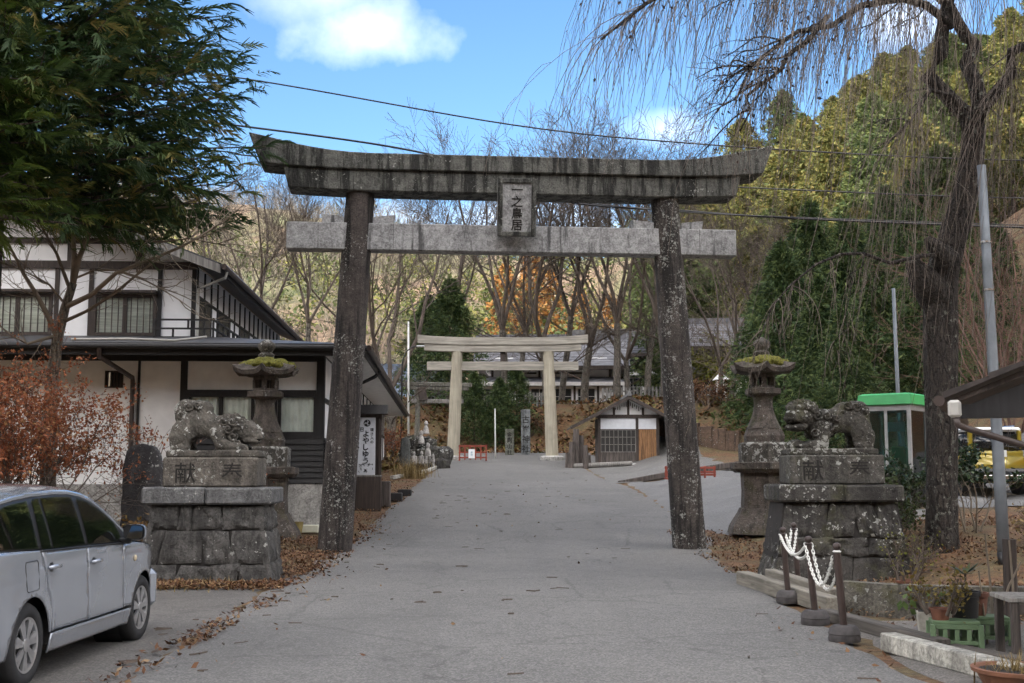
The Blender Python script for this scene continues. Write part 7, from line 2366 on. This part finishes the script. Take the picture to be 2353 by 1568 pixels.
MB().bbox((ex + .04, y0 - .12, ez - .16), (ex + .14, y0 - .02, ez - .02), .02).build('gutter_outlet', PALEPIPE, shed)
MB().tube([(ex + .1, y0 - .07, ez - .16), (ex + .11, y0 - .07, ez - .22), (ex + .18, y0 - .05, ez - .25), (ex + .75, y0 + .05, ez - .44), (ex + 1.2, y0 + .1, ez - .58)], [.032, .03, .028, .028, .028], 10).build('downpipe', PIPE, shed, smooth=True)
for x in (ex + 1.35, rx):
    MB().box((x, y0 + .1, 0), (x + .1, y0 + .2, ez - .16)).build('post', BROWNWOOD, shed)

_c = Vector((ex, y0, 0)); shed.rotation_euler = (0, 0, R(-24)); shed.location = _c - Matrix.Rotation(R(-24), 3, 'Z') @ _c
# ------------------------------------------------------------------ around the wooden torii
VERM = plain('vermilion paint', (.2, .035, .018), .55, .2, 5)
def barrier(loc, rz, label, wid, h=.86, paper=False):
    b = empty('red_barrier', loc, rz, label, 'barrier', 'vermilion wooden barriers')
    for x in np.linspace(-wid / 2, wid / 2, 6 if wid < 1.8 else 7):
        MB().bbox((x - .035, -.03, .08), (x + .035, .03, h), .008).build('bar', VERM, b)
    for z in (h - .1, h * .5, .16):
        MB().bbox((-wid / 2 - .05, -.026, z), (wid / 2 + .05, .026, z + .075), .008).build('rail', VERM, b)
    for x in (-wid / 2, wid / 2):
        MB().bbox((x - .04, -.22, .03), (x + .04, .22, .09), .01).build('foot', VERM, b)
    if paper:
        MB().box((-.22, -.045, .16), (.1, -.034, .62)).build('notice', plain('white notice', (.65, .68, .7), .6, .04), b)
        text_mesh('参拝', .12, .001, .001, True).build('notice_text', plain('notice ink', (.1, .2, .3), .6, .1), b, (-.06, -.047, .39))
    return b
barrier((P(1086, 1065, 60.3).x, 60.3, gh(-2, 60.3) + .035), 0, 'red wooden barrier with a white notice in the wooden torii', 1.36, .84, True)
barrier((P(1586, 1116, 41.5).x, 41.5, gh(6.3, 41.5) + .035), R(4), 'red wooden barrier half hidden by the right column', 1.72, .5)
def pillar(u0, u1, vt, vb, y, depth, mat, name, label, text, size, spacing):
    a, b = P(u0, vb, y), P(u1, vt, y)
    g = gh((a.x + b.x) / 2, y)
    e = empty(name, ((a.x + b.x) / 2, y, g), 0, label, 'stone pillar')
    wd = b.x - a.x; h = b.z - g
    MB().bbox((-wd / 2, 0, -.2), (wd / 2, depth, h), .03).build('shaft', mat, e)
    text_mesh(text, size, .003, .004, True, spacing).build('inscription', INK, e, (0, -.004, h * .46))
    return e
PILST = stone('blue grey pillar stone', (.2, .215, .22), spots=.15, streak=.55)
pillar(1197, 1218, 940, 1052, 68, .4, PILST, 'stone_pillar', 'tall inscribed grey stone pillar in the middle of the wooden torii', '古峯神社', .46, 1.22)
pillar(1160, 1181, 985, 1052, 67.5, .35, stone('mossy pillar stone', (.15, .155, .13), spots=.5, streak=.5, moss=.3), 'stone_pillar', 'shorter mossy inscribed stone pillar beside the tall one', '金剛山社', .3, 1.15)
# slatted fence of stone posts along the terrace
FENCEST = stone('grey fence stone', (.17, .165, .155), spots=.2, streak=.5)
def fence(pts, label, n):
    f = empty('stone_fence', (0, 0, 0), 0, label, 'fence')
    p0, p1 = [Vector((x, y, gh(x, y))) for x, y in pts]
    me = MB().bbox((-.07, -.07, 0), (.07, .07, .95), .015).mesh('post')
    me.materials.append(FENCEST)
    for k in range(n + 1):
        o = link('post', me, f); o.location = p0 + (p1 - p0) * k / n
    for z in (.25, .7):
        d = p1 - p0
        MB().tube([p0 + Vector((0, 0, z)), p1 + Vector((0, 0, z))], .05, 4).build('rail', FENCEST, f)
    return f
fence([(-6.5, 79), (2.5, 79)], 'stone post fence behind the left half of the wooden torii', 34)
fence([(6.2, 80), (13.5, 80)], 'stone post fence above the hut roof', 28)
# brown wall right of the hut, ramp kerb with stones
wl_ = empty('brown_wall', (0, 0, 0), 0, 'low brown stained wall right of the hut', 'wall')
a, b = P(1515, 1072, 58.5), P(1700, 1076, 56)
for k in range(6):
    p = a + (b - a) * k / 6; q_ = a + (b - a) * (k + 1) / 6
    M = Matrix.Translation((p.x, p.y, gh(p.x, p.y))) @ Matrix.Rotation(math.atan2((b - a).y, (b - a).x), 4, 'Z')
    MB().bbox((0, 0, -.6), ((b - a).xy.length / 6 - .02, .25, .95), .015, M).build('wall_panel', stone('brown stained wall', (.1, .065, .045), spots=.2, streak=.6, moss=.2), wl_)
rk = empty('ramp_wall', (0, 0, 0), 0, 'sloping kerb on rough stones behind the right column', 'wall')
for (u0, v0, u1, v1, ya, yb) in ((1420, 1108, 1560, 1082, 45.2, 44.6), (1560, 1082, 1700, 1062, 44.6, 44.2)):
    a, b = P(u0, v0, ya), P(u1, v1, yb)
    X_ = (b - a).normalized(); Y_ = Vector((0, 0, 1)).cross(X_).normalized(); Z_ = X_.cross(Y_)
    MB().bbox((0, -.12, -.16), ((b - a).length, .15, .06), .02, Matrix.Translation(a) @ Matrix((X_, Y_, Z_)).transposed().to_4x4()).build('kerb', OLDWOOD, rk)
    n = 9
    for k in range(n):
        p = a + (b - a) * (k + .5) / n
        g = gh(p.x, p.y)
        top = p.z - .17
        z = g
        row = 0
        while z < top - .05 and row < 3:
            h = min(.24, top - z)
            mb = MB(); bm = bmesh.new(); bmesh.ops.create_icosphere(bm, subdivisions=2, radius=1)
            for v_ in bm.verts:
                v_.co = Vector((v_.co.x * .155 * rg.uniform(.9, 1.1), v_.co.y * .13, v_.co.z * h * .55))
            mb.bm(bm, Matrix.Translation((p.x + rg.uniform(-.04, .04) + (row % 2) * .08, p.y - .02, z + h * .5)))
            mb.build('stone', RUBBLE, rk)
            z += h; row += 1
# old posts and stump left of the hut
st_ = empty('timber_stumps', (0, 0, 0), 0, 'cluster of old weathered timber posts left of the hut', 'stump')
for k, (u, vt, w_) in enumerate(((1312, 1015, .14), (1322, 985, .17), (1334, 1000, .15), (1345, 1022, .13), (1303, 1040, .11), (1352, 1045, .1))):
    p = P(u, 1085, 54.6 + .2 * (k % 3)); g = gh(p.x, p.y); t = P(u, vt, p.y)
    MB().tube([(p.x, p.y, g - .1), (p.x + .02, p.y, (g + t.z) / 2), (p.x + rg.uniform(-.04, .04), p.y, t.z)], [w_ * 1.1, w_, w_ * .8], 9).build('post', OLDWOOD, st_)
# rock garden with small statues
MONU = stone('grey memorial slab', (.1, .105, .1), spots=.2, streak=.5)
slab((P(931, 1064, 52.5).x, 52.5, gh(-4.8, 52.5)), R(10), .42, .2, 1.45, MONU, 'memorial_slab', 'upright grey slab beside the rock garden statues', 'memorial stone', seed=5)
rkg = empty('rockery', (-4.2, 54.0, gh(-4.2, 54)), 0, 'dark rock pile behind the small white statues', 'rockery')
for k in range(13):
    bm = bmesh.new(); bmesh.ops.create_icosphere(bm, subdivisions=2, radius=1)
    s = rg.uniform(.25, .5)
    for v_ in bm.verts:
        n_ = 1 + .22 * math.sin(v_.co.x * 4 + k) * math.sin(v_.co.y * 5 + k * 2) + .15 * math.sin(v_.co.z * 6)
        v_.co = Vector((v_.co.x * s * 1.1 * n_, v_.co.y * s * .8 * n_, v_.co.z * s * n_))
    row = k // 5
    MB().bm(bm, Matrix.Translation((-.7 + (k % 5) * .4 + row * .12, .2 + row * .25, .15 + row * .5))).build('rock', RUBBLE2, rkg)
WHITEST = stone('lichen whitened statue stone', (.38, .36, .34), spots=.5, streak=.6, dark=.5)
for i, (dx, dy, h) in enumerate(((-.55, -.35, .42), (-.25, -.35, .45), (.1, -.4, .5), (.38, -.3, .85), (.05, .0, 1.15), (.62, -.4, .38), (.25, .15, 1.6))):
    e = empty('small_statue', (-4.2 + dx, 54 + dy, gh(-4.2 + dx, 54 + dy) + .35 + (.25 if dy > -.2 else 0)), 0,
              ['leftmost small white hooded statue in the rock garden', 'second small white hooded statue from the left', 'middle small white statue in front of the rocks', 'taller white robed statue at the right of the rock garden', 'white statue standing higher on the rocks', 'smallest white statue at the right end', 'topmost white statue on the rock pile'][i], 'statue', 'small statues of the rock garden')
    k = h if h < .7 else .62
    MB().lathe([(.13 * k / .5, 0), (.12 * k / .5, .1 * k), (.10 * k / .5, .35 * k), (.06 * k / .5, .58 * k), (.05 * k / .5, .63 * k)], 12).build('robe', WHITEST, e, smooth=True)
    MB().lathe([(.02, .6 * k), (.07 * k / .5, .68 * k), (.075 * k / .5, .8 * k), (.05 * k / .5, .93 * k), (.01, k)], 12).build('head', WHITEST, e, smooth=True)
    if h > .7: e.location.z += h - .6
sb = empty('stone_balustrade', (-4.2, 53.3, gh(-4.2, 53.3)), 0, 'row of pale stone posts in front of the small statues', 'fence')
me = MB().bbox((-.055, -.05, 0), (.055, .05, .62), .02).mesh('post'); me.materials.append(WHITEST)
for k in range(10):
    o = link('post', me, sb); o.location = (-.75 + k * .155, 0, 0)
bl_ = tag(MB().bbox((-5.2, 52.9, gh(-4.5, 52.9) - .1), (-3.55, 53.15, gh(-4.5, 52.9) + .3), .06).build('stone_step', RUBBLE2), 'long dark stone step under the row of pale posts', 'step')
# small old stone torii beyond
ot = empty('stone_torii', (P(1004, 960, 71).x, 71, gh(-4.5, 71)), R(14), 'small old mossy stone torii left of the wooden torii post', 'torii gate')
OST = stone('mossy old torii stone', (.14, .135, .115), spots=.4, streak=.5, moss=.4)
zt = P(1004, 888, 71).z - ot.location.z
for s in (-1, 1):
    MB().tube([(s * 1.25, 0, -.1), (s * 1.15, 0, zt)], [.17, .14], 14).build('column', OST, ot, auto=40)
MB().bbox((-2.1, -.2, zt), (2.1, .2, zt + .26), .03).build('top_beam', OST, ot)
MB().bbox((-1.9, -.16, zt - .2), (1.9, .16, zt - .003), .02).build('second_beam', OST, ot)
MB().bbox((-1.6, -.1, zt - 1.0), (1.6, .1, zt - .75), .02).build('tie_beam', GREYWOOD, ot)
MB().bbox((-.7, -.3, zt - .75), (-.2, -.2, zt + .05), .02, Matrix.Rotation(R(-8), 4, 'Y')).build('plaque', BROWNWOOD, ot)
# kerb along the left verge
for i, (u0, v0, u1, v1, ya, yb, lab) in enumerate(((900, 1105, 985, 1087, 46, 51.5, 'pale stone kerb edging the left verge, nearer length'), (985, 1087, 1012, 1072, 51.6, 56, 'pale stone kerb edging the left verge, far length'))):
    a, b = gp(u0, v0, ya), gp(u1, v1, yb)
    beam3('stone_kerb', a, b, .16, .14, MATS['pale kerb concrete'], lab, 'kerb')
for i, (u, v, y, sx, h, lab) in enumerate(((905, 1150, 36.5, .5, .26, 'black block planter at the verge by the signboard'), (930, 1135, 38.5, .42, .22, 'black block planter farther from the signboard'))):
    p = gp(u, v, y)
    tag(MB().bbox((-sx / 2, -.2, 0), (sx / 2, .2, h), .02).build('block_planter', BLACKWOOD, None, p), lab, 'planter')
p = gp(884, 1165, 34.5)
tag(MB().bbox((-.16, -.12, 0), (.16, .12, .75), .03).build('wooden_stump', OLDWOOD, None, p), 'square weathered stump right of the signboard', 'stump')
p = gp(705, 1196, 28.3)
p.x = -4.62 + .0; p.x = P(705, 1190, 27.4).x; p.y = 27.4; p.z = gh(p.x, 27.4)
tag(MB().bbox((-.3, -.12, .02), (.28, .12, .2), .02).build('planter_tray', plain('cream plastic tray', (.55, .55, .45), .6, .1), None, p), 'cream plastic tray below the inn clapboards', 'tray')
p = Vector((P(683, 1200, 27.2).x, 27.2, 0)); p.z = gh(p.x, 27.2)
tag(MB().lathe([(.1, 0), (.14, .28), (.15, .28)], 16).build('plant_pot', plain('ochre plastic', (.28, .22, .08), .6, .2), None, p), 'ochre plant pot between the lantern and the cream tray', 'flower pot')
# small white lantern by the right hall
wl2 = empty('white_lantern', (P(1657, 950, 70).x, 70, gh(12.5, 70)), 0, 'white painted lantern on the slope right of the column', 'lantern')
MB().box((-.28, -.28, 0), (.28, .28, 1.5), taper=.2).build('body', PLASTER, wl2)
MB().lathe([(.62, 1.5), (.3, 1.75), (.12, 1.9), (.02, 2.05)], 4, rot=R(45)).build('roof', PLASTER, wl2)
# low pale wall at the foot of the inn
tag(MB().bbox((-8.6, 22.6, -.1), (-5.4, 22.9, .85), .03).build('garden_wall', stone('pale garden wall', (.3, .29, .27), spots=.2, streak=.3, moss=.2)), 'low pale garden wall behind the maple shrubs', 'wall')
